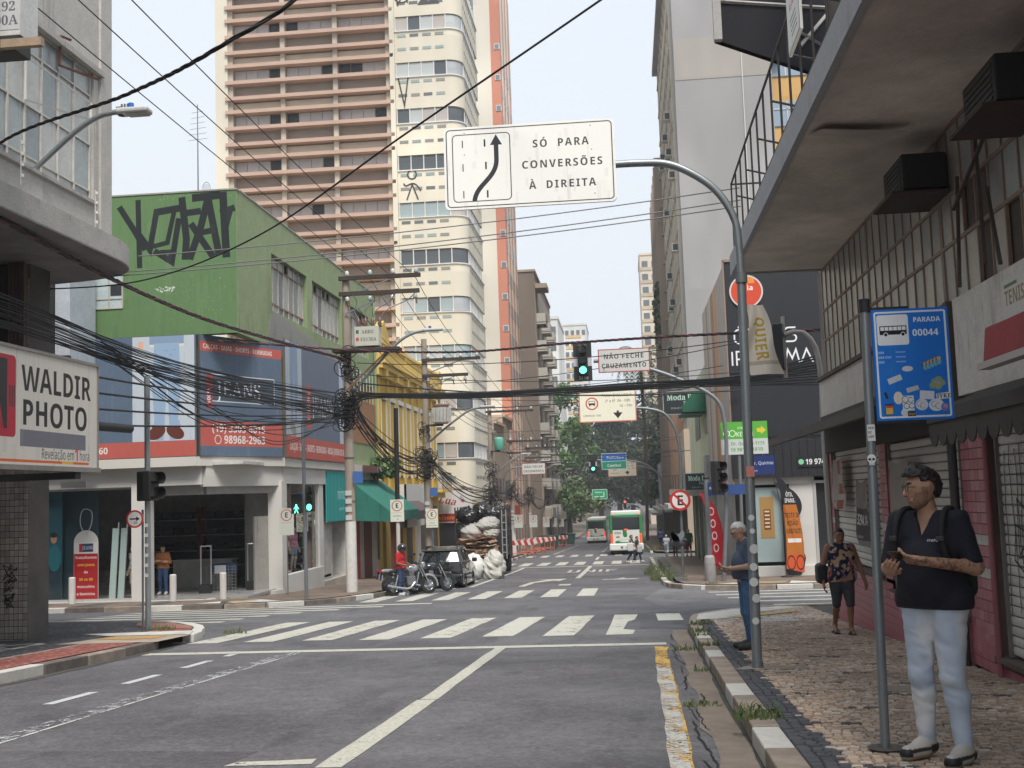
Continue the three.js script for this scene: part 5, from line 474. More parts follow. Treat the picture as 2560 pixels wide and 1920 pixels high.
  pw(tg, 'print', new THREE.PlaneGeometry(0.82, 1.85).translate(-17.85, E0 + 0.94, -36.745), printMat(canvasTex(512, 1156, (x, w, h) => { x.fillStyle = '#d9d6d2'; x.fillRect(0, 0, w, h); x.fillStyle = '#1d3557'; x.fillRect(110, 20, 300, 170); x.fillStyle = '#b3202b'; x.fillRect(110, 20, 62, 170); x.fillStyle = '#dfe4ea'; x.font = '92px serif'; x.fillText('JEANS', 178, 138, 226); x.fillStyle = '#b3141c'; x.fillRect(0, 225, w, h - 225); x.textAlign = 'center'; x.font = 'bold 76px sans-serif'; [['Trabalhamos', '#ece6e2'], ['com jeans', '#e6c93c'], ['de', '#ece6e2'], ['34 ao 60', '#e6c93c'], ['masculino', '#ece6e2'], ['e feminino', '#ece6e2']].forEach(([s, c], i) => { x.fillStyle = c; x.fillText(s, w / 2, 330 + i * 148, w - 50); }); })));
  for (const [x, d, l] of [[-17.0, 37.0, 'left'], [-16.75, 37.1, 'right']]) { const t = thing('glass_sheet', `${l} pale glass panel leaning beside the price tag standee`, 'glass panel', x, E0, d, 'glass panels in the display window'); mesh(t, 'sheet', bx(0.22, 2.3, 0.03, 0, 1.15, 0, 0, 0, -0.06), M(0.4, 0.52, 0.5, 0.2)); mesh(t, 'edge', bx(0.03, 2.5, 0.04, 0.1, 1.25, 0.02, 0, 0, -0.06), M(0.45, 0.5, 0.5, 0.3)); }
  const po = thing('shop_poster', 'tall teal poster of a person at the left end of the display window', 'poster', -19.0, E0, 36.7); pw(po, 'sheet', [B(-19.35, -18.65, E0, 2.05, 36.7, 36.72)], M(0.02, 0.12, 0.15, 0.6)); pw(po, 'print', new THREE.PlaneGeometry(0.68, 3.3).translate(-19.0, E0 + 1.68, -36.695), printMat(canvasTex(140, 680, (x, w, h) => { x.fillStyle = '#0f4a58'; x.fillRect(0, 0, w, h); x.fillStyle = '#0b2d38'; x.fillRect(0, 440, w, 240); x.fillStyle = '#14616b'; x.beginPath(); x.ellipse(90, 400, 46, 90, 0, 0, 7); x.fill(); x.fillStyle = '#a98067'; x.beginPath(); x.ellipse(84, 270, 22, 32, 0, 0, 7); x.fill(); x.fillStyle = '#241a14'; x.beginPath(); x.ellipse(84, 244, 25, 18, 0, 0, 7); x.fill(); }))); }
// bollards, bin, teal sign, awnings of the neighbours
{ const m = GS(0.5, 0.48, 0.46, 0.8, { ts: 1 }); for (const [x, d, l] of [[-17.55, 35.2, 'white bollard before the display window of the jeans shop'], [-14.3, 35.3, 'white bollard before the open jeans shop, left of the two'], [-12.9, 35.9, 'white bollard before the open jeans shop, right of the two']]) { const t = thing('bollard', l, 'bollard', x, gk(d), d, 'white bollards on the far left pavement'); mesh(t, 'post', lathe([[0, 0.86], [0.09, 0.85], [0.105, 0.82], [0.105, 0], [0.13, -0.02]], 16), m); mesh(t, 'foot', cyl(0.15, 0.14, 0.04, 0, 0.01, 0, 14), G(0.2, 0.18, 0.16)); }
  const t = thing('wheelie_bin', 'black wheelie bin in the doorway beside the jeans shop', 'bin', -12.95, -1.72, 46.2); mesh(t, 'body', (() => { const g = new THREE.CylinderGeometry(0.36, 0.29, 0.72, 4, 1); g.rotateY(Math.PI / 4); return g.translate(0, 0.4, 0); })(), M(0.015, 0.015, 0.016, 0.5)); mesh(t, 'lid', rbx(0.58, 0.07, 0.6, 0.03, 0, 0.8, 0), M(0.02, 0.02, 0.02, 0.4)); mesh(t, 'label', new THREE.CircleGeometry(0.08, 12).translate(0, 0.45, 0.245), M(0.3, 0.4, 0.5, 0.5));
  const ts = thing('teal_shop_sign', 'teal fabric sign over the doorway beside the jeans shop', 'shop sign', -12.1, 0.9, 47); pw(ts, 'panel', [B(-12.08, -12.02, 0.6, 2.65, 45.5, 49.4)], M(0.03, 0.33, 0.33, 0.7)); pw(ts, 'print', new THREE.PlaneGeometry(3.85, 2.0).rotateY(Math.PI / 2).translate(-12.012, 1.63, -47.45), printMat(canvasTex(512, 266, (x, w, h) => { x.fillStyle = '#27938f'; x.fillRect(0, 0, w, h); x.fillStyle = 'rgba(40,170,170,.5)'; for (let k = 0; k < 7; k++) x.fillRect(k * 80 + 10, 0, 22, h); x.fillStyle = '#bfe3e0'; x.font = '86px sans-serif'; x.save(); x.scale(0.75, 1); x.fillText('mimos', 290, 150); x.restore(); x.font = '26px sans-serif'; x.fillText('acessórios', 250, 210); }), 0.7));
  const aw = (label, d0, d1, y0, y1, out, col) => { const q = thing('fabric_awning', label, 'awning', XG, y0, (d0 + d1) / 2); const sh = new THREE.Shape([[0, y1], [out, y0 + 0.45], [out, y0], [out - 0.03, y0], [out - 0.03, y0 + 0.4], [0, y1 - 0.06]].map((p) => new THREE.Vector2(...p))); const g = new THREE.ExtrudeGeometry(sh, { depth: d1 - d0, bevelEnabled: false }); g.translate(XG, 0, -d1); pw(q, 'cover', uvm(flat(g)), col); const e = poly([[0, y1], [out, y0 + 0.45], [out, y0], [0, y0 + 0.1]], 0.02); pw(q, 'end_panel', e.clone().translate(XG, 0, -d0 - 0.01), col); return q; };
  aw('dark green awning over the doors past the teal sign', 50.5, 57.5, 0.45, 2.4, 1.9, GS(0.02, 0.15, 0.12, 0.8)); aw('small brown awning below the yellow facade', 59, 64, 0.35, 1.7, 1.6, GS(0.09, 0.06, 0.07, 0.8)); }
{ const t = thing('roof_antenna', 'thin television mast with a small grid dish on the green building roof', 'antenna', -14.6, 11.8, 38.5), m = M(0.2, 0.2, 0.21, 0.5), z = -38.5; pw(t, 'mast', [bar(V(-14.6, 11.7, z), V(-14.6, 15.6, z), 0.03, 6, 0.015)], m); for (let k = 0; k < 6; k++) pw(t, 'element', [bar(V(-14.95 + k * 0.03, 14.3 + k * 0.2, z), V(-14.25 - k * 0.03, 14.35 + k * 0.2, z), 0.008, 4)], m); pw(t, 'dish_rim', [new THREE.TorusGeometry(0.32, 0.012, 5, 20).scale(0.5, 1, 1).translate(-14.3, 12.45, z)], m); for (let k = 0; k < 6; k++) pw(t, 'dish_wire', [bar(V(-14.4 + k * 0.04, 12.2, z), V(-14.4 + k * 0.04, 12.7, z), 0.006, 4)], m); pw(t, 'boom', [bar(V(-14.6, 12.4, z), V(-13.3, 12.4, z), 0.014, 5)], m); }
const leafVM = new THREE.MeshStandardMaterial({ vertexColors: true, roughness: 0.75, side: THREE.DoubleSide });
// ---------- yellow two-storey townhouse ----------
{
  const t = thing('yellow_townhouse', 'bright yellow old townhouse with cornice and white window surrounds', 'building', XG, gk(66), 66), ye = GX(0.55, 0.36, 0.06, 0.85, { ts: 4 }), yl = GX(0.62, 0.44, 0.13, 0.85, { ts: 3 }), wh = GX(0.68, 0.66, 0.62, 0.7), x = XG;
  pw(t, 'wall', [B(x - 0.1, x - 9, -3.5, 8.9, 56.7, 75.8)], ye); pw(t, 'cornice', [B(x + 0.55, x - 0.2, 8.3, 8.5, 56.7, 76), B(x + 0.4, x - 0.2, 8.05, 8.3, 56.7, 75.9), B(x + 0.2, x - 0.2, 7.7, 8.05, 56.7, 75.9), B(x + 0.3, x - 0.2, 8.5, 9.3, 56.7, 75.9), B(x + 0.4, x - 0.2, 9.3, 9.45, 56.7, 76)], yl);
  for (let k = 0; k < 7; k++) pw(t, 'corbel', [B(x + 0.42, x - 0.05, 7.62, 8.05, 57.6 + k * 2.9, 58.0 + k * 2.9)], yl); for (let k = 0; k < 4; k++) pw(t, 'parapet_pier', [B(x + 0.36, x - 0.2, 8.5, 9.7, 57 + k * 5.9, 57.6 + k * 5.9)], yl);
  pw(t, 'pediment', [poly([[0, 0], [2.6, 0], [2.2, 0.7], [1.3, 1.15], [0.4, 0.7]], 0.3, 0.03).rotateY(Math.PI / 2).translate(x - 0.1, 9.45, -56.8)], yl); 
  for (let k = 0; k < 8; k++) { const d = 58 + k * 2.25; pw(t, 'pilaster', [B(x + 0.02, x - 0.12, 1.6, 7.7, d - 0.62, d - 0.2)], yl); const w = pw(t, 'window', [B(x - 0.06, x - 0.09, 2.6, 6.6, d, d + 1.25)], GX(0.2, 0.14, 0.05)); pw(w, 'surround', [B(x + 0.03, x - 0.1, 2.6, 6.7, d - 0.1, d), B(x + 0.03, x - 0.1, 2.6, 6.7, d + 1.25, d + 1.35), B(x + 0.05, x - 0.1, 6.6, 6.85, d - 0.15, d + 1.4)], wh); pw(w, 'shutter_leaf', [B(x - 0.03, x - 0.06, 2.7, 6.5, d + 0.04, d + 0.6)], ye); pw(w, 'shutter_leaf', [B(x - 0.03, x - 0.06, 2.7, 6.5, d + 0.66, d + 1.2)], ye); }
  pw(t, 'balcony', [B(x + 0.9, x, 1.75, 1.95, 71.5, 75.5), B(x + 0.5, x, 1.4, 1.75, 72, 75)], yl); for (let k = 0; k < 8; k++) pw(t, 'baluster', [bar(V(x + 0.85, 1.95, -71.7 - k * 0.53), V(x + 0.85, 3.0, -71.7 - k * 0.53), 0.025)], M(0.05, 0.05, 0.05, 0.5)); pw(t, 'handrail', [bar(V(x + 0.85, 3.0, -71.5), V(x + 0.85, 3.0, -75.5), 0.03)], M(0.05, 0.05, 0.05, 0.5));
  for (let k = 0; k < 4; k++) { const d = 58.2 + k * 4.4; pw(t, 'ground_pier', [B(x + 0.06, x - 0.1, -3.4, 1.5, d, d + 1.1)], k < 2 ? GX(0.5, 0.36, 0.1) : GX(0.6, 0.58, 0.57)); pw(t, 'shop_door', [B(x + 0.01, x - 0.1, -3.2, 0.9, d + 1.3, d + 3.1)], k === 0 ? GX(0.3, 0.1, 0.06) : G(0.08, 0.07, 0.07)); } pw(t, 'white_panel', [B(x + 0.7, x + 0.6, -0.1, 2.2, 60.5, 68), B(x + 0.12, x + 0.7, -0.1, 2.2, 60.5, 60.6)], GX(0.6, 0.6, 0.6, 0.6)); pw(t, 'string_course', [B(x + 0.25, x - 0.1, 1.45, 1.75, 56.8, 75.8)], yl);
  // potted bush on the ledge
  const b = thing('ledge_plant', 'bushy green plant on the ledge between green and yellow facades', 'plant', x + 0.6, 3.0, 55.5); leafBall(b, 'leaves', 260, 0.9, 0.6, 0.9, 0.16, RNG(19), [0.06, 0.11, 0.03]);
}
function leafBall(parent, name, n, rx, ry, rz, size, r, col, mat, off = [0, 0, 0], shell = 0.55) { const pos = [], colr = []; for (let i = 0; i < n; i++) { let x, y, z, l; do { x = r() * 2 - 1; y = r() * 2 - 1; z = r() * 2 - 1; l = x * x + y * y + z * z; } while (l > 1 || l < shell * shell * r()); const s = size * (0.6 + 0.8 * r()), a = V(r() - .5, r() - .5, r() - .5).normalize(), b = V(r() - .5, r() - .5, r() - .5).cross(a).normalize(), c = V(x * rx + off[0], y * ry + off[1], z * rz + off[2]); const p = [c.clone().addScaledVector(a, s), c.clone().addScaledVector(b, s * 0.55), c.clone().addScaledVector(a, -s), c.clone().addScaledVector(b, -s * 0.55)]; p[1].y += s * 0.15; for (const k of [0, 1, 2, 0, 2, 3]) pos.push(p[k].x, p[k].y, p[k].z); const v = 0.65 + 0.7 * r(), w = 0.85 + 0.3 * r(); for (let k = 0; k < 6; k++) colr.push(col[0] * v * w, col[1] * v, col[2] * v); }
  const g = new THREE.BufferGeometry(); g.setAttribute('position', new THREE.Float32BufferAttribute(pos, 3)); g.setAttribute('color', new THREE.Float32BufferAttribute(colr, 3)); g.computeVertexNormals(); uvm(g); const o = new THREE.Mesh(g, mat || leafVM); o.name = name; parent.add(o); return o; }
// ---------- apartment tower with pink sunshades ----------
{
  const D0 = 78, x0 = -27.3, x1 = -15.35, xr = -10.35, cr = 1.1, side = 87, t = thing('apartment_tower', 'beige apartment tower with pink horizontal sunshades and rounded white corner', 'building', -18, gk(80), 80);
  const cream = GX(0.7, 0.65, 0.55, 0.85, { ts: 5 }), beige = GX(0.5, 0.44, 0.37, 0.9, { ts: 5 }), pink = GX(0.55, 0.39, 0.32, 0.85, { ts: 3 }), dk = GX(0.34, 0.29, 0.25, 0.9), shut = [GX(0.58, 0.56, 0.57, 0.6), GX(0.54, 0.53, 0.54, 0.6), GX(0.6, 0.58, 0.58, 0.6)], blk = M(0.02, 0.02, 0.022, 0.4);
  pw(t, 'core', [B(x0, x1, -4, 44, D0 + 0.55, side)], beige); pw(t, 'edge_wall', [B(x0 - 0.9, x0, -4, 44, D0 - 0.1, side), B(x1 - 0.1, x1 + 0.25, -4, 44, D0 - 0.25, D0 + 0.6)], cream);
  const nb = 3, bw = (x1 - 0.1 - x0 - 0.35) / nb; for (let b = 0; b <= nb; b++) pw(t, 'rib', [B(x0 + b * bw + (b ? 0 : 0), x0 + b * bw + 0.34, -4, 44, D0 + 0.05, D0 + 0.56)], beige);
  const finG = uvm(flat(new THREE.BoxGeometry(x1 - x0 + 0.3, 0.26, 0.7))), pnlW = (bw - 0.4) / 4, shG = bx(pnlW - 0.04, 0.92, 0.04), recG = bx(bw - 0.36, 0.7, 0.05), beiG = bx(bw - 0.36, 0.5, 0.06), lv = bx(pnlW - 0.1, 0.025, 0.02), rp = RNG(55);
  const lou = join([...Array(9)].map((_, i) => { const g = lv.clone(); g.translate(0, -0.4 + i * 0.1, 0.03); return flat(g); }).concat([flat(shG.clone())]));
  for (let k = 0; k < 9; k++) { const y = 39.27 - 3.375 * k; for (const [dy, dd] of [[0, 0], [-1.2, 0.02], [-2.38, 0]]) put(t, 'sunshade', finG, pink, (x0 + x1) / 2, y + dy + 0.15, D0 + 0.1 + dd);
    for (let b = 0; b < nb; b++) { const bx0 = x0 + b * bw + 0.36; const open = rp(); for (let q = 0; q < 4; q++) { const isOpen = (k === 3 && ((b === 0 && q === 3) || (b === 1 && q === 0) || (b === 2 && q === 3))) || (k === 1 && ((b === 0 && q === 3) || (b === 1 && q === 0))) || (k === 2 && ((b === 0 && q === 3) || (b === 1 && q === 3) || (b === 2 && q < 2))) || (k > 3 && rp() < 0.1); if (isOpen) put(t, 'open_window', bx(pnlW - 0.06, 0.9, 0.03), blk, bx0 + pnlW * (q + 0.5), y - 0.48, D0 + 0.47); else put(t, 'shutter', lou, shut[Math.floor(rp() * 3)], bx0 + pnlW * (q + 0.5), y - 0.48, D0 + 0.44); }
      put(t, 'recess_panel', recG, dk, bx0 + bw / 2 - 0.2, y - 1.65, D0 + 0.5); put(t, 'spandrel', beiG, GX(0.62, 0.56, 0.46, 0.9), bx0 + bw / 2 - 0.2, y - 2.72, D0 + 0.36); } }
  // rounded white wing: solid bands with window strips between
  const outline = (o) => { const s = new THREE.Shape(); s.moveTo(x1 + 0.25, D0 - o); s.lineTo(xr - cr, D0 - o); s.absarc(xr - cr, D0 + cr, cr + o, -Math.PI / 2, 0, false); s.lineTo(xr + o, side); s.lineTo(x1 + 0.25, side); return s; };
  const band = (y, h, o, m, name) => { const g = new THREE.ExtrudeGeometry(outline(o), { depth: h, bevelEnabled: false, curveSegments: 10 }); g.rotateX(-Math.PI / 2); g.translate(0, y, 0); return pw(t, name, uvm(flat(g)), m); };
  band(-4, 49, -0.16, M(0.16, 0.17, 0.18, 0.4), 'wing_core'); const glassM = [GX(0.36, 0.44, 0.46, 0.2), GX(0.5, 0.53, 0.54, 0.3), GX(0.1, 0.115, 0.13, 0.15), GX(0.48, 0.44, 0.42, 0.4), GX(0.42, 0.44, 0.47, 0.3)], fr = GX(0.72, 0.72, 0.72, 0.5), ventM = [GX(0.34, 0.42, 0.42, 0.3), GX(0.16, 0.18, 0.19, 0.3), GX(0.3, 0.3, 0.28, 0.4)];
  const pw0 = (xr - cr - x1 - 0.3) / 4, paneG = bx(pw0 - 0.08, 0.94, 0.03), sideG = bx(0.03, 0.94, 0.72), vG = bx(0.62, 0.2, 0.04), vsG = bx(0.04, 0.2, 0.34), postG = bx(0.07, 1.04, 0.08);
  for (let k = 0; k < 12; k++) { const yt = 38.9 - 3.375 * k; if (yt < 2.6) break; band(yt - 3.375 + 0.0, 2.3, 0, cream, 'spandrel_band'); band(yt - 1.075 - 0.05, 0.07, 0.08, fr, 'window_sill'); 
    const curtain = Math.floor(rp() * 3); for (let q = 0; q < 4; q++) { const xc = x1 + 0.3 + pw0 * (q + 0.5); const gm = k === 1 && q === 1 ? 2 : rp() < 0.55 ? [0, 1, 3][curtain] : Math.floor(rp() * 5); put(t, 'window_pane', paneG, glassM[k === 6 || k === 4 ? 2 : gm], xc, yt - 0.53, D0 + 0.1); put(t, 'window_post', postG, fr, x1 + 0.3 + pw0 * q, yt - 0.53, D0 + 0.06); put(t, 'vent', vG, ventM[Math.floor(rp() * 3)], xc, yt - 1.42, D0 - 0.005); put(t, 'vent', vG, ventM[Math.floor(rp() * 3)], xc, yt - 2.4, D0 - 0.005); }
    const cg = new THREE.CylinderGeometry(cr - 0.08, cr - 0.08, 0.94, 8, 1, true, 0, Math.PI / 2); cg.translate(xr - cr, 0, 0); put(t, 'curved_pane', uvm(flat(cg)), glassM[k === 6 ? 2 : Math.floor(rp() * 5)], 0, yt - 0.53, D0 + cr).rotation.y = 0; put(t, 'window_post', postG, fr, xr - cr, yt - 0.53, D0 + 0.06);
    for (let q = 0; q < 9; q++) { const d = D0 + cr + 0.4 + q * 0.8; put(t, 'window_pane', sideG, glassM[Math.floor(rp() * 5)], xr - 0.1, yt - 0.53, d); put(t, 'window_post', postG, fr, xr - 0.06, yt - 0.53, d - 0.4); put(t, 'vent', vsG, ventM[1], xr + 0.005, yt - 1.42, d); put(t, 'vent', vsG, ventM[1], xr + 0.005, yt - 2.4, d); } }
  band(1.2, 1.0, 0.02, cream, 'lower_band'); const gf = M(0.05, 0.05, 0.055, 0.7); pw(t, 'shop_front', [B(x1, xr + 0.05, -3.4, 1.2, D0 - 0.02, D0 + 0.2), B(xr, xr + 0.06, -3.6, 1.2, D0, side)], gf);
  pw(t, 'graffiti', new THREE.PlaneGeometry(4.6, 18).translate(-12.9, 29.6, -D0 + 0.03), new THREE.MeshStandardMaterial({ transparent: true, roughness: 0.8, side: THREE.DoubleSide, map: canvasTex(300, 1174, (x) => { x.strokeStyle = '#3a3a3c'; x.lineWidth = 6; const s = 65.2; const Y = (y) => (38.6 - y) * s, X = (q) => (q + 15.2) * s; x.beginPath(); x.arc(X(-14.5), Y(37.1), 36, 0.2, 3); x.moveTo(X(-15), Y(37.5)); x.lineTo(X(-14.8), Y(36.4)); x.lineTo(X(-14.3), Y(37.4)); x.lineTo(X(-14.1), Y(36.5)); x.stroke(); x.fillStyle = '#4a4a4c'; x.beginPath(); x.moveTo(X(-13.4), Y(36.3)); x.lineTo(X(-12.9), Y(37)); x.lineTo(X(-12.6), Y(36.5)); x.lineTo(X(-12.2), Y(37)); x.lineTo(X(-11.8), Y(36.3)); x.fill(); x.beginPath(); x.moveTo(X(-14.9), Y(31)); x.lineTo(X(-14.5), Y(29)); x.lineTo(X(-14.2), Y(31)); x.stroke(); x.beginPath(); x.arc(X(-14.1), Y(24), 20, 0, 7); x.moveTo(X(-14.7), Y(23.4)); x.bezierCurveTo(X(-14.5), Y(22.8), X(-14.1), Y(24), X(-13.5), Y(22.8)); x.moveTo(X(-14.1), Y(23.3)); x.lineTo(X(-14.5), Y(22.2)); x.moveTo(X(-14.1), Y(23.3)); x.lineTo(X(-13.7), Y(22.2)); x.stroke(); }) }));
  pw(t, 'shop_fascia', [B(xr + 0.5, xr + 0.05, 0.2, 1.15, D0, side), B(-13.3, xr + 0.5, 0.2, 1.15, D0 - 0.5, D0)], GX(0.5, 0.45, 0.36)); for (let q = 0; q < 3; q++) pw(t, 'shop_door', [B(xr + 0.06, xr + 0.08, -3.4, 0.1, D0 + 0.8 + q * 2.8, D0 + 2.9 + q * 2.8)], G(0.05, 0.05, 0.055));
}
{ const t = thing('childrens_shop_sign', 'white shop sign with red Lua script below the apartment tower', 'shop sign', -11.9, -0.3, 76.2); pw(t, 'panel', [B(-13.6, -10.3, -0.25, 1.95, 76.1, 76.25)], GX(0.6, 0.58, 0.55)); pw(t, 'print', new THREE.PlaneGeometry(3.2, 2.1).translate(-11.95, 0.86, -76.09), printMat(canvasTex(480, 315, (x, w, h) => { x.fillStyle = '#c9c6c4'; x.fillRect(0, 0, w, h); x.fillStyle = '#a02a34'; x.font = 'italic bold 96px serif'; x.fillText('e', 60, 130); x.save(); x.translate(140, 120); x.rotate(0.2); x.fillText('Lua', 0, 0); x.restore(); x.fillStyle = '#9aa3ad'; x.beginPath(); x.arc(400, 90, 40, 0.8, 4.2); x.fill(); x.fillStyle = '#b0302c'; x.beginPath(); x.arc(395, 110, 16, 0, 7); x.fill(); x.fillStyle = '#8f1f1c'; x.fillRect(0, 235, w, 80); x.fillStyle = '#d68a4a'; x.font = 'italic bold 50px serif'; x.fillText('til e Infanto Juvenil', 10, 292); }))); pw(t, 'frame', [B(-13.65, -10.25, 1.95, 2.05, 76.05, 76.3)], GX(0.5, 0.45, 0.36)); }
// ---------- white and orange tower, soot-dark block with balconies, distant blocks ----------
{
  const t = thing('orange_striped_tower', 'tall cream tower with orange vertical stripes and small square windows', 'building', -13, gk(112), 112), cream = GX(0.7, 0.66, 0.58, 0.9, { ts: 7 }), or = GX(0.56, 0.23, 0.16, 0.85, { ts: 7 }), wn = M(0.2, 0.24, 0.28, 0.2), fr = GX(0.7, 0.7, 0.7, 0.5);
  pw(t, 'wall', [B(-30, -11.9, -5, 56, 112, 124), B(-11.9, -11.0, -5, 56, 112.25, 124)], cream); pw(t, 'orange_stripe', [B(-11.9, -10.98, -5, 56, 112.0, 112.25)], or); const fG = bx(0.56, 0.6, 0.08), pG = bx(0.42, 0.46, 0.1); for (let k = 0; k < 17; k++) { const y = 46.5 - 3.19 * k; if (y < -3) break; const f = put(t, 'window', fG, fr, -11.25, y, 111.98); const p = mesh(f, 'pane', pG, wn); p.position.z = 0.012; }
  const sw = 1.55; for (let k = 0; k < 7; k++) { pw(t, 'side_stripe', [B(-10.97, -11.1, -5, 56, 112.6 + k * sw, 112.6 + k * sw + 0.75)], k % 2 ? cream : or); const g = bx(0.06, 1.3, 0.5); for (let j = 0; j < 17; j++) put(t, 'slot_window', g, wn, -10.99, 45.5 - 3.19 * j, 113.7 + k * sw); }
}
{
  const t = thing('soot_dark_block', 'soot-stained concrete block with projecting balconies beyond the orange tower', 'building', -10, gk(130), 130), soot = GX(0.2, 0.165, 0.14, 0.95, { ts: 6 }), pale = GX(0.36, 0.3, 0.25, 0.9, { ts: 5 }), bal = GX(0.48, 0.46, 0.42, 0.9);
  pw(t, 'wall', [B(-26, -9.25, -5, 25.7, 124.2, 150)], soot); pw(t, 'street_wall', [B(-9.2, -9.3, -5, 24.6, 124.4, 150)], pale); pw(t, 'roof_slab', [B(-26, -7.9, 23.9, 24.4, 124.4, 128), B(-26, -9.1, 25.7, 25.95, 124.1, 150)], pale);
  for (let k = 0; k < 10; k++) { const y = 20.3 - 3.02 * k; if (y < -2) break; for (const d of [125.4, 133, 141]) { const b = pw(t, 'balcony', [B(-9.2, -8.2, y - 0.25, y, d, d + 3.2), B(-8.25, -8.2, y, y + 0.55, d, d + 3.2), B(-9.2, -8.2, y, y + 0.95, d - 0.06, d)], bal); pw(b, 'opening', [B(-9.19, -9.16, y, y + 2.1, d + 0.3, d + 2.8)], M(0.06, 0.055, 0.05, 0.6)); for (let q = 0; q < 3; q++) pw(b, 'rail', [bar(V(-8.22, y + 0.62 + q * 0.15, -d), V(-8.22, y + 0.62 + q * 0.15, -d - 3.2), 0.02, 4)], M(0.3, 0.3, 0.3, 0.5)); } }
  const pl = thing('balcony_plant', 'green bush on the upper balcony of the soot-stained block', 'plant', -8.9, 20.6, 126.5); leafBall(pl, 'leaves', 160, 0.9, 0.8, 0.9, 0.22, RNG(29), [0.07, 0.1, 0.05]);
}
function slabBlock(name, label, x0, x1, top, d, o) { const t = thing(name, label, 'building', (x0 + x1) / 2, gk(d), d), { wall, stripe, n = 12, fh = 3, side = x1, depth = 20, cols = 5, win = M(0.13, 0.15, 0.17, 0.3) } = o; pw(t, 'wall', [B(x0, x1, -8, top, d, d + depth)], wall); const w = (x1 - x0) / cols, wg = bx(w * 0.6, 1.3, 0.2); for (let k = 0; k < n; k++) { const y = top - 2 - fh * k; if (stripe) pw(t, 'spandrel', [B(x0 + (o.inset || 0), x1 - (o.inset2 || 0), y - 1.55, y - 0.75, d - 0.12, d)], stripe); for (let c = 0; c < cols; c++) put(t, 'window', wg, win, x0 + w * (c + 0.5), y, d); } pw(t, 'parapet', [B(x0 - 0.15, x1 + 0.15, top, top + 0.5, d - 0.15, d + depth)], wall); return t; }
slabBlock('pale_block', 'white apartment block with yellow bands in the far distance', -19, -9.7, 48, 320, { wall: GX(0.68, 0.68, 0.67, 0.9, { ts: 9 }), stripe: GX(0.62, 0.43, 0.2, 0.9), n: 16, fh: 3.05, cols: 6, inset: 3.5, inset2: 1.5 });
slabBlock('pale_block', 'narrow white block behind the soot-stained balconies', -15, -11.3, 32.6, 205, { wall: GX(0.68, 0.68, 0.67, 0.9, { ts: 9 }), n: 11, fh: 3, cols: 2 });
slabBlock('pale_block', 'cream apartment block with window grid far off on the right', 4.9, 16, 55, 262, { wall: GX(0.66, 0.58, 0.47, 0.9, { ts: 9 }), stripe: GX(0.5, 0.42, 0.32, 0.9), n: 18, fh: 3, cols: 5 });
{ const t = thing('low_house', 'low white house front among the far trees', 'building', -6, gk(300), 300); pw(t, 'wall', [B(-9.5, -4.5, -6, 3, 300, 306)], GX(0.6, 0.58, 0.54)); pw(t, 'roof', [B(-9.9, -4.2, 3, 3.5, 299.6, 306)], G(0.35, 0.2, 0.14)); for (let k = 0; k < 3; k++) pw(t, 'window', [B(-9 + k * 1.5, -8.2 + k * 1.5, -0.5, 1.3, 299.8, 300)], M(0.08, 0.08, 0.09, 0.4)); }
// far left row of shops
{ const rows = [['corner_shop', 'narrow grey shop with a slanted pale sign past the parked truck', 88.2, 96, -11.0, 6.5, [0.42, 0.4, 0.38], [0.55, 0.55, 0.54]], ['corner_shop', 'dark shop front with red awning board on the left', 96.2, 104, -11.0, 7.5, [0.38, 0.3, 0.24], [0.5, 0.3, 0.22]], ['corner_shop', 'ochre shop with an orange sign board on the left', 104.2, 111.8, -11.1, 8.5, [0.45, 0.36, 0.28], [0.6, 0.1, 0.04]], ['corner_shop', 'grey two-storey shop beneath the soot-stained block', 124.5, 138, -9.0, 2.2, [0.33, 0.28, 0.25], [0.4, 0.35, 0.3]], ['corner_shop', 'bright blue two-storey house on the left far down the street', 151, 161, -10.2, 9.5, [0.05, 0.2, 0.62], [0.05, 0.25, 0.7]], ['corner_shop', 'brown house beyond the blue one', 161.3, 175, -10.4, 6, [0.3, 0.22, 0.17], [0.4, 0.3, 0.1]], ['corner_shop', 'grey house low down at the dip of the street, left side', 175.5, 200, -10.6, 4.5, [0.35, 0.33, 0.31], [0.4, 0.38, 0.36]]];
  for (const [n, l, d0, d1, x, top, c, s] of rows) { const t = thing(n, l, 'building', x, gk((d0 + d1) / 2), (d0 + d1) / 2, 'shops along the far left side'); pw(t, 'wall', [B(x, x - 7, -8, top, d0, d1)], GX(...c, 0.9, { ts: 4 })); const y = gk(d0); pw(t, 'sign_board', [B(x + 0.7, x, y + 3.0, y + 4.1, d0 + 0.3, d1 - 0.3)], GX(...s, 0.7)); pw(t, 'doorway', [B(x + 0.03, x, y - 1, y + 2.8, d0 + 0.6, d1 - 0.6)], M(0.045, 0.04, 0.04, 0.7)); for (let k = 0; k < 3; k++) { const w = (d1 - d0) / 3, dd = d0 + w * (k + 0.2); if (top > y + 6.5) pw(t, 'window', [B(x + 0.03, x, y + 4.8, y + 6.3, dd, dd + w * 0.55)], M(0.08, 0.08, 0.09, 0.3)); pw(t, 'door_pier', [B(x + 0.12, x, y - 1, y + 2.9, dd - 0.3, dd)], GX(c[0] * 1.3, c[1] * 1.25, c[2] * 1.2, 0.9)); } pw(t, 'cornice', [B(x + 0.25, x - 7, top, top + 0.25, d0 - 0.02, d1 + 0.02)], GX(c[0] * 1.15, c[1] * 1.15, c[2] * 1.15)); } }
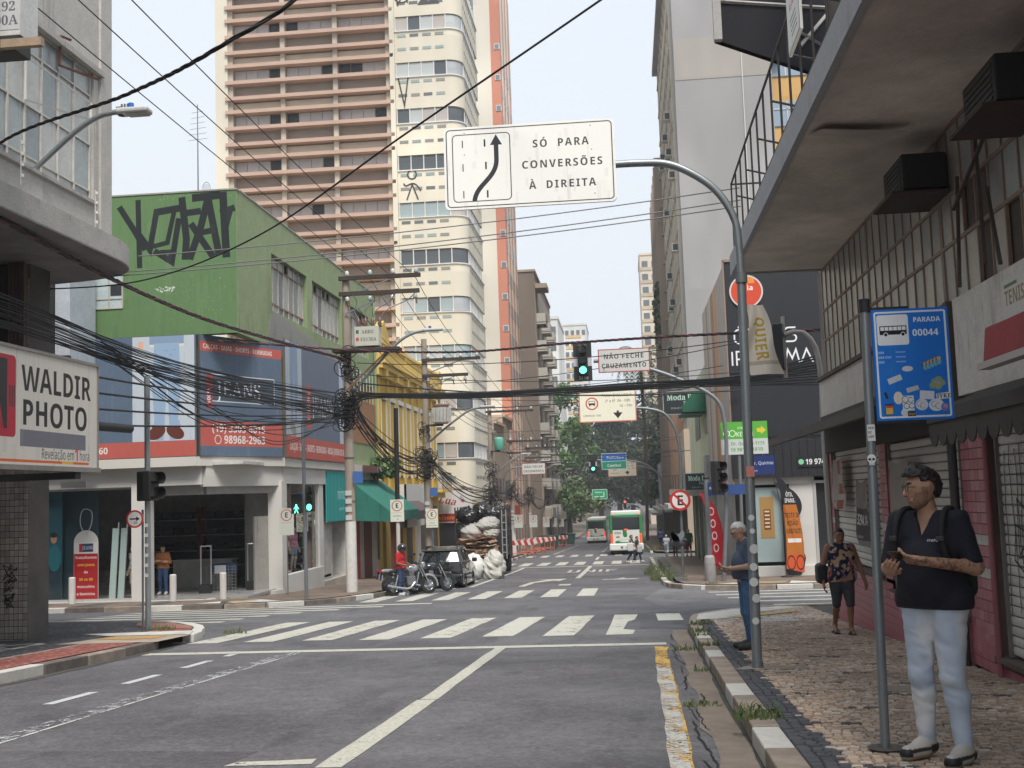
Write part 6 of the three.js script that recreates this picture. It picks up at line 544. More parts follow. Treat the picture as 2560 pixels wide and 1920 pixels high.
// ---------- optician's corner building across the side street ----------
{
  const t = thing('optician_building', 'black clad corner building of the optician with white lettering', 'building', 4, gk(44), 44), blk = M(0.016, 0.017, 0.022, 0.55), wh = GX(0.6, 0.59, 0.57), x0 = 3.9, D = 43.2, f0 = gk(43.2);
  pw(t, 'wall', [B(x0 + 0.3, 16, 2, 9.4, D + 0.2, 55), B(x0 + 0.2, 16, -4, 2.2, D + 1.4, 55)], G(0.3, 0.3, 0.3)); pw(t, 'black_panel', [B(x0, 13, 3.25, 9.85, D, D + 0.2)], blk); pw(t, 'fascia', [B(x0 - 0.05, 13, 1.75, 3.1, D - 0.1, D + 0.25)], blk); for (let k = 0; k < 30; k++) pw(t, 'fascia_rib', [B(x0 + k * 0.3, x0 + 0.03 + k * 0.3, 1.75, 3.1, D - 0.125, D - 0.1)], blk);
  pw(t, 'lettering', new THREE.PlaneGeometry(3.1, 2.2).translate(5.5, 6.75, -D + 0.02), printMat(canvasTex(1050, 725, (x, w, h) => { x.fillStyle = '#22242a'; x.fillRect(0, 0, w, h); x.strokeStyle = '#e4e5e6'; x.lineWidth = 20; const P = (...p) => { x.beginPath(); p.forEach(([a, b], i) => (i ? x.lineTo(a, b) : x.moveTo(a, b))); x.stroke(); }; const oy = 190, H = 170; x.beginPath(); x.roundRect(80, oy, 130, H, 60); x.stroke(); P([130, 165], [165, 135]); P([225, oy], [345, oy]); P([285, oy], [285, oy + H]); P([375, oy], [375, oy + H]); x.beginPath(); x.moveTo(530, oy); x.lineTo(470, oy); x.arc(470, oy + H / 2, H / 2, -Math.PI / 2, Math.PI / 2, true); x.lineTo(530, oy + H); x.stroke(); P([545, oy + H], [620, oy], [695, oy + H]); x.beginPath(); x.moveTo(840, oy); x.lineTo(750, oy); x.arc(750, oy + 42, 42, -Math.PI / 2, Math.PI / 2, true); x.lineTo(800, oy + 85); x.arc(800, oy + 127, 43, -Math.PI / 2, Math.PI / 2); x.lineTo(715, oy + H); x.stroke();
    const py = 460; P([40, py], [40, py + H]); P([95, py + H], [95, py], [185, py], [200, py + 45], [185, py + 95], [95, py + 95]); P([220, py + H], [295, py], [370, py + H]); P([400, py + H], [400, py], [520, py + H], [520, py]); P([665, py], [555, py], [555, py + H], [665, py + H]); P([555, py + 85], [640, py + 85]); P([690, py + H], [730, py], [780, py + 110], [830, py], [870, py + H]); P([885, py + H], [960, py], [1035, py + H]); }), 0.5));
  pw(t, 'round_logo', [cyl(0.62, 0.62, 0.06, 4.7, 8.7, -D + 0.03, 32, Math.PI / 2)], GX(0.68, 0.68, 0.66)); pw(t, 'logo_face', new THREE.CircleGeometry(0.56, 32).translate(4.7, 8.7, -D + 0.065), printMat(canvasTex(256, 256, (x, w, h) => { x.fillStyle = '#cf4524'; x.fillRect(0, 0, w, h); x.fillStyle = '#e08a3a'; x.fillRect(60, 0, 140, 60); x.fillStyle = '#f0e6df'; x.font = 'bold 62px sans-serif'; x.fillText('Guia', 50, 120); x.fillText('do', 50, 190); })));
  pw(t, 'side_photo_panel', new THREE.PlaneGeometry(12, 8.2).rotateY(-Math.PI / 2).translate(x0 - 0.02, 5.6, -D - 6), printMat(canvasTex(512, 350, (x, w, h) => { const g = [['#b7b2ac', 0, 150], ['#c99a7a', 150, 130], ['#a98468', 230, 60], ['#c2b8ae', 290, 120], ['#8e8378', 380, 60], ['#b8b0a8', 420, 92]]; for (const [c, a, b] of g) { x.fillStyle = c; x.fillRect(w - a - b, 0, b, h); } const r = RNG(2); for (let k = 0; k < 60; k++) { x.fillStyle = 'rgba(90,70,60,.08)'; x.fillRect(r() * w, 0, 6 + r() * 20, h); } }), 0.6));
  pw(t, 'corner_trim', [B(x0 - 0.04, x0 + 0.02, 1.5, 9.9, D - 0.05, D + 0.05), B(x0 - 0.02, 13, 9.85, 9.95, D - 0.05, D + 0.25)], GX(0.25, 0.18, 0.14));
  // shopfront
  pw(t, 'shop_wall', [B(5.9, 6.8, f0, 1.75, D + 0.15, D + 0.4), B(x0, 13, f0 - 1.2, f0 + 0.35, D, D + 0.5), B(x0, 6.6, 1.5, 1.75, D + 0.1, D + 0.4), B(8.7, 13, f0, 1.75, D + 0.1, D + 0.4)], wh); pw(t, 'shop_interior', [B(x0 + 0.1, 13, f0, 1.7, D + 1.0, D + 1.1)], M(0.05, 0.05, 0.055, 0.5)); pw(t, 'display_glass', [B(4.5, 5.6, f0 + 0.5, 1.4, D + 0.2, D + 0.22)], M(0.32, 0.4, 0.4, 0.1)); pw(t, 'door', [B(6.85, 8.6, f0 + 0.3, 1.5, D + 0.25, D + 0.3)], M(0.03, 0.03, 0.033, 0.15)); pw(t, 'door_frame', [B(6.75, 6.85, f0 + 0.3, 1.6, D + 0.12, D + 0.3), B(6.85, 8.6, 1.5, 1.6, D + 0.12, D + 0.3)], M(0.4, 0.4, 0.4, 0.4)); pw(t, 'curved_ornament', [(() => { const s = new THREE.Shape(); s.moveTo(5.3, 1.6); s.bezierCurveTo(6.2, 1.4, 6.6, 0.6, 6.0, 0.2); s.bezierCurveTo(5.4, -0.4, 6.5, -0.9, 6.3, -1.3); s.bezierCurveTo(6.2, -2, 5.7, -2.1, 5.6, -1.6); s.lineTo(5.6, 1.2); return new THREE.ExtrudeGeometry(s, { depth: 0.06, bevelEnabled: false }).translate(0, 0, -D + 0.02); })()], blk);
  pw(t, 'poster', new THREE.PlaneGeometry(0.5, 1.5).translate(5.05, 0.3, -D - 0.19), printMat(canvasTex(100, 300, (x, w, h) => { x.fillStyle = '#a3804a'; x.fillRect(0, 0, w, h); x.fillStyle = '#6b3a2c'; x.fillRect(25, 90, 50, 150); x.fillStyle = '#d8c29a'; for (let k = 0; k < 5; k++) x.fillRect(32, 100 + k * 28, 36, 12); }))); pw(t, 'phone_number', new THREE.PlaneGeometry(1.9, 0.42).translate(7.15, 2.3, -D + 0.13), printMat(canvasTex(380, 84, (x, w, h) => { x.fillStyle = '#1c1d22'; x.fillRect(0, 0, w, h); x.fillStyle = '#7fc79a'; x.beginPath(); x.arc(28, 44, 20, 0, 7); x.fill(); x.fillStyle = '#e4e4e4'; x.font = 'bold 54px sans-serif'; x.fillText('19 97416.4199', 58, 64, 310); }))); for (const [x, y, r, c] of [[8.3, 0.1, .22, [0.6, 0.4, 0.05]], [8.4, -0.35, .2, [0.55, 0.55, 0.52]], [8.2, -0.8, .22, [0.6, 0.58, 0.54]]]) pw(t, 'balloon', [new THREE.SphereGeometry(r, 14, 10).translate(x, y, -D - 0.1)], M(...c, 0.3)); for (let k = 0; k < 3; k++) pw(t, 'eyewear_poster', [B(7.2 + k * 0.45, 7.6 + k * 0.45, 0.2 + (k % 2) * 0.6, 0.65 + (k % 2) * 0.6, D + 0.22, D + 0.24)], M(0.25 - k * 0.08, 0.27 - k * 0.08, 0.3 - k * 0.09, 0.5)); }
// feather banners
function feather(label, x, d, h, cols, txt) { const t = thing('feather_banner', label, 'banner', x, gk(d), d); const s = new THREE.Shape(); s.moveTo(0, 0.3); s.bezierCurveTo(0.1, h * 0.5, 0.05, h * 0.8, -0.25, h); s.bezierCurveTo(0.35, h * 0.95, 0.75, h * 0.6, 0.62, 0.15); s.lineTo(0, 0.3); const g = new THREE.ShapeGeometry(s, 12), u = g.attributes.uv, p = g.attributes.position; for (let i = 0; i < u.count; i++) { u.setXY(i, (p.getX(i) + 0.25) / 1.0, p.getY(i) / h); p.setZ(i, 0.05 * Math.sin(p.getY(i) * 2)); } const o = mesh(t, 'cloth', g, printMat(canvasTex(256, 512, (x2, w, hh) => { x2.fillStyle = cols[0]; x2.fillRect(0, 0, w, hh); x2.fillStyle = cols[1]; x2.fillRect(0, 0, w, cols[2]); txt(x2, w, hh); }))); mesh(t, 'staff', tube([V(-0.02, 0, -0.02), V(0.02, h * 0.5, -0.02), V(-0.28, h + 0.05, -0.02)], 0.015, 12, 6), M(0.05, 0.05, 0.05, 0.5)); mesh(t, 'base', cyl(0.2, 0.2, 0.05, 0, 0.03, 0, 14), M(0.05, 0.05, 0.05, 0.6)); return t; }
feather('orange feather banner with glasses offering a free eye test', 5.45, 41.9, 3.6, ['#b56a28', '#1f1f24', 150], (x) => { x.fillStyle = '#c9542a'; x.fillRect(0, 400, 256, 112); x.fillStyle = '#3a2a1a'; x.font = 'bold 34px sans-serif'; x.fillText('TESTE DE', 70, 215, 150); x.fillText('VISÃO', 90, 255); x.fillText('GRATUITO', 80, 295, 150); x.fillStyle = '#ddd'; x.fillRect(90, 320, 120, 20); x.font = 'bold 30px sans-serif'; x.fillText('ÓTICAS', 90, 110); x.fillText('IPANEMA', 80, 140, 140); x.strokeStyle = '#2a1c12'; x.lineWidth = 7; x.beginPath(); x.arc(110, 440, 34, 0, 7); x.moveTo(226, 440); x.arc(192, 440, 34, 0, 7); x.stroke(); });
feather('red feather banner with white icons by the far right shops', 3.0, 45.5, 3.2, ['#c0202e', '#c0202e', 0], (x) => { x.strokeStyle = '#e9d6d4'; x.lineWidth = 9; for (let k = 0; k < 4; k++) { x.beginPath(); x.arc(110 + k * 10, 120 + k * 75, 22, 0, 7); x.stroke(); } });
// ---------- shops and grey tower further along the right ----------
{ const t = thing('pale_green_shop', 'pale green shop row with a dark green awning beyond the optician', 'building', 4.2, gk(62), 62), pg = GX(0.5, 0.55, 0.42, 0.9); pw(t, 'wall', [B(4.1, 14, -4, 7.6, 55.2, 75)], pg); const y = gk(60); pw(t, 'canopy', [B(2.6, 4.1, y + 3.5, y + 3.85, 57, 74)], GX(0.6, 0.6, 0.58)); pw(t, 'doorway', [B(4.06, 4.1, y - 1, y + 3.4, 56, 74.5)], M(0.05, 0.05, 0.05, 0.7)); for (let k = 0; k < 4; k++) pw(t, 'pier', [B(3.98, 4.1, y - 1, y + 3.5, 58.5 + k * 4, 59.3 + k * 4)], GX(0.3, 0.36, 0.28)); pw(t, 'window', [B(4.06, 4.1, 4.2, 6.2, 57, 60), B(4.06, 4.1, 4.2, 6.2, 64, 68)], M(0.12, 0.14, 0.14, 0.3)); pw(t, 'green_awning', [(() => { const s = new THREE.Shape([[4.1, 6.4], [3.4, 6.2], [2.9, 5.6], [2.9, 5.3], [4.1, 5.3]].map((p) => new THREE.Vector2(...p))); return uvm(flat(new THREE.ExtrudeGeometry(s, { depth: 5, bevelEnabled: false }).translate(0, 0, -63.5))); })()], M(0.015, 0.11, 0.06, 0.7)); pw(t, 'grey_pier', [B(3.7, 4.1, -3, 3, 55, 56.5)], G(0.3, 0.3, 0.31)); }
const signM = (x0, x1, y0, y1, d, cw, ch, draw, name, label, cat, o = {}) => { const t = thing(name, label, cat, (x0 + x1) / 2, y0, d, o.group); pw(t, 'panel', [B(x0, x1, y0, y1, d, d + 0.05)], o.back || M(0.25, 0.25, 0.25, 0.6)); pw(t, 'face', new THREE.PlaneGeometry(x1 - x0 - 0.02, y1 - y0 - 0.02).translate((x0 + x1) / 2, (y0 + y1) / 2, -d + 0.004), printMat(canvasTex(cw, ch, draw), 0.5)); return t; };
const boutique = (x, w, h) => { x.fillStyle = '#24292c'; x.fillRect(0, 0, w, h); x.strokeStyle = '#9fa8a8'; x.lineWidth = 6; x.strokeRect(3, 3, w - 6, h - 6); x.fillStyle = '#b9d6c6'; x.font = 'bold 84px serif'; x.fillText('Moda Bella', 40, 96, w - 90); x.font = 'italic 48px serif'; x.fillText('Tamanhos', w * 0.42, 145); x.fillStyle = '#b8bebe'; x.font = '26px sans-serif'; x.fillText('3234-2311 | 99123-9631', 80, 190); };
signM(1.95, 4.3, 5.2, 6.4, 58.8, 500, 250, boutique, 'boutique_sign', 'large dark Moda Bella sign projecting high on the right', 'shop sign'); { const s = signM(2.75, 4.3, 1.35, 2.2, 56.6, 400, 220, boutique, 'boutique_sign', 'smaller black Moda Bella sign behind the no parking disc', 'shop sign'); }
{ const t = thing('grey_office_tower', 'tall windowless grey end wall of an office tower with air conditioners down its street side', 'building', 6, gk(95), 95), gr = GX(0.33, 0.325, 0.335, 0.92, { ts: 4 }), xr = 5.1; pw(t, 'end_wall', [B(xr, 12.7, -4, 46, 90, 92)], gr); pw(t, 'body', [B(xr + 0.3, 12.7, -4, 45, 92, 119)], gr); pw(t, 'end_band', [B(xr + 0.02, 12.7, 33.8, 37.2, 89.97, 90)], GX(0.36, 0.335, 0.315)); pw(t, 'pipe', [cyl(0.05, 0.05, 40, 10.4, 18, -89.95, 6)], GX(0.65, 0.65, 0.65)); const cr = GX(0.58, 0.55, 0.49, 0.9), col = GX(0.5, 0.44, 0.33), wn = M(0.08, 0.085, 0.09, 0.3), rp = RNG(66), bg = bx(0.28, 1.35, 27), wg = bx(0.05, 1.5, 1.2), sl = bx(0.5, 0.12, 27);
  for (let k = 0; k < 15; k++) { const y = 0.5 + 3 * k; put(t, 'spandrel', bg, k % 2 ? cr : col, xr + 0.05, y, 105.5); put(t, 'slab_edge', sl, cr, xr - 0.05, y + 0.75, 105.5); for (let q = 0; q < 9; q++) put(t, 'window', wg, wn, xr + 0.28, y + 1.55, 93.4 + q * 3); } for (let q = 0; q < 10; q++) pw(t, 'pilaster', [B(xr - 0.2, xr + 0.3, -4, 45, 91.9 + q * 3, 92.4 + q * 3)], cr);
  const g = rbx(0.5, 0.65, 0.85, 0.03), gg = bx(0.02, 0.5, 0.5), sh = bx(0.6, 0.05, 0.95), m = GX(0.62, 0.62, 0.6), dm = M(0.05, 0.05, 0.05, 0.5); for (let k = 0; k < 26; k++) { const d = 93 + Math.floor(rp() * 8) * 3 + rp(), y = 2.6 + Math.floor(rp() * 12) * 3; const a = thing('wall_air_conditioner', 'small pale air conditioner bracketed to the side of the grey tower', 'air conditioner', xr - 0.45, y, d, 'air conditioners on the grey tower'); mesh(a, 'case', g, m).position.y = 0.33; const q = mesh(a, 'grille', bx(0.4, 0.5, 0.02), dm); q.position.set(0, 0.33, 0.435); mesh(a, 'bracket', sh, m); } pw(t, 'roof_edge', [B(xr - 0.7, 12.9, 45, 45.5, 90, 119.5)], gr); }
{ const t = thing('stained_concrete_block', 'stained concrete block with slanted fins past the grey tower', 'building', 6, gk(128), 128); const c = GX(0.42, 0.36, 0.28, 0.95); pw(t, 'wall', [B(5.2, 18, -6, 37, 119.6, 146)], c); for (let k = 0; k < 7; k++) pw(t, 'fin', [B(4.2, 5.2, -3, 36.5, 120.5 + k * 3.6, 121.1 + k * 3.6)], GX(0.36, 0.3, 0.25, 0.95)); for (let k = 0; k < 12; k++) pw(t, 'slab', [B(4.7, 5.2, 1 + k * 3, 1.25 + k * 3, 120, 146)], c); const v = thing('climbing_plant', 'climbing plant on the stained concrete block', 'plant', 4.3, 20, 124); leafBall(v, 'leaves', 420, 0.8, 4, 2.2, 0.28, RNG(44), [0.06, 0.1, 0.04]); }
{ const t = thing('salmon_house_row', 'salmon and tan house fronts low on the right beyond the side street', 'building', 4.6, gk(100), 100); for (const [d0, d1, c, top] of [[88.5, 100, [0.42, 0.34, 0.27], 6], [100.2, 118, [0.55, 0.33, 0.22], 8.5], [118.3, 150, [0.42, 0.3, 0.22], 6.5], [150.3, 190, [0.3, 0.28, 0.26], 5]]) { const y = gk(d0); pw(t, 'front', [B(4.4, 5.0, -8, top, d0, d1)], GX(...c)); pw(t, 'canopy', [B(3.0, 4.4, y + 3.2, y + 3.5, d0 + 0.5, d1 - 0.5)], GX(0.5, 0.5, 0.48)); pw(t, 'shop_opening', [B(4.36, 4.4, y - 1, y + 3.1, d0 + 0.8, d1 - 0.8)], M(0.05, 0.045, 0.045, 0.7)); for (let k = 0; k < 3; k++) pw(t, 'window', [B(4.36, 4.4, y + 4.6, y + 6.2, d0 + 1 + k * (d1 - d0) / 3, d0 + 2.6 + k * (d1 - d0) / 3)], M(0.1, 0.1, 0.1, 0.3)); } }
{ const t = thing('orange_block', 'orange office block with blue-grey windows seen behind the slab railing', 'building', 16, gk(96), 96); const o = GX(0.62, 0.38, 0.14); pw(t, 'wall', [B(13.0, 24, -4, 44, 96, 110)], o); const wn = M(0.28, 0.36, 0.46, 0.2); for (let k = 0; k < 6; k++) { const w = pw(t, 'window', [B(13.2, 17.5, 40 - k * 4.3, 42.1 - k * 4.3, 95.9, 96)], k === 3 ? M(0.3, 0.1, 0.09, 0.4) : wn); pw(w, 'mullion', [B(14.6, 14.7, 40 - k * 4.3, 42.1 - k * 4.3, 95.85, 95.9), B(13.2, 17.5, 41.4 - k * 4.3, 41.5 - k * 4.3, 95.85, 95.9)], GX(0.6, 0.6, 0.6)); } pw(t, 'air_unit', [B(13.3, 14.2, 36.8, 37.6, 95.3, 95.9)], GX(0.6, 0.58, 0.55)); }
// ---------- trees ----------
const barkM = G(0.1, 0.08, 0.06, 0.95, { ts: 1 });
function tree(label, x, d, h, rx, n, size, col, seed, name = 'street_tree') { const t = thing(name, label, 'tree', x, gy(d), d, 'trees at the far end of the street'), r = RNG(seed); mesh(t, 'trunk', join([bar(V(0, -0.5, 0), V(r() - .5, h * 0.45, r() - .5), rx * 0.07, 8, rx * 0.045), ...[0, 1, 2, 3, 4].map((k) => bar(V(0, h * (0.3 + 0.05 * k), 0), V(Math.cos(k * 1.3 + r()) * rx * 0.6, h * (0.6 + 0.07 * k), Math.sin(k * 1.3 + r()) * rx * 0.6), rx * 0.035, 6, rx * 0.015))]), barkM); const c = new THREE.Group(); c.name = 'crown'; t.add(c); const list = []; for (let k = 0; k < 17; k++) { const a = r() * 6.283, q = Math.sqrt(r()) * 0.72, y = h * (0.2 + 0.72 * r()), s = rx * (0.32 + 0.2 * r()), sh = 1 - 0.35 * Math.abs(y / h - 0.62); const o = leafBall(c, 'foliage', Math.round(n / 15), s, s * 0.72, s, size, r, col.map((v) => v * (0.8 + 0.4 * r())), null, [Math.cos(a) * q * rx * sh, y, Math.sin(a) * q * rx * sh], 0.7); c.remove(o); list.push(o.geometry); } t.remove(c); const m = new THREE.Mesh(mergeGeometries(list), leafVM); m.name = 'crown'; t.add(m); return t; }
[[-12, 172, 24, 5.5, 'light green tree beside the soot-stained block'], [-9.5, 186, 20, 6, 'rounded tree leaning over the left pavement'], [-14, 232, 27, 9, 'dark spreading tree at the left end of the street'], [-6, 250, 29, 9, 'dark tree in the middle of the far street'], [1, 246, 29, 8, 'dark tree over the right lane far away'], [6.5, 225, 27, 7.5, 'dark tree on the far right behind the signs'], [7, 168, 21, 5, 'dark tree half hidden by the stained concrete block'], [-2, 285, 30, 10, 'rearmost tree crowning the far hill'], [-20, 290, 28, 11, 'far tree behind the blue house'], [9, 285, 31, 10, 'far tree at the right of the hill']].forEach(([x, d, h, rx, l], i) => tree(l, x, d, h, rx, i < 2 ? 4200 : 4600, i < 2 ? 0.34 : 0.42, i < 2 ? [0.1, 0.16, 0.045] : [0.038, 0.062, 0.028], 300 + i));
{ const d = 150, t = thing('palm_tree', 'palm tree with drooping fronds in front of the stained concrete block', 'palm', 2.2, gy(d), d), r = RNG(71), H = 24; mesh(t, 'trunk', tube([V(0, -0.5, 0), V(0.3, H * 0.5, 0), V(0.1, H, 0)], 0.22, 20, 8), barkM); for (let k = 0; k < 22; k++) { const a = k * 2.4, el = 0.95 - (k / 22) * 1.6, L = 5.2 + r(), pos = []; let p = V(0.1, H, 0), q = el; for (let s = 0; s < 12; s++) { const nx = p.clone().add(V(Math.cos(a) * Math.cos(q), Math.sin(q), Math.sin(a) * Math.cos(q)).multiplyScalar(L / 12)); q -= 0.16; const sd = V(-Math.sin(a), 0, Math.cos(a)), l = 0.75 * Math.sin(Math.PI * (s + 1.5) / 14); for (const e of [-1, 1]) { for (const o of [0, 0.5]) { const b = p.clone().lerp(nx, o), tip = b.clone().addScaledVector(sd, e * l).add(V(0, -l * 0.55, 0)).add(nx.clone().sub(p).multiplyScalar(0.8)); pos.push(...b.toArray(), ...b.clone().lerp(nx, 0.5).toArray(), ...tip.toArray()); } } p = nx; } const g = new THREE.BufferGeometry(); g.setAttribute('position', new THREE.Float32BufferAttribute(pos, 3)); g.computeVertexNormals(); mesh(t, 'frond', uvm(g), leafM[k % 2]); } }
// ---------- utility poles ----------
const poleM = GS(0.3, 0.25, 0.21, 0.9, { ts: 1.4 }), armM = G(0.05, 0.038, 0.032, 0.9), porc = M(0.5, 0.5, 0.46, 0.25), glassI = M(0.35, 0.42, 0.4, 0.1), wireM = M(0.014, 0.014, 0.016, 0.6), wireG = M(0.2, 0.2, 0.2, 0.5, { metal: 0.4 }), rustM = GS(0.16, 0.08, 0.05, 0.9);
const lampArm = (t, pts, d) => { const e = pts[pts.length - 1]; const l = pw(t, 'lamp_arm', [tube(pts.map((p) => V(p[0], p[1], -d)), 0.05, 20, 8)], galv); pw(l, 'lamp_head', [rbx(0.7, 0.1, 0.25, 0.04, e[0] + 0.3, e[1] + 0.02, -d)], GS(0.45, 0.45, 0.45, 0.5)); pw(l, 'lamp_sensor', [cyl(0.05, 0.05, 0.09, e[0] + 0.2, e[1] + 0.11, -d, 8)], M(0.05, 0.1, 0.3, 0.4)); };
function tangle(t, x, y, d, n, s, r) { const g = []; for (let i = 0; i < n; i++) { const c = V(x + (r() - .5) * s * 0.5, y + (r() - .5) * s, -d + 0.1 + (r() - .3) * s * 0.3), R0 = s * (0.1 + 0.22 * r()), a = r() * 6, pts = []; for (let k = 0; k < 6; k++) pts.push(c.clone().add(V(Math.cos(a + k * 1.05) * R0 + (r() - .5) * 0.1, Math.sin(a + k * 1.05) * R0 * 0.9 + (r() - .5) * 0.12, (r() - .5) * 0.25))); g.push(tube(pts, 0.012 + 0.01 * r(), 16, 4, r() < 0.6)); } const o = pw(t, 'cable_tangle', g, wireM); o.userData.kind = 'stuff'; }
function utilPole(label, x, d, h, o = {}) {
  const y0 = gk(d), t = thing('utility_pole', label, 'utility pole', x, y0, d, 'utility poles on the left side'); pw(t, 'shaft', [bar(V(x, y0, -d), V(x, h, -d), 0.19, 14, 0.13)], poleM); if (o.white) pw(t, 'painted_base', [bar(V(x, y0, -d), V(x, y0 + 2.4, -d), 0.197, 14, 0.185)], GS(0.58, 0.57, 0.55, 0.8));
  for (const [y, x0, x1, drop] of o.arms || []) { const a = pw(t, 'crossarm', [B(x0, x1, y - 0.07, y + 0.07, d - 0.24, d - 0.12)], armM); const n = 4; for (let k = 0; k < n; k++) { const ix = lerp(x0 + 0.3, x1 - 0.15, k / (n - 1)); pw(a, 'insulator', [lathe([[0, -0.02], [0.05, 0], [0.09, 0.05], [0.06, 0.09], [0.08, 0.13], [0.03, 0.19], [0, 0.2]], 10).translate(ix, drop ? y - 0.28 : y + 0.07, -d + 0.18)], k % 2 ? glassI : porc); if (drop) pw(a, 'fuse_link', [bar(V(ix, y - 0.07, -d + 0.15), V(ix + 0.05, y - 0.45, -d + 0.2), 0.03, 6)], rustM); } pw(a, 'brace', [beam(V(x, y - 0.7, -d + 0.2), V((x0 + x1) / 2 + 0.5, y - 0.05, -d + 0.2), 0.05, 0.03)], galvD); }
  if (o.lamp) lampArm(t, o.lamp, d); if (o.tangles) for (const [y, n, s] of o.tangles) tangle(t, x, y, d, n, s, RNG(Math.round(d * 7 + y * 13)));
  for (const y of [y0 + 3.1, y0 + 4.6]) pw(t, 'strap', [cyl(0.195, 0.195, 0.03, x, y, -d, 14)], galvD); for (let k = 0; k < 4; k++) pw(t, 'notice', [B(x - 0.12, x + 0.1, y0 + 2.45 + k * 0.28, y0 + 2.62 + k * 0.28, d - 0.195, d - 0.185)], M(0.5, 0.5, 0.48, 0.7)); if (o.plate) pw(t, 'street_plate', [B(x + 0.15, x + 0.5, y0 + 3.7, y0 + 4.1, d - 0.2, d - 0.17)], M(0.05, 0.13, 0.35, 0.5));
  return t;
}
{
  const t = utilPole('concrete utility pole with white painted foot by the jeans shop', -9.54, 39.2, 9.3, { white: 1, plate: 1, arms: [[9.17, -9.75, -6.85], [8.62, -9.75, -6.9, 1]], lamp: [[-9.45, 5.1], [-8.4, 6.2], [-7.6, 6.95], [-7.1, 7.18], [-6.8, 7.22]], tangles: [[4.6, 55, 1.1], [6.1, 16, 0.9]] }), d = 38.95;
  pw(t, 'switch_box', [B(-9.15, -8.3, 6.72, 7.4, d - 0.25, d + 0.2)], GS(0.48, 0.48, 0.43, 0.6)); pw(t, 'switch_print', new THREE.PlaneGeometry(0.83, 0.66).translate(-8.725, 7.06, -d + 0.255), printMat(canvasTex(166, 132, (x, w, h) => { x.fillStyle = '#b9b9ab'; x.fillRect(0, 0, w, h); x.fillStyle = '#3c5a50'; x.fillRect(8, 22, 20, 26); x.fillStyle = '#b2503a'; x.fillRect(8, 74, 20, 26); x.fillStyle = '#4a4a48'; x.font = 'bold 32px serif'; x.fillText('ABRE', 46, 48); x.fillText('FECHA', 38, 100); }))); for (const k of [0, 1, 2, 3]) pw(t, 'bushing', [lathe([[0, 0], [0.09, 0.02], [0.05, 0.08], [0.09, 0.12], [0.05, 0.18], [0.08, 0.22], [0.03, 0.34], [0, 0.36]], 10).translate(-9.05 + k * 0.25, 7.38, -d + 0.05)], GS(0.14, 0.07, 0.05, 0.4)); for (const k of [0, 1, 2, 3]) pw(t, 'jumper', [tube([V(-9.05 + k * 0.25, 7.7, -d), V(-9.2 + k * 0.4, 8.0, -d), V(-9.1 + k * 0.6, 8.3, -d), V(-9.2 + k * 0.75, 8.55, -d + 0.2)], 0.018, 14, 5)], wireG); pw(t, 'platform', [B(-9.95, -7.6, 6.55, 6.65, d - 0.3, d + 0.3)], armM); pw(t, 'stay', [beam(V(-9.5, 5.2, -d + 0.2), V(-8.0, 6.55, -d + 0.2), 0.06, 0.04)], rustM);
  const t2 = utilPole('second concrete utility pole with a ribbed grey transformer', -9.35, 53.7, 8.95, { plate: 1, arms: [[7.92, -9.45, -6.65], [7.17, -9.45, -7.25, 1]], lamp: [[-9.3, 3.97], [-8.2, 4.85], [-7.2, 5.5], [-6.7, 5.6]], tangles: [[3.1, 40, 1.2], [4.6, 14, 0.8]] }), tx = -8.55, tz = -53.4; pw(t2, 'transformer', [lathe([[0, 4.86], [0.3, 4.87], [0.36, 4.95], [0.36, 5.62], [0.3, 5.72], [0, 5.76]], 20).translate(tx, 0, tz)], GS(0.42, 0.41, 0.4, 0.6)); for (let k = 0; k < 16; k++) { const a = k * 0.3927; pw(t2, 'cooling_fin', [bx(0.12, 0.68, 0.02, 0.4, 0, 0, 0, 0, 0).rotateY(a).translate(tx, 5.28, tz)], GS(0.45, 0.44, 0.42, 0.6)); } pw(t2, 'transformer_rim', [cyl(0.4, 0.36, 0.08, tx, 5.74, tz, 20)], rustM); pw(t2, 'hanger', [B(-9.3, -8.5, 4.78, 4.86, 53.3, 53.6)], armM); for (const k of [0, 1, 2]) pw(t2, 'bushing', [cyl(0.05, 0.03, 0.22, tx - 0.2 + k * 0.2, 5.9, tz, 8)], porc);
  const t3 = utilPole('third utility pole with a turquoise transformer beside the truck', -8.95, 76, 8.2, { arms: [[6.97, -9.2, -6.0]], lamp: [[-8.9, 2.6], [-7.9, 3.5], [-6.9, 4.1]], tangles: [[1.6, 40, 1.3], [3.0, 20, 1.0]] }); pw(t3, 'transformer', [lathe([[0, 4.4], [0.3, 4.42], [0.32, 5.15], [0.25, 5.25], [0, 5.28]], 16).translate(-8.35, 0, -75.8)], M(0.12, 0.42, 0.33, 0.5)); pw(t3, 'hanger', [B(-8.9, -8.3, 4.3, 4.4, 75.6, 75.9)], armM);
  [['fourth utility pole with a white foot behind the barriers', 90, 6.5, -9.0], ['fifth utility pole beside the orange sign board', 107, 6.6, -9.1], ['sixth utility pole before the blue house', 126, 6.5, -9.0], ['seventh utility pole far down the left side', 146, 6.0, -9.1]].forEach(([l, d, h, x]) => utilPole(l, x, d, h, { white: d < 100, arms: [[h - 0.9, x - 0.3, x + 2.6], [h - 1.8, x - 0.3, x + 2.2, 1]], lamp: [[x, h - 4.2], [x + 1.2, h - 3.1], [x + 2.4, h - 2.5]], tangles: [[gk(d) + 5.0, 30, 1.3]] })); }
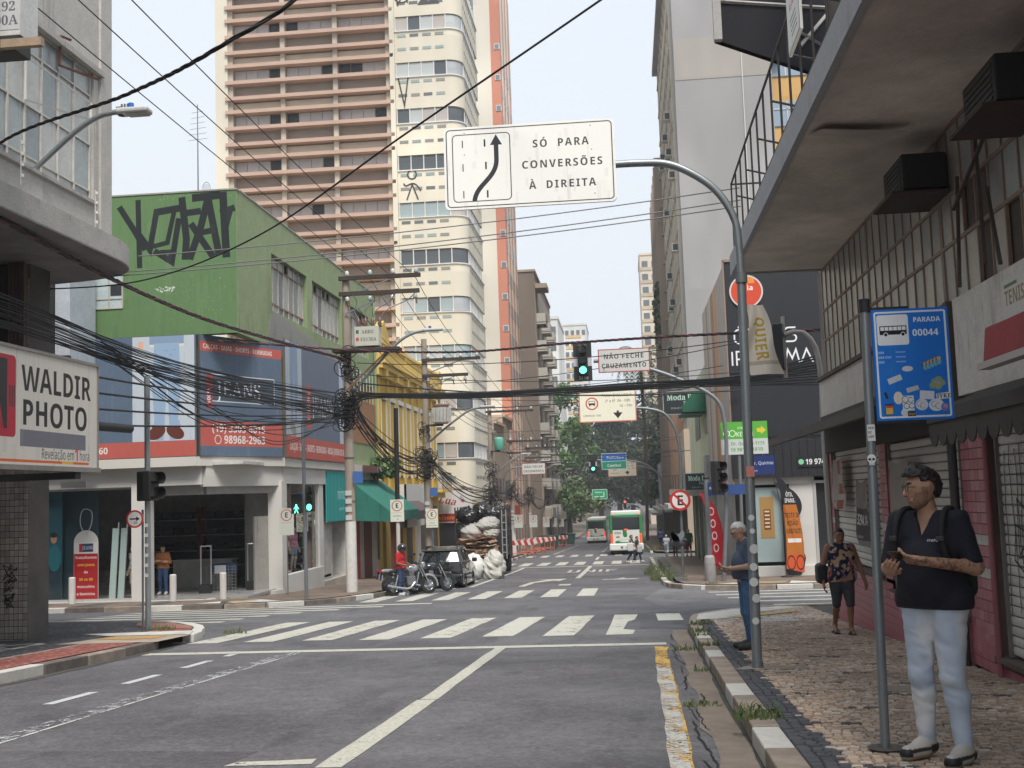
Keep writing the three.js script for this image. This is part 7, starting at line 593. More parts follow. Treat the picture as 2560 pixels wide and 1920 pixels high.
// ---------- overhead wires ----------
function strand(t, pts, r, m, name = 'strand', n = 5) { return pw(t, name, [tube(pts.map((p) => V(p[0], p[1], -p[2])), r, 10 * pts.length, n)], m); }
function sagLine(a, b, sag, k = 7) { const o = []; for (let i = 0; i <= k; i++) { const u = i / k; o.push([lerp(a[0], b[0], u), lerp(a[1], b[1], u) - sag * 4 * u * (1 - u), lerp(a[2], b[2], u)]); } return o; }
const wireT = (label, base, group) => thing('overhead_cable', label, 'cable', base[0], base[1], base[2], group || 'overhead cables');
const one = (label, pts, r, m = wireM, group) => { const t = wireT(label, pts[0], group); strand(t, pts, r, m); return t; };
function twisted(label, pts, r, c2) { const t = wireT(label, pts[0]), cv = new THREE.CatmullRomCurve3(pts.map((p) => V(p[0], p[1], -p[2]))), L = cv.getLength(), N = Math.round(L * 7); [wireM, c2, wireM].forEach((m, k) => { const q = []; for (let i = 0; i <= N; i++) { const p = cv.getPointAt(i / N), a = i / N * L * 7 + k * 2.094; q.push(p.add(V(0, Math.cos(a) * r, Math.sin(a) * r))); } pw(t, 'strand', new THREE.TubeGeometry(new THREE.CatmullRomCurve3(q), N, r * 0.85, 5), m); }); return t; }
[[-8.75, 9.3], [-8.0, 9.28], [-7.2, 9.26]].forEach(([x, y], i) => one(['left', 'middle', 'right'][i] + ' of the three power lines running up to the top left', sagLine([x, y, 39], [x - 0.15, 9.9, -6], 0.35), 0.011, wireM));
twisted('thick twisted black cable crossing the upper left', [[-9.6, 6.1, 15.5], [-7.98, 6.26, 14], [-4.89, 5.66, 11], [-3.18, 5.26, 9], [-2.49, 5.59, 8.9], [-0.6, 6.9, 8]], 0.0125, wireM);
one('black cable rising from the left canopy to the top right of the sign', [[-12.4, 5.95, 22.3], [-11.97, 5.91, 22], [-8.78, 5.55, 20], [-5.53, 5.54, 17], [-2.57, 6.05, 14], [-0.07, 6.71, 12], [2, 7.4, 10.6]], 0.014);
[[6.48, 7.16, -9.6], [6.17, 6.92, -9.9], [6.1, 6.8, -10.1]].forEach(([a, b, x], i) => one(['upper', 'middle', 'lower'][i] + ' of three thin grey wires from the left canopy to the slab', sagLine([x, a, 22], [2.38, b, 22], 0.12), 0.012, wireG));
twisted('red and black twisted cable from the left building to the first pole', [[-9.68, 6.07, 17], [-9.9, 5.95, 21], [-9.95, 5.9, 26], [-9.9, 6.05, 31], [-9.5, 6.3, 38.9]], 0.03, M(0.14, 0.03, 0.035, 0.5));
twisted('red and black twisted cable crossing the street to the glazed building', [[-13, 6.75, 36], [-9.4, 6.6, 38.6], [-5, 5.95, 35.5], [-1.32, 5.62, 32], [2.2, 5.15, 28], [4.4, 4.87, 26]], 0.022, M(0.16, 0.04, 0.05, 0.5));
{ const r = RNG(17), t = wireT('thick black cable bundle across the middle of the street', [-9.2, 4.94, 37]); for (let k = 0; k < 11; k++) { const j = (k - 5) * 0.016, q = (s) => (r() - 0.5) * s; strand(t, [[-9.35, 4.95 + j * 4 + q(.1), 39.0], [-8.2, 4.8 + j + q(.05), 36.6], [-5.2, 4.52 + j + q(.04), 34.8], [-2.49, 4.36 + j + q(.04), 33], [0.2, 4.24 + j + q(.04), 31], [2.67, 4.07 + j * 1.4 + q(.05), 29], [4.2, 3.88 + j * 4, 25]], 0.013 + 0.01 * r(), wireM, 'strand', 6); }
  const f = wireT('fanned bundle of black cables from the left corner to the first pole', [-10.2, 4.8, 17]); for (let k = 0; k < 30; k++) { const a = r(), q = (s) => (r() - 0.5) * s; strand(f, [[-10.3, 4.45 + a * 0.8, 15], [-10.15, 4.45 + a * 0.6 + q(.1), 18.5], [-9.9, 4.25 + a * 0.45 + q(.12), 22.5], [-9.7, 4.1 + a * 0.55 + q(.2), 27], [-9.6, 4.15 + a * 0.7 + q(.25), 32], [-9.5, 4.2 + a * 0.95, 38.9]], 0.006 + 0.009 * r(), wireM, 'strand', 4); }
  for (let k = 0; k < 9; k++) { const q = (s) => (r() - 0.5) * s; strand(f, [[-9.9, 4.5 + q(.3), 21], [-9.7 + q(.2), 3.6 + q(.7), 26], [-9.6, 3.4 + q(.9), 31], [-9.55, 4.3 + q(.5), 38.9]], 0.012, wireM, 'loose_loop', 4); }
  const g = wireT('four heavy black cables leaving the photo shop sign', [-9.6, 3.6, 19.9]); for (const [a, b] of [[3.85, 4.75], [3.55, 4.62], [3.25, 4.5], [2.95, 4.35]]) strand(g, sagLine([-9.62, a, 19.6], [-9.45, b, 39], 0.15), 0.022, wireM, 'strand', 6); pw(g, 'splice_case', [bar(V(-9.62, 2.95, -19.8), V(-9.6, 2.98, -21.6), 0.085, 10)], wireM);
  const spans = [[-9.4, 39.2, -9.25, 53.7], [-9.25, 53.7, -8.9, 76], [-8.9, 76, -9, 90], [-9, 90, -9.1, 107], [-9.1, 107, -9, 126], [-9, 126, -9.1, 146], [-9.1, 146, -9, 185]], hs = [4.6, 3.1, 1.6, 1.75, 1.2, 0.7, 0.2, -0.8], tops = [9.2, 8.0, 7.05, 5.7, 5.8, 5.7, 5.2, 4.4];
  spans.forEach(([x0, d0, x1, d1], i) => { const w = wireT(['first', 'second', 'third', 'fourth', 'fifth', 'sixth', 'seventh'][i] + ' span of cables between the left utility poles', [x0, hs[i], d0], 'cable spans between left poles'); for (let k = 0; k < (i < 3 ? 13 : 7); k++) strand(w, sagLine([x0, hs[i] + (r() - .5) * 0.9, d0], [x1, hs[i + 1] + (r() - .5) * 0.9, d1], 0.25 + r() * 0.8), 0.014 + 0.016 * r(), wireM, 'strand', 4); for (let k = 0; k < 3; k++) strand(w, sagLine([x0 + 0.7 + k * 0.8, tops[i], d0], [x1 + 0.5 + k * 0.8, tops[i + 1], d1], 0.3), 0.013, wireM, 'power_line', 4); for (let k = 0; k < 3; k++) strand(w, sagLine([x0 + 0.3, tops[i] - 1.1 - k * 0.35, d0], [x1 + 0.3, tops[i + 1] - 1.0 - k * 0.3, d1], 0.35), 0.016, wireM, 'service_line', 4); });
  const cr = [[39.2, 5.8, 40, 5.4], [39.2, 5.5, 43, 5.0], [39.2, 6.2, 30, 5.3], [53.7, 6.4, 45, 6.2], [53.7, 6.2, 50, 5.6], [53.7, 5.6, 58, 6.6], [76, 5.6, 72, 6.3], [76, 5.2, 90, 5.5], [90, 5.0, 91, 5.4], [90, 4.1, 100, 4.8], [107, 4.4, 110, 4.6], [126, 3.6, 128, 3.4], [53.7, 6.8, 33, 5.6], [76, 4.4, 78, 4.0], [90, 2.6, 96, 2.6]]; cr.forEach(([d0, y0, d1, y1], i) => one(`thin cable number ${i + 1} from the top strung over the far street`, sagLine([-9.2, y0, d0], [d1 < 35 ? 3.7 : 4.3, y1, d1], 0.3), i % 4 === 1 ? 0.028 : 0.014, wireM, 'thin cables over the far street')); scene.traverse((o) => { if (o.userData.label?.startsWith('thin cable number')) o.userData.label = 'thin dark cable strung across the far street between the facades'; }); }
// ---------- traffic signals and road signs ----------
const lensOff = (c) => M(c[0], c[1], c[2], 0.25), greenLit = new THREE.MeshStandardMaterial({ color: C(0.1, 0.5, 0.35), emissive: C(0.12, 0.95, 0.6), emissiveIntensity: 2.2, roughness: 0.4 });
function signalHead(t, x, y, d, s, lit, ry = 0, n = 3) { const g = new THREE.Group(); g.name = 'signal_head'; g.position.set(x - t.position.x, y - t.position.y, -d - t.position.z); g.rotation.y = ry; t.add(g); mesh(g, 'case', rbx(0.3 * s, 0.31 * n * s, 0.2 * s, 0.03 * s, 0, 0, 0), blackP); for (let k = 0; k < n; k++) { const yy = ((n - 1) / 2 - k) * 0.31 * s; const ln = mesh(g, k === n - 1 && lit ? 'signal_light' : 'lens', new THREE.CircleGeometry(0.11 * s, 20), k === n - 1 && lit ? greenLit : lensOff([0.045, 0.042, 0.035])); ln.position.set(0, yy, 0.105 * s); const v = new THREE.CylinderGeometry(0.125 * s, 0.125 * s, 0.2 * s, 18, 1, true, 0, Math.PI * 1.35); v.rotateX(Math.PI / 2); v.rotateZ(Math.PI * 0.675 - Math.PI); const h = mesh(g, 'visor', v, blackP); h.position.set(0, yy, 0.19 * s); } return g; }
const txt = (x, s, a, b, f, c, mw) => { x.fillStyle = c; x.font = f; x.textAlign = 'center'; x.fillText(s, a, b, mw); };
const naoFeche = (x, w, h) => { x.fillStyle = '#c4c3bd'; x.fillRect(0, 0, w, h); x.strokeStyle = '#a8483e'; x.lineWidth = 10; x.strokeRect(5, 5, w - 10, h - 10); x.letterSpacing = '5px'; txt(x, 'NÃO FECHE', w / 2, h * 0.42, 'bold 66px sans-serif', '#333436', w * 0.82); txt(x, 'CRUZAMENTO', w / 2, h * 0.82, 'bold 66px sans-serif', '#333436', w * 0.88); };
const faixa = (x, w, h) => { x.fillStyle = '#ece8d2'; x.fillRect(0, 0, w, h); x.strokeStyle = '#d2584c'; x.lineWidth = 10; x.strokeRect(6, 6, w - 12, h - 12); x.lineWidth = 16; x.beginPath(); x.arc(150, 150, 66, 0, 7); x.stroke(); x.fillStyle = '#26272a'; x.fillRect(112, 118, 76, 48); x.fillStyle = '#ece8d2'; x.fillRect(118, 124, 64, 20); x.fillStyle = '#26272a'; x.fillRect(118, 166, 14, 12); x.fillRect(168, 166, 14, 12); txt(x, 'FAIXA EXCLUSIVA', 440, 78, '46px sans-serif', '#4b4a47', 400); txt(x, '2ª a 6ª  06 - 08h', 450, 140, '42px sans-serif', '#4b4a47', 370); txt(x, '16 - 19h', 540, 200, '42px sans-serif', '#4b4a47'); txt(x, 'LIBERADO TAXI', 150, 300, '30px sans-serif', '#4b4a47', 230); x.fillStyle = '#26272a'; x.fillRect(432, 240, 26, 40); x.beginPath(); x.moveTo(390, 262); x.lineTo(500, 262); x.lineTo(445, 330); x.fill(); };
const plate = (t, x0, x1, y0, y1, d, cw, ch, draw, name = 'plate') => { pw(t, name, [B(x0, x1, y0, y1, d, d + 0.03)], M(0.4, 0.4, 0.4, 0.5)); pw(t, name + '_face', new THREE.PlaneGeometry(x1 - x0, y1 - y0).translate((x0 + x1) / 2, (y0 + y1) / 2, -d + 0.004), printMat(canvasTex(cw, ch, draw), 0.5)); };
const mast = (t, pts, d, r = 0.07) => pw(t, 'mast', [tube(pts.map((p) => V(p[0], p[1], -d)), r, 14 * pts.length, 10)], galvD);
{ const d = 40, t = thing('signal_gantry', 'overhead green traffic signal 323B with NÃO FECHE CRUZAMENTO sign on a curved mast', 'traffic light', 3.1, gk(d), d); mast(t, [[3.1, gk(d)], [3.25, 0], [3.38, 2], [3.42, 3.34], [3.27, 4.31], [2.95, 4.67], [2.2, 5.1], [1.14, 5.56], [-0.2, 5.95], [-1.0, 6.0]], d + 0.1); plate(t, -0.84, 0.95, 5.56, 6.38, d, 512, 236, naoFeche, 'text_plate'); pw(t, 'backplate', [B(-1.7, -1.06, 5.32, 6.64, d - 0.02, d + 0.02)], blackP); pw(t, 'pale_band', [B(-1.7, -1.06, 5.82, 6.14, d - 0.024, d - 0.02)], M(0.5, 0.5, 0.55, 0.5)); signalHead(t, -1.37, 6.02, d - 0.12, 1.15, true); pw(t, 'number', new THREE.PlaneGeometry(0.4, 0.16).translate(-1.37, 5.41, -d + 0.03), printMat(canvasTex(128, 52, (x, w, h) => { x.fillStyle = '#151517'; x.fillRect(0, 0, w, h); txt(x, '323B', 64, 42, 'bold 46px monospace', '#d8d8d4'); }))); signalHead(t, 3.0, 1.8, d - 0.4, 1.2, false, 0.9); pw(t, 'street_name_plate', [B(3.35, 4.0, 1.2, 1.55, d - 0.2, d - 0.17)], M(0.03, 0.07, 0.22, 0.5)); }
{ const d = 47, t = thing('bus_lane_gantry', 'white and red FAIXA EXCLUSIVA bus lane sign on a curved mast', 'road sign', 2.08, gk(d), d); mast(t, [[2.05, gk(d)], [2.08, 0], [2.14, 3.1], [1.96, 3.99], [1.59, 4.52], [0.9, 4.75], [-0.5, 4.8]], d + 0.08, 0.06); plate(t, -1.84, 0.48, 4.27, 5.56, d, 660, 366, faixa); const n = pw(t, 'no_parking_disc', [cyl(0.42, 0.42, 0.03, 2.06, 1.0, -d + 0.12, 28, Math.PI / 2)], M(0.5, 0.5, 0.5, 0.5)); pw(n, 'disc_print', new THREE.CircleGeometry(0.42, 28).translate(2.06, 1.0, -d + 0.138), printMat(canvasTex(200, 200, (x) => { x.fillStyle = '#c02a26'; x.fillRect(0, 0, 200, 200); x.fillStyle = '#e6e4de'; x.beginPath(); x.arc(100, 100, 76, 0, 7); x.fill(); txt(x, 'E', 100, 148, 'bold 132px sans-serif', '#1b1b1d'); x.strokeStyle = '#c02a26'; x.lineWidth = 20; x.beginPath(); x.moveTo(45, 45); x.lineTo(155, 155); x.stroke(); }))); }
{ const d = 108, t = thing('direction_gantry', 'blue and green direction sign with green signal over the far crossing', 'road sign', 3.1, gk(d), d); mast(t, [[3.1, gk(d)], [3.15, 1.5], [3.0, 2.7], [1.8, 3.8], [0, 4.3], [-3, 4.4]], d + 0.1, 0.08); plate(t, -2.34, -0.02, 3.48, 5.0, d, 400, 262, (x, w, h) => { x.fillStyle = '#1f6fc4'; x.fillRect(0, 0, w, h / 2); x.fillStyle = '#1a9a74'; x.fillRect(0, h / 2, w, h / 2); x.strokeStyle = '#dfe6ea'; x.lineWidth = 8; x.strokeRect(5, 5, w - 10, h - 10); x.beginPath(); x.moveTo(0, h / 2); x.lineTo(w, h / 2); x.stroke(); txt(x, '← Prefeitura', w / 2, 90, 'bold 56px sans-serif', '#eef2f4', w - 40); txt(x, '← Cambuí', w / 2 - 20, 220, 'bold 60px sans-serif', '#eef2f4', w - 60); }); pw(t, 'backplate', [B(-3.52, -2.75, 3.2, 4.85, d - 0.02, d + 0.02)], blackP); pw(t, 'pale_band', [B(-3.52, -2.75, 3.85, 4.25, d - 0.025, d - 0.02)], M(0.5, 0.5, 0.52, 0.5)); signalHead(t, -3.13, 4.05, d - 0.15, 1.45, true); const f = thing('bus_lane_gantry', 'second bus lane sign half hidden behind the direction sign', 'road sign', 3.2, gk(116), 116); mast(f, [[3.4, gk(116)], [3.4, 2], [2.9, 3.2], [1.5, 3.8], [-1, 3.9]], 116.1, 0.07); plate(f, -1.9, 0.95, 2.9, 4.5, 116, 660, 366, faixa); }
{ const d = 88, t = thing('junction_sign', 'small NÃO FECHE CRUZAMENTO sign on the far left mast', 'road sign', -9.4, gk(d), d); mast(t, [[-9.4, gk(d)], [-9.35, 2.4], [-9.2, 3.2], [-8.6, 3.5], [-7.6, 3.5]], d + 0.08, 0.06); plate(t, -8.0, -6.2, 2.95, 3.8, d, 512, 236, naoFeche); const g = thing('guide_sign', 'green guide sign on a bent mast far down the street', 'road sign', -9, gk(185), 185); mast(g, [[-9, gk(185)], [-8.9, -1.3], [-7.7, 0.25], [-5, 1.2]], 185.1, 0.09); plate(g, -5.7, -3.3, 0.25, 1.85, 185, 240, 160, (x, w, h) => { x.fillStyle = '#1b9a66'; x.fillRect(0, 0, w, h); x.strokeStyle = '#d8e6de'; x.lineWidth = 7; x.strokeRect(4, 4, w - 8, h - 8); x.fillStyle = '#dfeae4'; x.fillRect(30, 110, 160, 14); x.fillRect(180, 40, 12, 70); txt(x, 'Centro', 100, 60, 'bold 36px sans-serif', '#dfeae4'); }); const s = thing('far_signal', 'red traffic signal far down the street', 'traffic light', 1.6, gk(200), 200); mast(s, [[2.4, gk(200)], [2.3, -2], [1.2, -1.0], [-0.6, -0.8]], 200, 0.09); const r = signalHead(s, -0.6, -0.9, 199.8, 1.6, false); mesh(r, 'signal_light', new THREE.CircleGeometry(0.2, 16).translate(0, 0.5, 0.2), new THREE.MeshStandardMaterial({ color: C(0.5, 0.05, 0.05), emissive: C(1, 0.1, 0.08), emissiveIntensity: 1.5 })); }
{ const d = 24.5, t = thing('side_street_signal', 'black traffic signal seen from behind on a curved pipe at the optician', 'traffic light', 4.1, gk(d), d); pw(t, 'mast', [tube([V(4.12, gk(d), -d), V(4.1, 2.8, -d), V(4.11, 3.7, -d), V(4.0, 4.4, -d), V(3.74, 4.66, -d), V(3.4, 4.6, -d)], 0.055, 30, 8)], GS(0.35, 0.34, 0.32, 0.6)); signalHead(t, 3.3, 4.35, d, 1.05, false, -1.9); pw(t, 'backplate_edge', [bx(0.03, 1.3, 0.1, 3.4, 4.35, -d - 0.05, 0, 0.5, 0)], M(0.4, 0.36, 0.3, 0.7)); }
{ const d = 40.5, t = thing('optician_direction_sign', 'green and white ÓTICA OKEYAH board with arrow and blue street plate on grey posts', 'sign', 3.85, gk(d), d); mast(t, [[3.82, gk(d)], [3.9, 3.5]], d + 0.08, 0.06); mast(t, [[4.7, 2.5], [4.7, 3.6]], d + 0.08, 0.04); plate(t, 3.28, 4.88, 2.57, 3.7, d, 400, 284, (x, w, h) => { x.fillStyle = '#c3c6c6'; x.fillRect(0, 0, w, h); x.fillStyle = '#5aa83e'; x.fillRect(0, 0, w, 150); x.strokeStyle = '#e8efe4'; x.lineWidth = 6; x.beginPath(); x.arc(50, 100, 26, 0, 7); x.moveTo(126, 100); x.arc(100, 100, 26, 0, 7); x.stroke(); txt(x, 'KEYAH', 205, 128, '54px sans-serif', '#e8efe4', 150); txt(x, 'ÓTICA', 180, 64, '26px sans-serif', '#e8efe4'); x.fillStyle = '#d9c23c'; x.beginPath(); x.moveTo(310, 60); x.lineTo(345, 60); x.lineTo(345, 40); x.lineTo(388, 78); x.lineTo(345, 114); x.lineTo(345, 95); x.lineTo(310, 95); x.fill(); txt(x, 'R. Dr. Quirino 1173', 205, 204, 'bold 40px sans-serif', '#4f9a3c', 330); txt(x, '19 98140-1810', 215, 258, 'bold 42px sans-serif', '#4f9a3c', 290); }); plate(t, 4.05, 5.06, 1.86, 2.5, d - 0.04, 260, 166, (x, w, h) => { x.fillStyle = '#1c2f66'; x.fillRect(0, 0, w, h); txt(x, 'R. Dr. Quirino', 130, 80, '40px sans-serif', '#d4d9e6', 240); txt(x, 'Centro', 70, 140, '24px sans-serif', '#d4d9e6'); }, 'street_plate');
  const p = thing('lamp_post_stub', 'thick grey metal post with flared base at the far right corner', 'post', 2.69, gk(d), d), y0 = gk(d); pw(p, 'shaft', [bar(V(2.69, y0 + 0.7, -d), V(2.7, 1.75, -d), 0.1, 12, 0.085)], galvD); pw(p, 'base', [lathe([[0, 0], [0.21, 0], [0.18, 0.78], [0.15, 0.86], [0.1, 0.88]], 12).translate(2.69, y0, -d)], GS(0.3, 0.3, 0.3, 0.6)); pw(p, 'cap', [new THREE.SphereGeometry(0.1, 10, 8).translate(2.7, 1.8, -d)], blackP); plate(p, 2.75, 3.45, 1.2, 1.65, d - 0.1, 180, 116, (x, w, h) => { x.fillStyle = '#1c2f66'; x.fillRect(0, 0, w, h); txt(x, 'Rua Quirino', 90, 66, '32px sans-serif', '#d4d9e6', 160); x.fillStyle = '#b04438'; x.fillRect(110, 0, 70, 20); }, 'street_plate'); }
{ const d = 22.64, y0 = gk(d), t = thing('corner_signal_pole', 'grey pole with black signal and round right-arrow sign at the left corner', 'traffic light', -9.69, y0, d); pw(t, 'pole', [bar(V(-9.69, y0, -d), V(-9.7, 4.12, -d), 0.058, 14)], galv); signalHead(t, -9.62, 1.88, d - 0.02, 0.98, false, 1.25, 2); signalHead(t, -9.8, 1.88, d + 0.1, 0.98, false, 2.6, 2); pw(t, 'small_post', [bar(V(-9.93, y0, -d - 0.3), V(-9.93, 1.4, -d - 0.3), 0.025, 8)], galvD); const s = pw(t, 'arrow_disc', [cyl(0.18, 0.18, 0.015, -9.925, 1.22, -d + 0.09, 28, Math.PI / 2)], M(0.5, 0.5, 0.5, 0.5)); pw(s, 'disc_print', new THREE.CircleGeometry(0.18, 28).translate(-9.925, 1.22, -d + 0.1), printMat(canvasTex(160, 160, (x) => { x.fillStyle = '#b82c28'; x.fillRect(0, 0, 160, 160); x.fillStyle = '#d6d6d6'; x.beginPath(); x.arc(80, 80, 64, 0, 7); x.fill(); x.fillStyle = '#17181a'; x.fillRect(34, 73, 66, 12); x.beginPath(); x.moveTo(94, 58); x.lineTo(128, 79); x.lineTo(94, 100); x.fill(); x.fillStyle = '#a9aaa4'; x.fillRect(70, 100, 36, 26); }))); for (let k = 0; k < 6; k++) pw(t, 'sticker', [B(-9.73, -9.66, 0.05 + k * 0.2, 0.12 + k * 0.2, d - 0.063, d - 0.058)], M(0.5, 0.5, 0.5, 0.6)); }
{ const d = 35.1, y0 = gk(d), t = thing('pedestrian_signal_pole', 'pole with green walking man and green traffic light before the jeans shop', 'traffic light', -9.97, y0, d); pw(t, 'pole', [bar(V(-9.97, y0, -d), V(-10, 3.99, -d), 0.06, 12)], galvD); signalHead(t, -9.79, 1.56, d - 0.05, 0.9, true); const g = new THREE.Group(); g.name = 'walk_signal'; g.position.set(-10.21 + 9.97, 1.4 - y0, 0.1); g.rotation.y = 0.15; t.add(g); mesh(g, 'case', rbx(0.32, 0.62, 0.18, 0.03, 0, 0, 0), blackP); mesh(g, 'visor', rbx(0.3, 0.04, 0.22, 0.01, 0, 0.3, 0.15), blackP); const wm = mesh(g, 'signal_light', join([new THREE.CircleGeometry(0.03, 10).translate(0, 0.1, 0), new THREE.PlaneGeometry(0.045, 0.1).translate(0, 0.02, 0), new THREE.PlaneGeometry(0.025, 0.13).rotateZ(0.35).translate(0.03, -0.08, 0), new THREE.PlaneGeometry(0.025, 0.13).rotateZ(-0.35).translate(-0.03, -0.08, 0), new THREE.PlaneGeometry(0.02, 0.11).rotateZ(0.6).translate(0.045, 0.03, 0), new THREE.PlaneGeometry(0.02, 0.11).rotateZ(-0.6).translate(-0.045, 0.03, 0)]), greenLit); wm.position.set(0, -0.15, 0.095); const gh = thing('parking_plate', 'faded E parking plate on the display window edge', 'road sign', -11.5, 0.6, 38.2); plate(gh, -11.75, -11.25, 0.35, 1.25, 38.2, 100, 180, eSign('')); pw(gh, 'post', [bar(V(-11.5, gk(38.2), -38.25), V(-11.5, 1.2, -38.25), 0.02, 6)], galvD); }
function eSign(foot) { return (x, w, h) => { x.fillStyle = foot ? '#d9dccb' : '#b9bdb4'; x.fillRect(0, 0, w, h); x.strokeStyle = '#b2413c'; x.lineWidth = w * 0.06; x.beginPath(); x.arc(w / 2, w * 0.46, w * 0.36, 0, 7); x.stroke(); txt(x, 'E', w / 2, w * 0.62, `bold ${Math.round(w * 0.48)}px sans-serif`, '#1d1e20'); x.fillStyle = '#8f928a'; x.fillRect(w * 0.12, w * 0.95, w * 0.76, 3); if (foot) { txt(x, foot.split(' ')[0], w / 2, h * 0.78, `${Math.round(w * 0.15)}px sans-serif`, '#5b5d58', w * 0.8); txt(x, foot.split(' ').slice(1).join(' '), w / 2, h * 0.92, `${Math.round(w * 0.15)}px sans-serif`, '#5b5d58', w * 0.8); } }; }
{ const d = 41.5, y0 = gk(d), t = thing('parking_sign', 'white E parking plate on a black pole behind the motorbikes', 'road sign', -8.36, y0, d, 'E parking plates on the left kerb'); pw(t, 'pole', [bar(V(-8.36, y0, -d), V(-8.35, 1.4, -d), 0.075, 10)], GS(0.5, 0.48, 0.45)); pw(t, 'black_shaft', [bar(V(-8.35, 1.4, -d), V(-8.33, 4.75, -d), 0.085, 10)], blackP); plate(t, -8.6, -8.1, 0.62, 1.42, d - 0.1, 200, 320, eSign('MÁXIMO 1H'));
  const t2 = thing('parking_sign', 'yellowish E CARGA E DESCARGA plate on the second utility pole', 'road sign', -9.1, 0.05, 53.2, 'E parking plates on the left kerb'); plate(t2, -9.38, -8.82, 0.06, 0.92, 53.2, 200, 306, eSign('CARGA E DESCARGA')); pw(t2, 'bracket', [bar(V(-9.1, gk(53), -53.3), V(-9.1, 0.9, -53.3), 0.03, 6)], galvD);
  [['E plate on the white footed pole behind the barriers', -8.55, 89.6], ['E plate right of the white footed pole', -8.0, 97], ['third E plate along the far left kerb', -8.2, 115], ['fourth E plate along the far left kerb', -8.3, 128], ['last small E plate far along the left kerb', -8.3, 142]].forEach(([l, x, d2]) => { const q = thing('parking_sign', l, 'road sign', x, gk(d2), d2, 'E parking plates on the left kerb'), y = gk(d2); pw(q, 'post', [bar(V(x, y, -d2), V(x, y + 3.1, -d2), 0.035, 6)], galvD); plate(q, x - 0.33, x + 0.33, y + 2.1, y + 3.1, d2 - 0.06, 100, 150, eSign('')); }); }
// ---------- vehicles (local frame: x right, y up, rear towards +z, origin on the ground below the rear) ----------
const rubber = M(0.012, 0.012, 0.013, 0.85), chrome = M(0.55, 0.56, 0.58, 0.18, { metal: 0.9 }), darkGlass = M(0.012, 0.014, 0.016, 0.05), plastic = M(0.018, 0.018, 0.019, 0.6), redLens = M(0.4, 0.015, 0.012, 0.2), redLit = new THREE.MeshStandardMaterial({ color: C(0.5, 0.03, 0.02), emissive: C(1, 0.07, 0.03), emissiveIntensity: 0.7, roughness: 0.3 }), whiteP = M(0.62, 0.62, 0.6, 0.4);
function wheel(t, x, y, z, r, w, rim = chrome, spokes = 7) { const g = new THREE.Group(); g.name = 'wheel'; g.position.set(x, y, z); t.add(g); mesh(g, 'tyre', lathe([[r * 0.62, -w / 2], [r * 0.94, -w / 2], [r, -w * 0.32], [r, w * 0.32], [r * 0.94, w / 2], [r * 0.62, w / 2], [r * 0.62, -w / 2]], 26).rotateZ(Math.PI / 2), rubber); const q = [cyl(r * 0.14, r * 0.14, w * 1.02, 0, 0, 0, 10, 0, Math.PI / 2), new THREE.TorusGeometry(r * 0.62, r * 0.05, 6, 24).rotateY(Math.PI / 2)]; for (let k = 0; k < spokes; k++) q.push(bx(w * 0.5, r * 0.56, r * (spokes > 10 ? 0.03 : 0.12), 0, r * 0.33, 0).rotateX(k * 6.283 / spokes)); mesh(g, 'rim', q, rim); return g; }
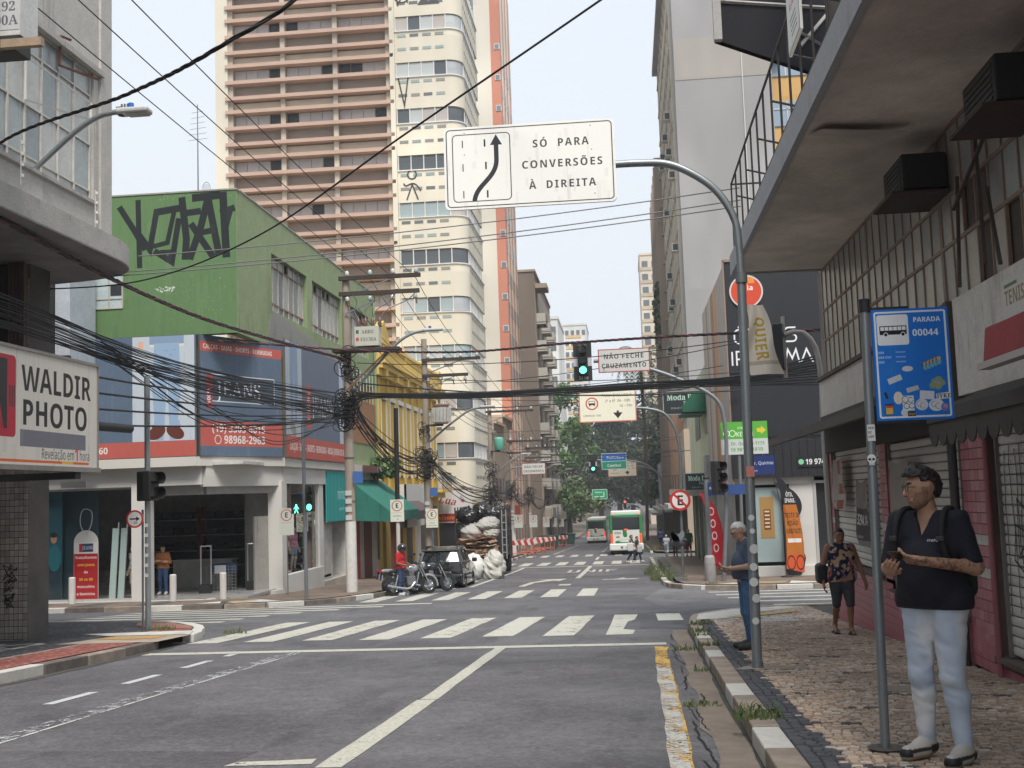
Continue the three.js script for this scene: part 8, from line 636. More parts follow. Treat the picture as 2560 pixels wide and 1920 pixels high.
// side profile (z backwards, y) extruded across x, sides drawn in towards the top
function shell(t, name, prof, w, m, y0, y1, inset, bev = 0.04) { const s = new THREE.Shape(prof.map((p) => new THREE.Vector2(p[0], p[1]))), g = new THREE.ExtrudeGeometry(s, { depth: w - 2 * bev, bevelEnabled: true, bevelSize: bev, bevelThickness: bev, bevelSegments: 3, steps: 1 }); g.rotateY(-Math.PI / 2); g.translate(w / 2 - bev, 0, 0); const p = g.attributes.position; for (let i = 0; i < p.count; i++) { const k = 1 - inset * sst(y0, y1, p.getY(i)); p.setX(i, p.getX(i) * k); } const c = toCreasedNormals(g, 0.6); return mesh(t, name, uvm(c), m); }
{ // black estate car, seen from behind
  const t = thing('parked_car', 'glossy black estate car parked at the left kerb, rear towards the camera', 'car', -7.18, gy(45.6), 43.5, null, 0.02); t.rotation.x = -0.036; const pt = M(0.012, 0.012, 0.013, 0.25, { clearcoat: 1, clearcoatRoughness: 0.04 }), L = -4.3;
  shell(t, 'body', [[0, 0.35], [0.03, 0.62], [0, 0.98], [-0.12, 1.02], [L + 1.15, 1.0], [L + 0.1, 0.82], [L, 0.6], [L, 0.3], [L + 0.35, 0.24], [-0.25, 0.24]], 1.74, pt, 0.6, 1.05, 0.06, 0.06); shell(t, 'greenhouse', [[-0.05, 0.98], [-0.3, 1.5], [-0.55, 1.58], [-2.2, 1.6], [-2.45, 1.55], [-3.2, 0.98]], 1.58, darkGlass, 1.0, 1.58, 0.2, 0.03); shell(t, 'roof', [[-0.22, 1.5], [-0.5, 1.6], [-2.2, 1.63], [-2.5, 1.54], [-2.4, 1.52], [-0.5, 1.54]], 1.42, pt, 1.5, 1.65, 0.12, 0.03);
  const bev = mesh(t, 'rear_window', quad(V(-0.62, 1.02, -0.045), V(0.62, 1.02, -0.045), V(0.52, 1.47, -0.255), V(-0.52, 1.47, -0.255)), M(0.05, 0.06, 0.065, 0.03)); mesh(bev, 'wiper', beam(V(0, 1.04, 0), V(0.35, 1.14, -0.05), 0.015, 0.02), plastic); for (const s of [-1, 1]) { const k = mesh(t, 'tail_light', rbx(0.2, 0.34, 0.16, 0.03, s * 0.72, 0.83, -0.03), redLens); mesh(k, 'reversing_lens', bx(0.18, 0.08, 0.02, s * 0.72, 0.76, 0.055), M(0.5, 0.48, 0.46, 0.2)); mesh(t, 'pillar', beam(V(s * 0.8, 1.0, -0.06), V(s * 0.66, 1.52, -0.3), 0.12, 0.1), pt); mesh(t, 'roof_rail', bar(V(s * 0.6, 1.65, -0.4), V(s * 0.6, 1.66, -2.1), 0.025), plastic); mesh(t, 'door_mirror', rbx(0.2, 0.16, 0.1, 0.04, s * 0.98, 1.08, -2.85), pt); for (const z of [-1.35, -2.3]) mesh(t, 'door_handle', rbx(0.03, 0.03, 0.18, 0.01, s * 0.86, 0.92, z), chrome); mesh(t, 'side_trim', bx(0.02, 0.06, 2.3, s * 0.875, 0.55, -2.0), plastic); for (const z of [-1.25, -2.2]) mesh(t, 'door_pillar', beam(V(s * 0.79, 1.0, z), V(s * 0.66, 1.54, z - 0.05), 0.04, 0.06), pt); }
  mesh(t, 'bumper', rbx(1.72, 0.3, 0.22, 0.07, 0, 0.46, 0.0), pt); mesh(t, 'bumper_strip', bx(1.5, 0.05, 0.03, 0, 0.52, 0.115), plastic); mesh(t, 'number_plate', rbx(0.4, 0.13, 0.02, 0.01, 0, 0.86, 0.055), M(0.35, 0.35, 0.36, 0.4)); mesh(t, 'badge', rbx(0.3, 0.07, 0.03, 0.01, 0.0, 0.98, 0.03), chrome); for (const x of [-0.78, 0.78]) for (const z of [-0.72, -3.4]) wheel(t, x, 0.31, z, 0.31, 0.2); }
// motorcycles: front towards -z
function motorbike(label, x, d, ry, tank, fair) { const t = thing('motorcycle', label, 'motorcycle', x, gy(d), d, 'motorcycles at the left kerb', ry); t.rotation.z = 0.14; wheel(t, 0, 0.3, 0, 0.3, 0.1, chrome, 16); wheel(t, 0, 0.3, -1.3, 0.3, 0.085, chrome, 16); mesh(t, 'tank', new THREE.SphereGeometry(0.5, 16, 12).scale(0.3, 0.3, 0.52).translate(0, 0.88, -0.72), tank); mesh(t, 'seat', rbx(0.24, 0.1, 0.68, 0.045, 0, 0.82, -0.2), plastic); mesh(t, 'tail', rbx(0.16, 0.1, 0.4, 0.04, 0, 0.86, 0.2), fair); mesh(t, 'tail_light', rbx(0.14, 0.08, 0.06, 0.02, 0, 0.84, 0.42), redLens); mesh(t, 'number_plate', bx(0.18, 0.16, 0.015, 0, 0.64, 0.42, -0.25), M(0.3, 0.36, 0.5, 0.4)); mesh(t, 'rear_guard', beam(V(0, 0.86, 0.36), V(0, 0.56, 0.46), 0.12, 0.02), plastic); mesh(t, 'engine', [rbx(0.26, 0.32, 0.34, 0.04, 0, 0.46, -0.62), cyl(0.1, 0.1, 0.3, 0, 0.42, -0.55, 12, 0, Math.PI / 2), rbx(0.18, 0.2, 0.18, 0.02, 0, 0.66, -0.66)], M(0.2, 0.2, 0.21, 0.4, { metal: 0.6 })); mesh(t, 'frame', [beam(V(0, 0.8, -0.2), V(0, 0.42, -0.45), 0.05, 0.05), beam(V(0, 0.85, -0.95), V(0, 0.35, -0.75), 0.05, 0.05), beam(V(0, 0.76, 0.1), V(0, 0.5, -0.4), 0.04, 0.04)], plastic); mesh(t, 'swingarm', [beam(V(0.1, 0.32, 0), V(0.1, 0.42, -0.5), 0.03, 0.05), beam(V(-0.1, 0.32, 0), V(-0.1, 0.42, -0.5), 0.03, 0.05)], plastic); for (const s of [-1, 1]) { mesh(t, 'shock', bar(V(s * 0.13, 0.34, -0.02), V(s * 0.12, 0.74, -0.16), 0.03, 8), chrome); mesh(t, 'fork_leg', bar(V(s * 0.09, 0.3, -1.3), V(s * 0.09, 0.98, -1.0), 0.026, 8), chrome); mesh(t, 'handlebar', tube([V(0, 1.02, -0.98), V(s * 0.18, 1.1, -0.94), V(s * 0.38, 1.08, -0.84)], 0.014, 10, 6), plastic); const m = mesh(t, 'mirror', rbx(0.12, 0.08, 0.03, 0.015, s * 0.36, 1.3, -0.92), plastic); mesh(m, 'mirror_stalk', bar(V(s * 0.28, 1.1, -0.9), V(s * 0.36, 1.28, -0.92), 0.008, 5), plastic); } mesh(t, 'front_guard', new THREE.TorusGeometry(0.33, 0.05, 6, 14, 2.2).scale(1, 1, 1).rotateY(Math.PI / 2).rotateX(-0.2).translate(0, 0.3, -1.3), fair); mesh(t, 'headlight', [rbx(0.22, 0.2, 0.16, 0.06, 0, 0.98, -1.12)], fair); mesh(t, 'headlight_lens', new THREE.CircleGeometry(0.08, 14).rotateY(Math.PI).translate(0, 0.98, -1.205), M(0.6, 0.6, 0.6, 0.1)); mesh(t, 'exhaust', tube([V(0.12, 0.4, -0.75), V(0.15, 0.22, -0.5), V(0.17, 0.26, -0.1), V(0.18, 0.36, 0.3)], 0.045, 20, 8), chrome); mesh(t, 'kickstand', bar(V(-0.1, 0.3, -0.5), V(-0.28, 0.02, -0.45), 0.012, 5), plastic); return t; }
const silv = M(0.4, 0.4, 0.41, 0.25, { metal: 0.6 }), blkGl = M(0.015, 0.016, 0.02, 0.15, { clearcoat: 1 });
motorbike('silver motorcycle parked nearest the crossing on the left', -7.95, 38.6, -0.95, silv, silv); motorbike('dark motorcycle leaning between the silver one and the car', -7.5, 40.0, -0.9, blkGl, blkGl); motorbike('black motorcycle half hidden behind the rider in red', -8.3, 39.6, -0.8, blkGl, plastic);
// buses
function bus(label, x, d, num, det) { const t = thing('city_bus', label, 'bus', x, gy(d + 4), d, 'green and white city buses', 0); t.rotation.x = -0.03; const gr = M(0.025, 0.2, 0.06, 0.3), W = 2.5, H = 3.3; const sh = (x0, x1, y0, y1, z0, z1, r, m, n) => mesh(t, n, rbx(x1 - x0, y1 - y0, z1 - z0, r, (x0 + x1) / 2, (y0 + y1) / 2, (z0 + z1) / 2), m); sh(-W / 2, W / 2, 0.45, 3.15, -11, -0.05, 0.12, gr, 'body'); sh(-W / 2 + 0.12, W / 2 - 0.12, 3.05, H + 0.12, -10.8, -0.3, 0.12, whiteP, 'roof'); sh(-W / 2 - 0.03, W / 2 + 0.03, 0.42, 0.95, -0.6, 0.12, 0.1, whiteP, 'rear_bumper'); mesh(t, 'rear_window', rbx(2.05, 0.95, 0.06, 0.05, 0, 2.45, -0.04), darkGlass); mesh(t, 'rear_print', new THREE.PlaneGeometry(2.0, 0.98).translate(0, 1.46, 0.012), printMat(canvasTex(400, 196, (q, w, h) => { q.fillStyle = '#c9cac4'; q.fillRect(0, 0, w, h); q.fillStyle = '#24713f'; q.beginPath(); q.moveTo(150, 0); q.bezierCurveTo(140, 120, 180, 120, 210, 100); q.bezierCurveTo(230, 60, 190, 40, 215, 0); q.fill(); q.beginPath(); q.ellipse(210, 180, 180, 34, 0, 0, 7); q.fill(); q.fillStyle = '#c9cac4'; q.beginPath(); q.ellipse(210, 166, 120, 18, 0, 0, 7); q.fill(); q.fillStyle = '#3b3c3e'; q.font = 'bold 48px sans-serif'; q.fillText(num, 22, 62); q.fillStyle = '#7a6a3a'; q.fillRect(50, 92, 50, 26); }), 0.4)); for (const s of [-1, 1]) { mesh(t, 'tail_light', rbx(0.18, 0.75, 0.06, 0.04, s * 1.08, 1.3, 0.02), redLit); mesh(t, 'top_light', rbx(0.16, 0.08, 0.05, 0.02, s * 0.95, 3.1, -0.02), redLit); const pn = mesh(t, 'side_windows', bx(0.02, 0.9, 9.2, s * 1.255, 2.4, -5.8), darkGlass); for (let k = 0; k < 6; k++) mesh(pn, 'window_bar', bx(0.025, 0.9, 0.08, s * 1.258, 2.4, -2.4 - k * 1.5), gr); for (const z of [-2.6, -8.6]) wheel(t, s * 1.08, 0.5, z, 0.5, 0.3, plastic); } mesh(t, 'brake_light', rbx(0.3, 0.1, 0.04, 0.02, 0, 1.98, 0.0), redLit); mesh(t, 'underside', bx(2.3, 0.25, 10, 0, 0.35, -5.6), plastic); mesh(t, 'number_plate', bx(0.4, 0.14, 0.02, 0.1, 0.66, 0.13), M(0.4, 0.4, 0.4, 0.4)); mesh(t, 'coupling', cyl(0.08, 0.08, 0.05, -0.35, 0.66, 0.13, 10, Math.PI / 2), plastic); return t; }
bus('larger green and white city bus numbered 330 ahead in the right lane', -0.28, 88, '330S'); bus('smaller green and white city bus further down the street', -4.3, 150, '332');
{ const d = 172, t = thing('box_van', 'white box van beyond the further bus', 'van', -4.6, gy(d), d); mesh(t, 'box', rbx(2.3, 2.6, 4.5, 0.06, 0, 2.1, -2.3), whiteP); mesh(t, 'rear_window', bx(1.5, 0.7, 0.04, 0, 1.3, 0.0), darkGlass); for (const s of [-1, 1]) wheel(t, s * 0.95, 0.4, -1, 0.4, 0.25, plastic); const c = thing('far_motorcycle', 'white motorcycle parked beside the far left posts', 'motorcycle', -7.7, gy(135), 135); mesh(c, 'fairing', new THREE.SphereGeometry(0.5, 12, 10).scale(0.8, 0.7, 1.2).translate(0, 0.9, 0), whiteP); mesh(c, 'screen', bx(0.5, 0.4, 0.04, 0, 1.3, 0.3), darkGlass); wheel(c, 0, 0.3, 0.5, 0.3, 0.15, chrome); }
// scrap truck with its load
{ const d = 54.6, t = thing('scrap_truck', 'dark stake-bed truck piled with scrap seen from behind', 'truck', -7.15, gy(d + 2), d); const bk = M(0.025, 0.025, 0.027, 0.6), W = 2.1; mesh(t, 'bed', bx(W, 0.22, 4.6, 0, 1.0, -2.3), bk); mesh(t, 'tail_board', bx(W, 0.45, 0.06, 0, 0.9, 0.02), bk); for (const s of [-1, 1]) { for (let k = 0; k < 6; k++) mesh(t, 'stake', bx(0.06, 2.35, 0.07, s * (W / 2 + 0.03), 2.2, -0.05 - k * 0.9), bk); for (let k = 0; k < 4; k++) mesh(t, 'side_board', bx(0.04, 0.16, 4.6, s * (W / 2 + 0.01), 1.35 + k * 0.6, -2.3), bk); mesh(t, 'tail_light', bx(0.3, 0.1, 0.04, s * 0.75, 0.75, 0.06), redLens); for (const z of [-1.2, -4.6]) wheel(t, s * 0.9, 0.42, z, 0.42, 0.28, plastic); } mesh(t, 'side_ladder', [bar(V(1.15, 0.9, 0.05), V(1.15, 3.2, 0.02), 0.03), bar(V(1.35, 0.9, 0.05), V(1.35, 3.2, 0.02), 0.03), ...[0, 1, 2, 3, 4, 5].map((k) => bar(V(1.15, 1.2 + k * 0.35, 0.05), V(1.35, 1.2 + k * 0.35, 0.05), 0.02))], M(0.3, 0.3, 0.3, 0.5)); mesh(t, 'cab', rbx(2, 1.5, 1.4, 0.1, 0, 1.4, -5.4), bk); mesh(t, 'plate', bx(0.35, 0.1, 0.02, 0.1, 0.75, 0.06), whiteP);
  const base = (x, y, z) => [t.position.x + x, t.position.y + y, -(t.position.z + z)];
  const blob = (name, label, cat, grp, x, y, d2, rx, ry, rz, m, seed, rough = 0.3) => { const o = thing(name, label, cat, x, y, d2, grp), g = new THREE.SphereGeometry(1, 40, 28), p = g.attributes.position; for (let i = 0; i < p.count; i++) { const a = p.getX(i), b = p.getY(i), c = p.getZ(i), n = 1 + rough * (fbm(a * 1.1 + seed, b * 0.9, c * 1.1, 2) - 0.5) * 1.5 - rough * 0.3 * (1 - Math.abs(fbm(a * 2 + seed * 3, b * 5 + a * 3, c * 2, 2) - 0.5) * 4); p.setXYZ(i, a * n * rx, Math.max(-ry * 0.8, b * n * ry), c * n * rz); } const q = mergeVertices(g.deleteAttribute('normal').deleteAttribute('uv') && g, 1e-4); q.computeVertexNormals(); mesh(o, 'skin', uvm(flat(q)), m).position.y = ry * 0.8; mesh(o, 'tied_neck', lathe([[0.02, 0], [0.07 * ry * 2, 0.05], [0.03, 0.12], [0.1 * ry, 0.25 * ry]], 9).translate(0.2 * rx, ry * 1.62, 0), m); return o; };
  const bag = M(0.014, 0.014, 0.016, 0.3), sack = GS(0.5, 0.49, 0.46, 0.75), sackG = GS(0.36, 0.35, 0.33, 0.8);
  [[-0.65, 2.9, 1.0, .55, .45, 'left'], [0.0, 3.0, 1.3, .5, .48, 'middle'], [0.6, 2.95, 1.1, .52, .42, 'right'], [-0.75, 2.3, 0.7, .4, .36, 'lower left']].forEach(([x, y, z, rx, ry, l], i) => { const b = base(x, y, -z); blob('rubbish_bag', `${l} black rubbish bag on top of the truck load`, 'rubbish bag', 'black bags on the truck', b[0], b[1] - 0.3, b[2], rx, ry, 0.5, bag, 10 + i, 0.45); });
  [[-0.35, 2.0, 0.5, .68, .45, 'left grey bulk sack lying on the cardboard'], [0.45, 2.35, 0.6, .6, .4, 'right crumpled grey sack on the cardboard'], [0.55, 2.0, 0.5, .5, .32, 'small grey sack wedged at the right stakes']].forEach(([x, y, z, rx, ry, l], i) => { const b = base(x, y, -z); blob('bulk_sack', l, 'sack', 'sacks on the truck', b[0], b[1] - 0.2, b[2], rx, ry, 0.55, sackG, 30 + i, 0.4); });
  blob('bulk_sack', 'white bulk sack standing on the road behind the truck, left one', 'sack', 'sacks on the road', -7.05, gy(52), 52, 0.45, 0.62, 0.5, M(0.62, 0.62, 0.6, 0.7), 41, 0.35); blob('bulk_sack', 'large crumpled pale sack on the road behind the truck, right one', 'sack', 'sacks on the road', -6.2, gy(52.2), 52.2, 0.62, 0.72, 0.6, sack, 45, 0.5);
  const cb = thing('cardboard_pile', 'heap of flattened cardboard at the tail of the truck', 'cardboard', ...base(0, 1.1, -0.5)), r = RNG(5), cm = [GF(0.32, 0.2, 0.13), GF(0.4, 0.27, 0.18), GF(0.28, 0.17, 0.11), GF(0.45, 0.36, 0.28), GF(0.4, 0.16, 0.12)]; for (let k = 0; k < 46; k++) { const o = mesh(cb, 'sheet', bx(0.3 + r() * 0.7, 0.02, 0.3 + r() * 0.4), cm[Math.floor(r() * 5)]); o.position.set((r() - .5) * 1.4, 0.05 + r() * 0.85, (r() - .5) * 0.5 + 0.2); o.rotation.set((r() - .5) * 0.9, r() * 3, (r() - .5) * 0.8); } mesh(cb, 'box_side', bx(1.7, 0.36, 0.03, 0.1, 0.1, 0.52, 0, 0, 0.06), cm[0]); }
// barriers and bins on the left kerb
[[-8.0, 86.5, 0], [-7.9, 91.5, 0.05], [-7.9, 97, -0.05], [-7.85, 103, 0.1], [-7.9, 109, 0], [-7.8, 121, 0.3], [-7.7, 127, -0.2]].forEach(([x, d, a], i) => { const t = thing('road_barrier', ['nearest', 'second', 'third', 'fourth', 'fifth', 'sixth', 'last'][i] + ' red and white trestle barrier along the left kerb', 'barrier', x, gy(d), d, 'trestle barriers along the left kerb', a), om = M(0.5, 0.09, 0.05, 0.5); const bd = mesh(t, 'board', bx(1.9, 0.36, 0.04, 0, 1.15, 0), M(0.6, 0.58, 0.56, 0.5)); for (let k = 0; k < 4; k++) mesh(bd, 'stripe', poly([[0, 0], [0.24, 0], [0.1, 0.355], [-0.14, 0.355]], 0.006).translate(-0.75 + k * 0.47, 0.973, 0.021), M(0.42, 0.03, 0.025, 0.5)); for (const s of [-1, 1]) for (const z of [-0.25, 0.25]) mesh(t, 'leg', bar(V(s * 0.8, 0, z), V(s * 0.8, 1.25, z * 0.2), 0.03, 6), om); for (const s of [-1, 1]) mesh(t, 'brace', bar(V(-0.8, 0.35, s * 0.19), V(0.8, 0.35, s * 0.19), 0.025, 6), om); });
[[-8.1, 116, 'dark green wheeled dumpster behind the barriers'], [-7.5, 139, 'green dumpster near the further bus']].forEach(([x, d, l]) => { const t = thing('dumpster', l, 'dumpster', x, gy(d), d, 'dumpsters on the left kerb'), m = M(0.02, 0.07, 0.05, 0.6); mesh(t, 'body', poly([[-0.85, 0], [0.85, 0], [1.0, 1.1], [-1.0, 1.1]], 1.1).translate(0, 0.2, -0.55), m); mesh(t, 'lid', rbx(2.1, 0.12, 1.25, 0.05, 0, 1.38, 0), M(0.015, 0.04, 0.03, 0.5)); for (const s of [-0.7, 0.7]) wheel(t, s, 0.1, 0.4, 0.1, 0.06, plastic); });
// ---------- people: smooth-joined tapered capsules meshed with surface nets ----------
function net(f, lo, hi, h, col) {
  const [nx, ny, nz] = [0, 1, 2].map((i) => Math.ceil((hi[i] - lo[i]) / h) + 2), F = new Float32Array(nx * ny * nz), I = new Int32Array(nx * ny * nz).fill(-1), pos = [], ix = [], at = (i, j, k) => (k * ny + j) * nx + i;
  for (let k = 0; k < nz; k++) for (let j = 0; j < ny; j++) for (let i = 0; i < nx; i++) F[at(i, j, k)] = f(lo[0] + i * h, lo[1] + j * h, lo[2] + k * h);
  for (let k = 0; k < nz - 1; k++) for (let j = 0; j < ny - 1; j++) for (let i = 0; i < nx - 1; i++) { let m = 0, c = [0, 0, 0], n = 0; const v = []; for (let q = 0; q < 8; q++) { const w = F[at(i + (q & 1), j + ((q >> 1) & 1), k + (q >> 2))]; v.push(w); if (w < 0) m++; } if (m === 0 || m === 8) continue; for (let a = 0; a < 8; a++) for (const b of [1, 2, 4]) if (!(a & b)) { const p = v[a], q = v[a | b]; if ((p < 0) !== (q < 0)) { const t = p / (p - q); c[0] += (a & 1) + (b === 1 ? t : 0); c[1] += ((a >> 1) & 1) + (b === 2 ? t : 0); c[2] += (a >> 2) + (b === 4 ? t : 0); n++; } } I[at(i, j, k)] = pos.length / 3; pos.push(lo[0] + (i + c[0] / n) * h, lo[1] + (j + c[1] / n) * h, lo[2] + (k + c[2] / n) * h); }
  const Q = (a, b, c, d, s) => { if (a < 0 || b < 0 || c < 0 || d < 0) return; s ? ix.push(a, b, c, a, c, d) : ix.push(a, c, b, a, d, c); };
  for (let k = 1; k < nz - 1; k++) for (let j = 1; j < ny - 1; j++) for (let i = 1; i < nx - 1; i++) { const a = F[at(i, j, k)] < 0; if (a !== F[at(i + 1, j, k)] < 0) Q(I[at(i, j - 1, k - 1)], I[at(i, j, k - 1)], I[at(i, j, k)], I[at(i, j - 1, k)], a); if (a !== F[at(i, j + 1, k)] < 0) Q(I[at(i - 1, j, k - 1)], I[at(i - 1, j, k)], I[at(i, j, k)], I[at(i, j, k - 1)], a); if (a !== F[at(i, j, k + 1)] < 0) Q(I[at(i - 1, j - 1, k)], I[at(i, j - 1, k)], I[at(i, j, k)], I[at(i - 1, j, k)], a); }
  const g = new THREE.BufferGeometry(), cl = []; g.setAttribute('position', new THREE.Float32BufferAttribute(pos, 3)); for (let i = 0; i < pos.length; i += 3) cl.push(...col(pos[i], pos[i + 1], pos[i + 2])); g.setAttribute('color', new THREE.Float32BufferAttribute(cl, 3)); g.setIndex(ix); g.computeVertexNormals(); return g;
}
function capField(B0, k) { const L = B0.map(([a, ra, b, rb, zs = 1]) => { const d = [b[0] - a[0], b[1] - a[1], b[2] - a[2]]; return [a, ra, rb, d, Math.max(1e-9, d[0] * d[0] + d[1] * d[1] + d[2] * d[2]), zs]; }); return (x, y, z) => { let r = 9; for (const [a, ra, rb, d, l, zs] of L) { const px = x - a[0], py = y - a[1], pz = (z - a[2]); const t = clamp((px * d[0] + py * d[1] + pz * d[2]) / l, 0, 1), qx = px - d[0] * t, qy = py - d[1] * t, qz = (pz - d[2] * t) / zs, s = Math.sqrt(qx * qx + qy * qy + qz * qz) - (ra + (rb - ra) * t); if (s < r + k && s > r - k) { const h = 0.5 + 0.5 * (r - s) / k; r = r + (s - r) * h - k * h * (1 - h); } else if (s < r) r = s; } return r; }; }
function boxOf(B0, m) { const lo = [9, 9, 9], hi = [-9, -9, -9]; for (const [a, ra, b, rb] of B0) for (let i = 0; i < 3; i++) { lo[i] = Math.min(lo[i], a[i] - ra, b[i] - rb); hi[i] = Math.max(hi[i], a[i] + ra, b[i] + rb); } return [lo.map((v) => v - m), hi.map((v) => v + m)]; }
const vcM = (rough, o = {}) => new THREE.MeshPhysicalMaterial({ vertexColors: true, roughness: rough, side: THREE.DoubleSide, ...o }), skinMat = vcM(0.5), clothMat = vcM(0.85, { sheen: 0.3, sheenRoughness: 0.6 }), shoeMat = vcM(0.6), hairMat = vcM(0.55);
function handBones(w, dir, palm, side, curl) { // w wrist, dir finger direction, palm normal, side +1 thumb towards dir x palm
  const D = V(...dir).normalize(), N = V(...palm), X = new THREE.Vector3(); N.addScaledVector(D, -N.dot(D)).normalize(); X.crossVectors(D, N).multiplyScalar(side); const P = (a, b, c) => { const q = V(...w).addScaledVector(X, a).addScaledVector(D, b).addScaledVector(N, c); return [q.x, q.y, q.z]; }, o = [];
  for (const a of [-0.028, -0.009, 0.011, 0.029]) o.push([P(a * 0.75, 0.0, 0), 0.02, P(a, 0.085, 0.004), 0.014]);
  [[-0.033, 0.8], [-0.012, 0.95], [0.01, 1], [0.031, 0.93]].forEach(([a, s], i) => { let y = 0.088 - Math.abs(a) * 0.15, z = 0.004, an = 0; let p = P(a, y, z); [0.042, 0.027, 0.021].forEach((l, k) => { an += curl * (0.75 + 0.12 * i); y += Math.cos(an) * l * s; z += Math.sin(an) * l * s; const q = P(a * (1 - 0.03 * k), y, z); o.push([p, 0.0095 - k * 0.0008, q, 0.0088 - k * 0.0008]); p = q; }); });
  o.push([P(0.026, 0.022, 0.004), 0.015, P(0.05, 0.055, 0.016), 0.012], [P(0.05, 0.055, 0.016), 0.0115, P(0.052, 0.088, 0.03 + 0.012 * curl), 0.009]); return o;
}
function person(label, x, d, ry, s, P) {
  const t = new THREE.Group(); t.name = numbered('person'); t.position.set(x, P.y ?? gk(d), -d); t.rotation.y = ry; t.scale.setScalar(s); scene.add(t); tag(t, label, 'person', P.group);
  const fine = P.fine ?? 1, sk = P.skin, J = { hip: [0.09, 0.92, 0], kn: [[0.1, 0.5, 0.02], [-0.1, 0.5, 0.02]], an: [[0.11, 0.08, -0.03], [-0.11, 0.08, -0.03]], sh: [[0.185, 1.42, 0], [-0.185, 1.42, 0]], el: [[0.25, 1.13, -0.03], [-0.25, 1.13, -0.03]], wr: [[0.27, 0.87, 0.06], [-0.27, 0.87, 0.06]], head: [0, 1.615, 0.02], ...P }, fat = P.fat ?? 1, bw = P.belly ?? 0;
  const torso = (e) => [[[-0.085, 0.95, -0.01], 0.115 * fat + e, [0.085, 0.95, -0.01], 0.115 * fat + e, 0.85], [[-0.06, 1.1, 0.0], 0.118 * fat + e, [0.06, 1.1, 0.0], 0.118 * fat + e, 0.85], [[-0.085, 1.3, -0.005], 0.12 * fat + e, [0.085, 1.3, -0.005], 0.12 * fat + e, 0.82], [[-0.14, 1.42, -0.01], 0.062 + e, [0.14, 1.42, -0.01], 0.062 + e], ...(bw ? [[[0, 1.06, 0.05], 0.13 + bw + e, [0, 1.16, 0.05], 0.12 + bw + e, 0.85]] : [])];
  const arm = (i, e, cut = 2, lo = 0) => { const S = J.sh[i], E = J.el[i], W = J.wr[i], m = (a, b, u) => a.map((v, q) => lerp(v, b[q], u)), o = []; o.push([S, 0.062 * fat + e, m(S, E, Math.min(1, cut)), lerp(0.062 * fat, 0.044, Math.min(1, cut)) + e]); if (cut > 1) o.push([E, 0.043 + e, m(E, W, Math.min(1, cut - 1)), lerp(0.043, 0.029, Math.min(1, cut - 1)) + e]); return o; };
  const leg = (i, e, cut = 2) => { const H = [J.hip[0] * (i ? -1 : 1), J.hip[1], J.hip[2]], K = J.kn[i], A = J.an[i], m = (a, b, u) => a.map((v, q) => lerp(v, b[q], u)), o = [[H, 0.095 * fat + e, m(H, K, Math.min(1, cut)), lerp(0.095 * fat, 0.054, Math.min(1, cut)) + e]]; if (cut > 1) { const B = m(K, A, 0.3); B[2] -= 0.02; o.push([K, 0.054 + e, B, 0.052 + e], [B, 0.052 + e, m(K, A, Math.min(1, cut - 1)), lerp(0.052, 0.034, Math.min(1, cut - 1)) + e]); } return o; };
  const hq = new THREE.Quaternion().setFromEuler(new THREE.Euler(P.pitch ?? 0, P.turn ?? 0, 0, 'YXZ')), hi = hq.clone().invert(), hd = V(...J.head), tmp = V(0, 0, 0), HB = [[[0, 0.015, -0.012], 0.094, [0, 0.02, 0.0], 0.094], [[0, -0.03, 0.025], 0.068, [0, -0.075, 0.045], 0.042], [[-0.03, -0.06, 0.02], 0.045, [0.03, -0.06, 0.02], 0.045], [[0, 0.012, 0.092], 0.01, [0, -0.028, 0.108], 0.015], [[-0.042, 0.034, 0.075], 0.014, [0.042, 0.034, 0.075], 0.014], [[-0.02, -0.058, 0.083], 0.009, [0.02, -0.058, 0.083], 0.009], [[-0.082, -0.005, -0.008], 0.012, [-0.086, 0.02, -0.016], 0.016], [[0.082, -0.005, -0.008], 0.012, [0.086, 0.02, -0.016], 0.016]];
  const loc = (x0, y0, z0) => tmp.set(x0, y0, z0).sub(hd).applyQuaternion(hi), hf = capField(HB, 0.022), headF = (x0, y0, z0) => { const p = loc(x0, y0, z0), q = [p.x, p.y, p.z]; let r = hf(q[0] * 1.16, q[1] * 0.92, q[2]); for (const e of [-1, 1]) { const so = Math.hypot(q[0] - e * 0.031, q[1] - 0.01, q[2] - 0.098) - 0.019; r = Math.max(r, -so); r = Math.min(r, Math.hypot(q[0] - e * 0.031, q[1] - 0.01, q[2] - 0.078) - 0.013); } return r; };
  const neckB = [[[0, 1.42, -0.02], 0.062, [hd.x * 0.6, hd.y - 0.08, hd.z - 0.02], 0.053]], mul = (c, k) => [c[0] * k, c[1] * k, c[2] * k], lip = P.lip ?? [sk[0] * 0.85, sk[1] * 0.6, sk[2] * 0.55], hc = P.hair;
  const skinC = (x0, y0, z0) => { let k = 0.92 + 0.16 * fbm(x0 * 30, y0 * 30, z0 * 30, 2); if (P.tattoo && x0 > 0.02 && y0 < 1.36) { const n = fbm(x0 * 34, y0 * 34, z0 * 34, 3); if (n > 0.52 && n < 0.6 || fbm(x0 * 60, y0 * 60, z0 * 60, 2) > 0.72) k *= 0.42; } return mul(sk, k); };
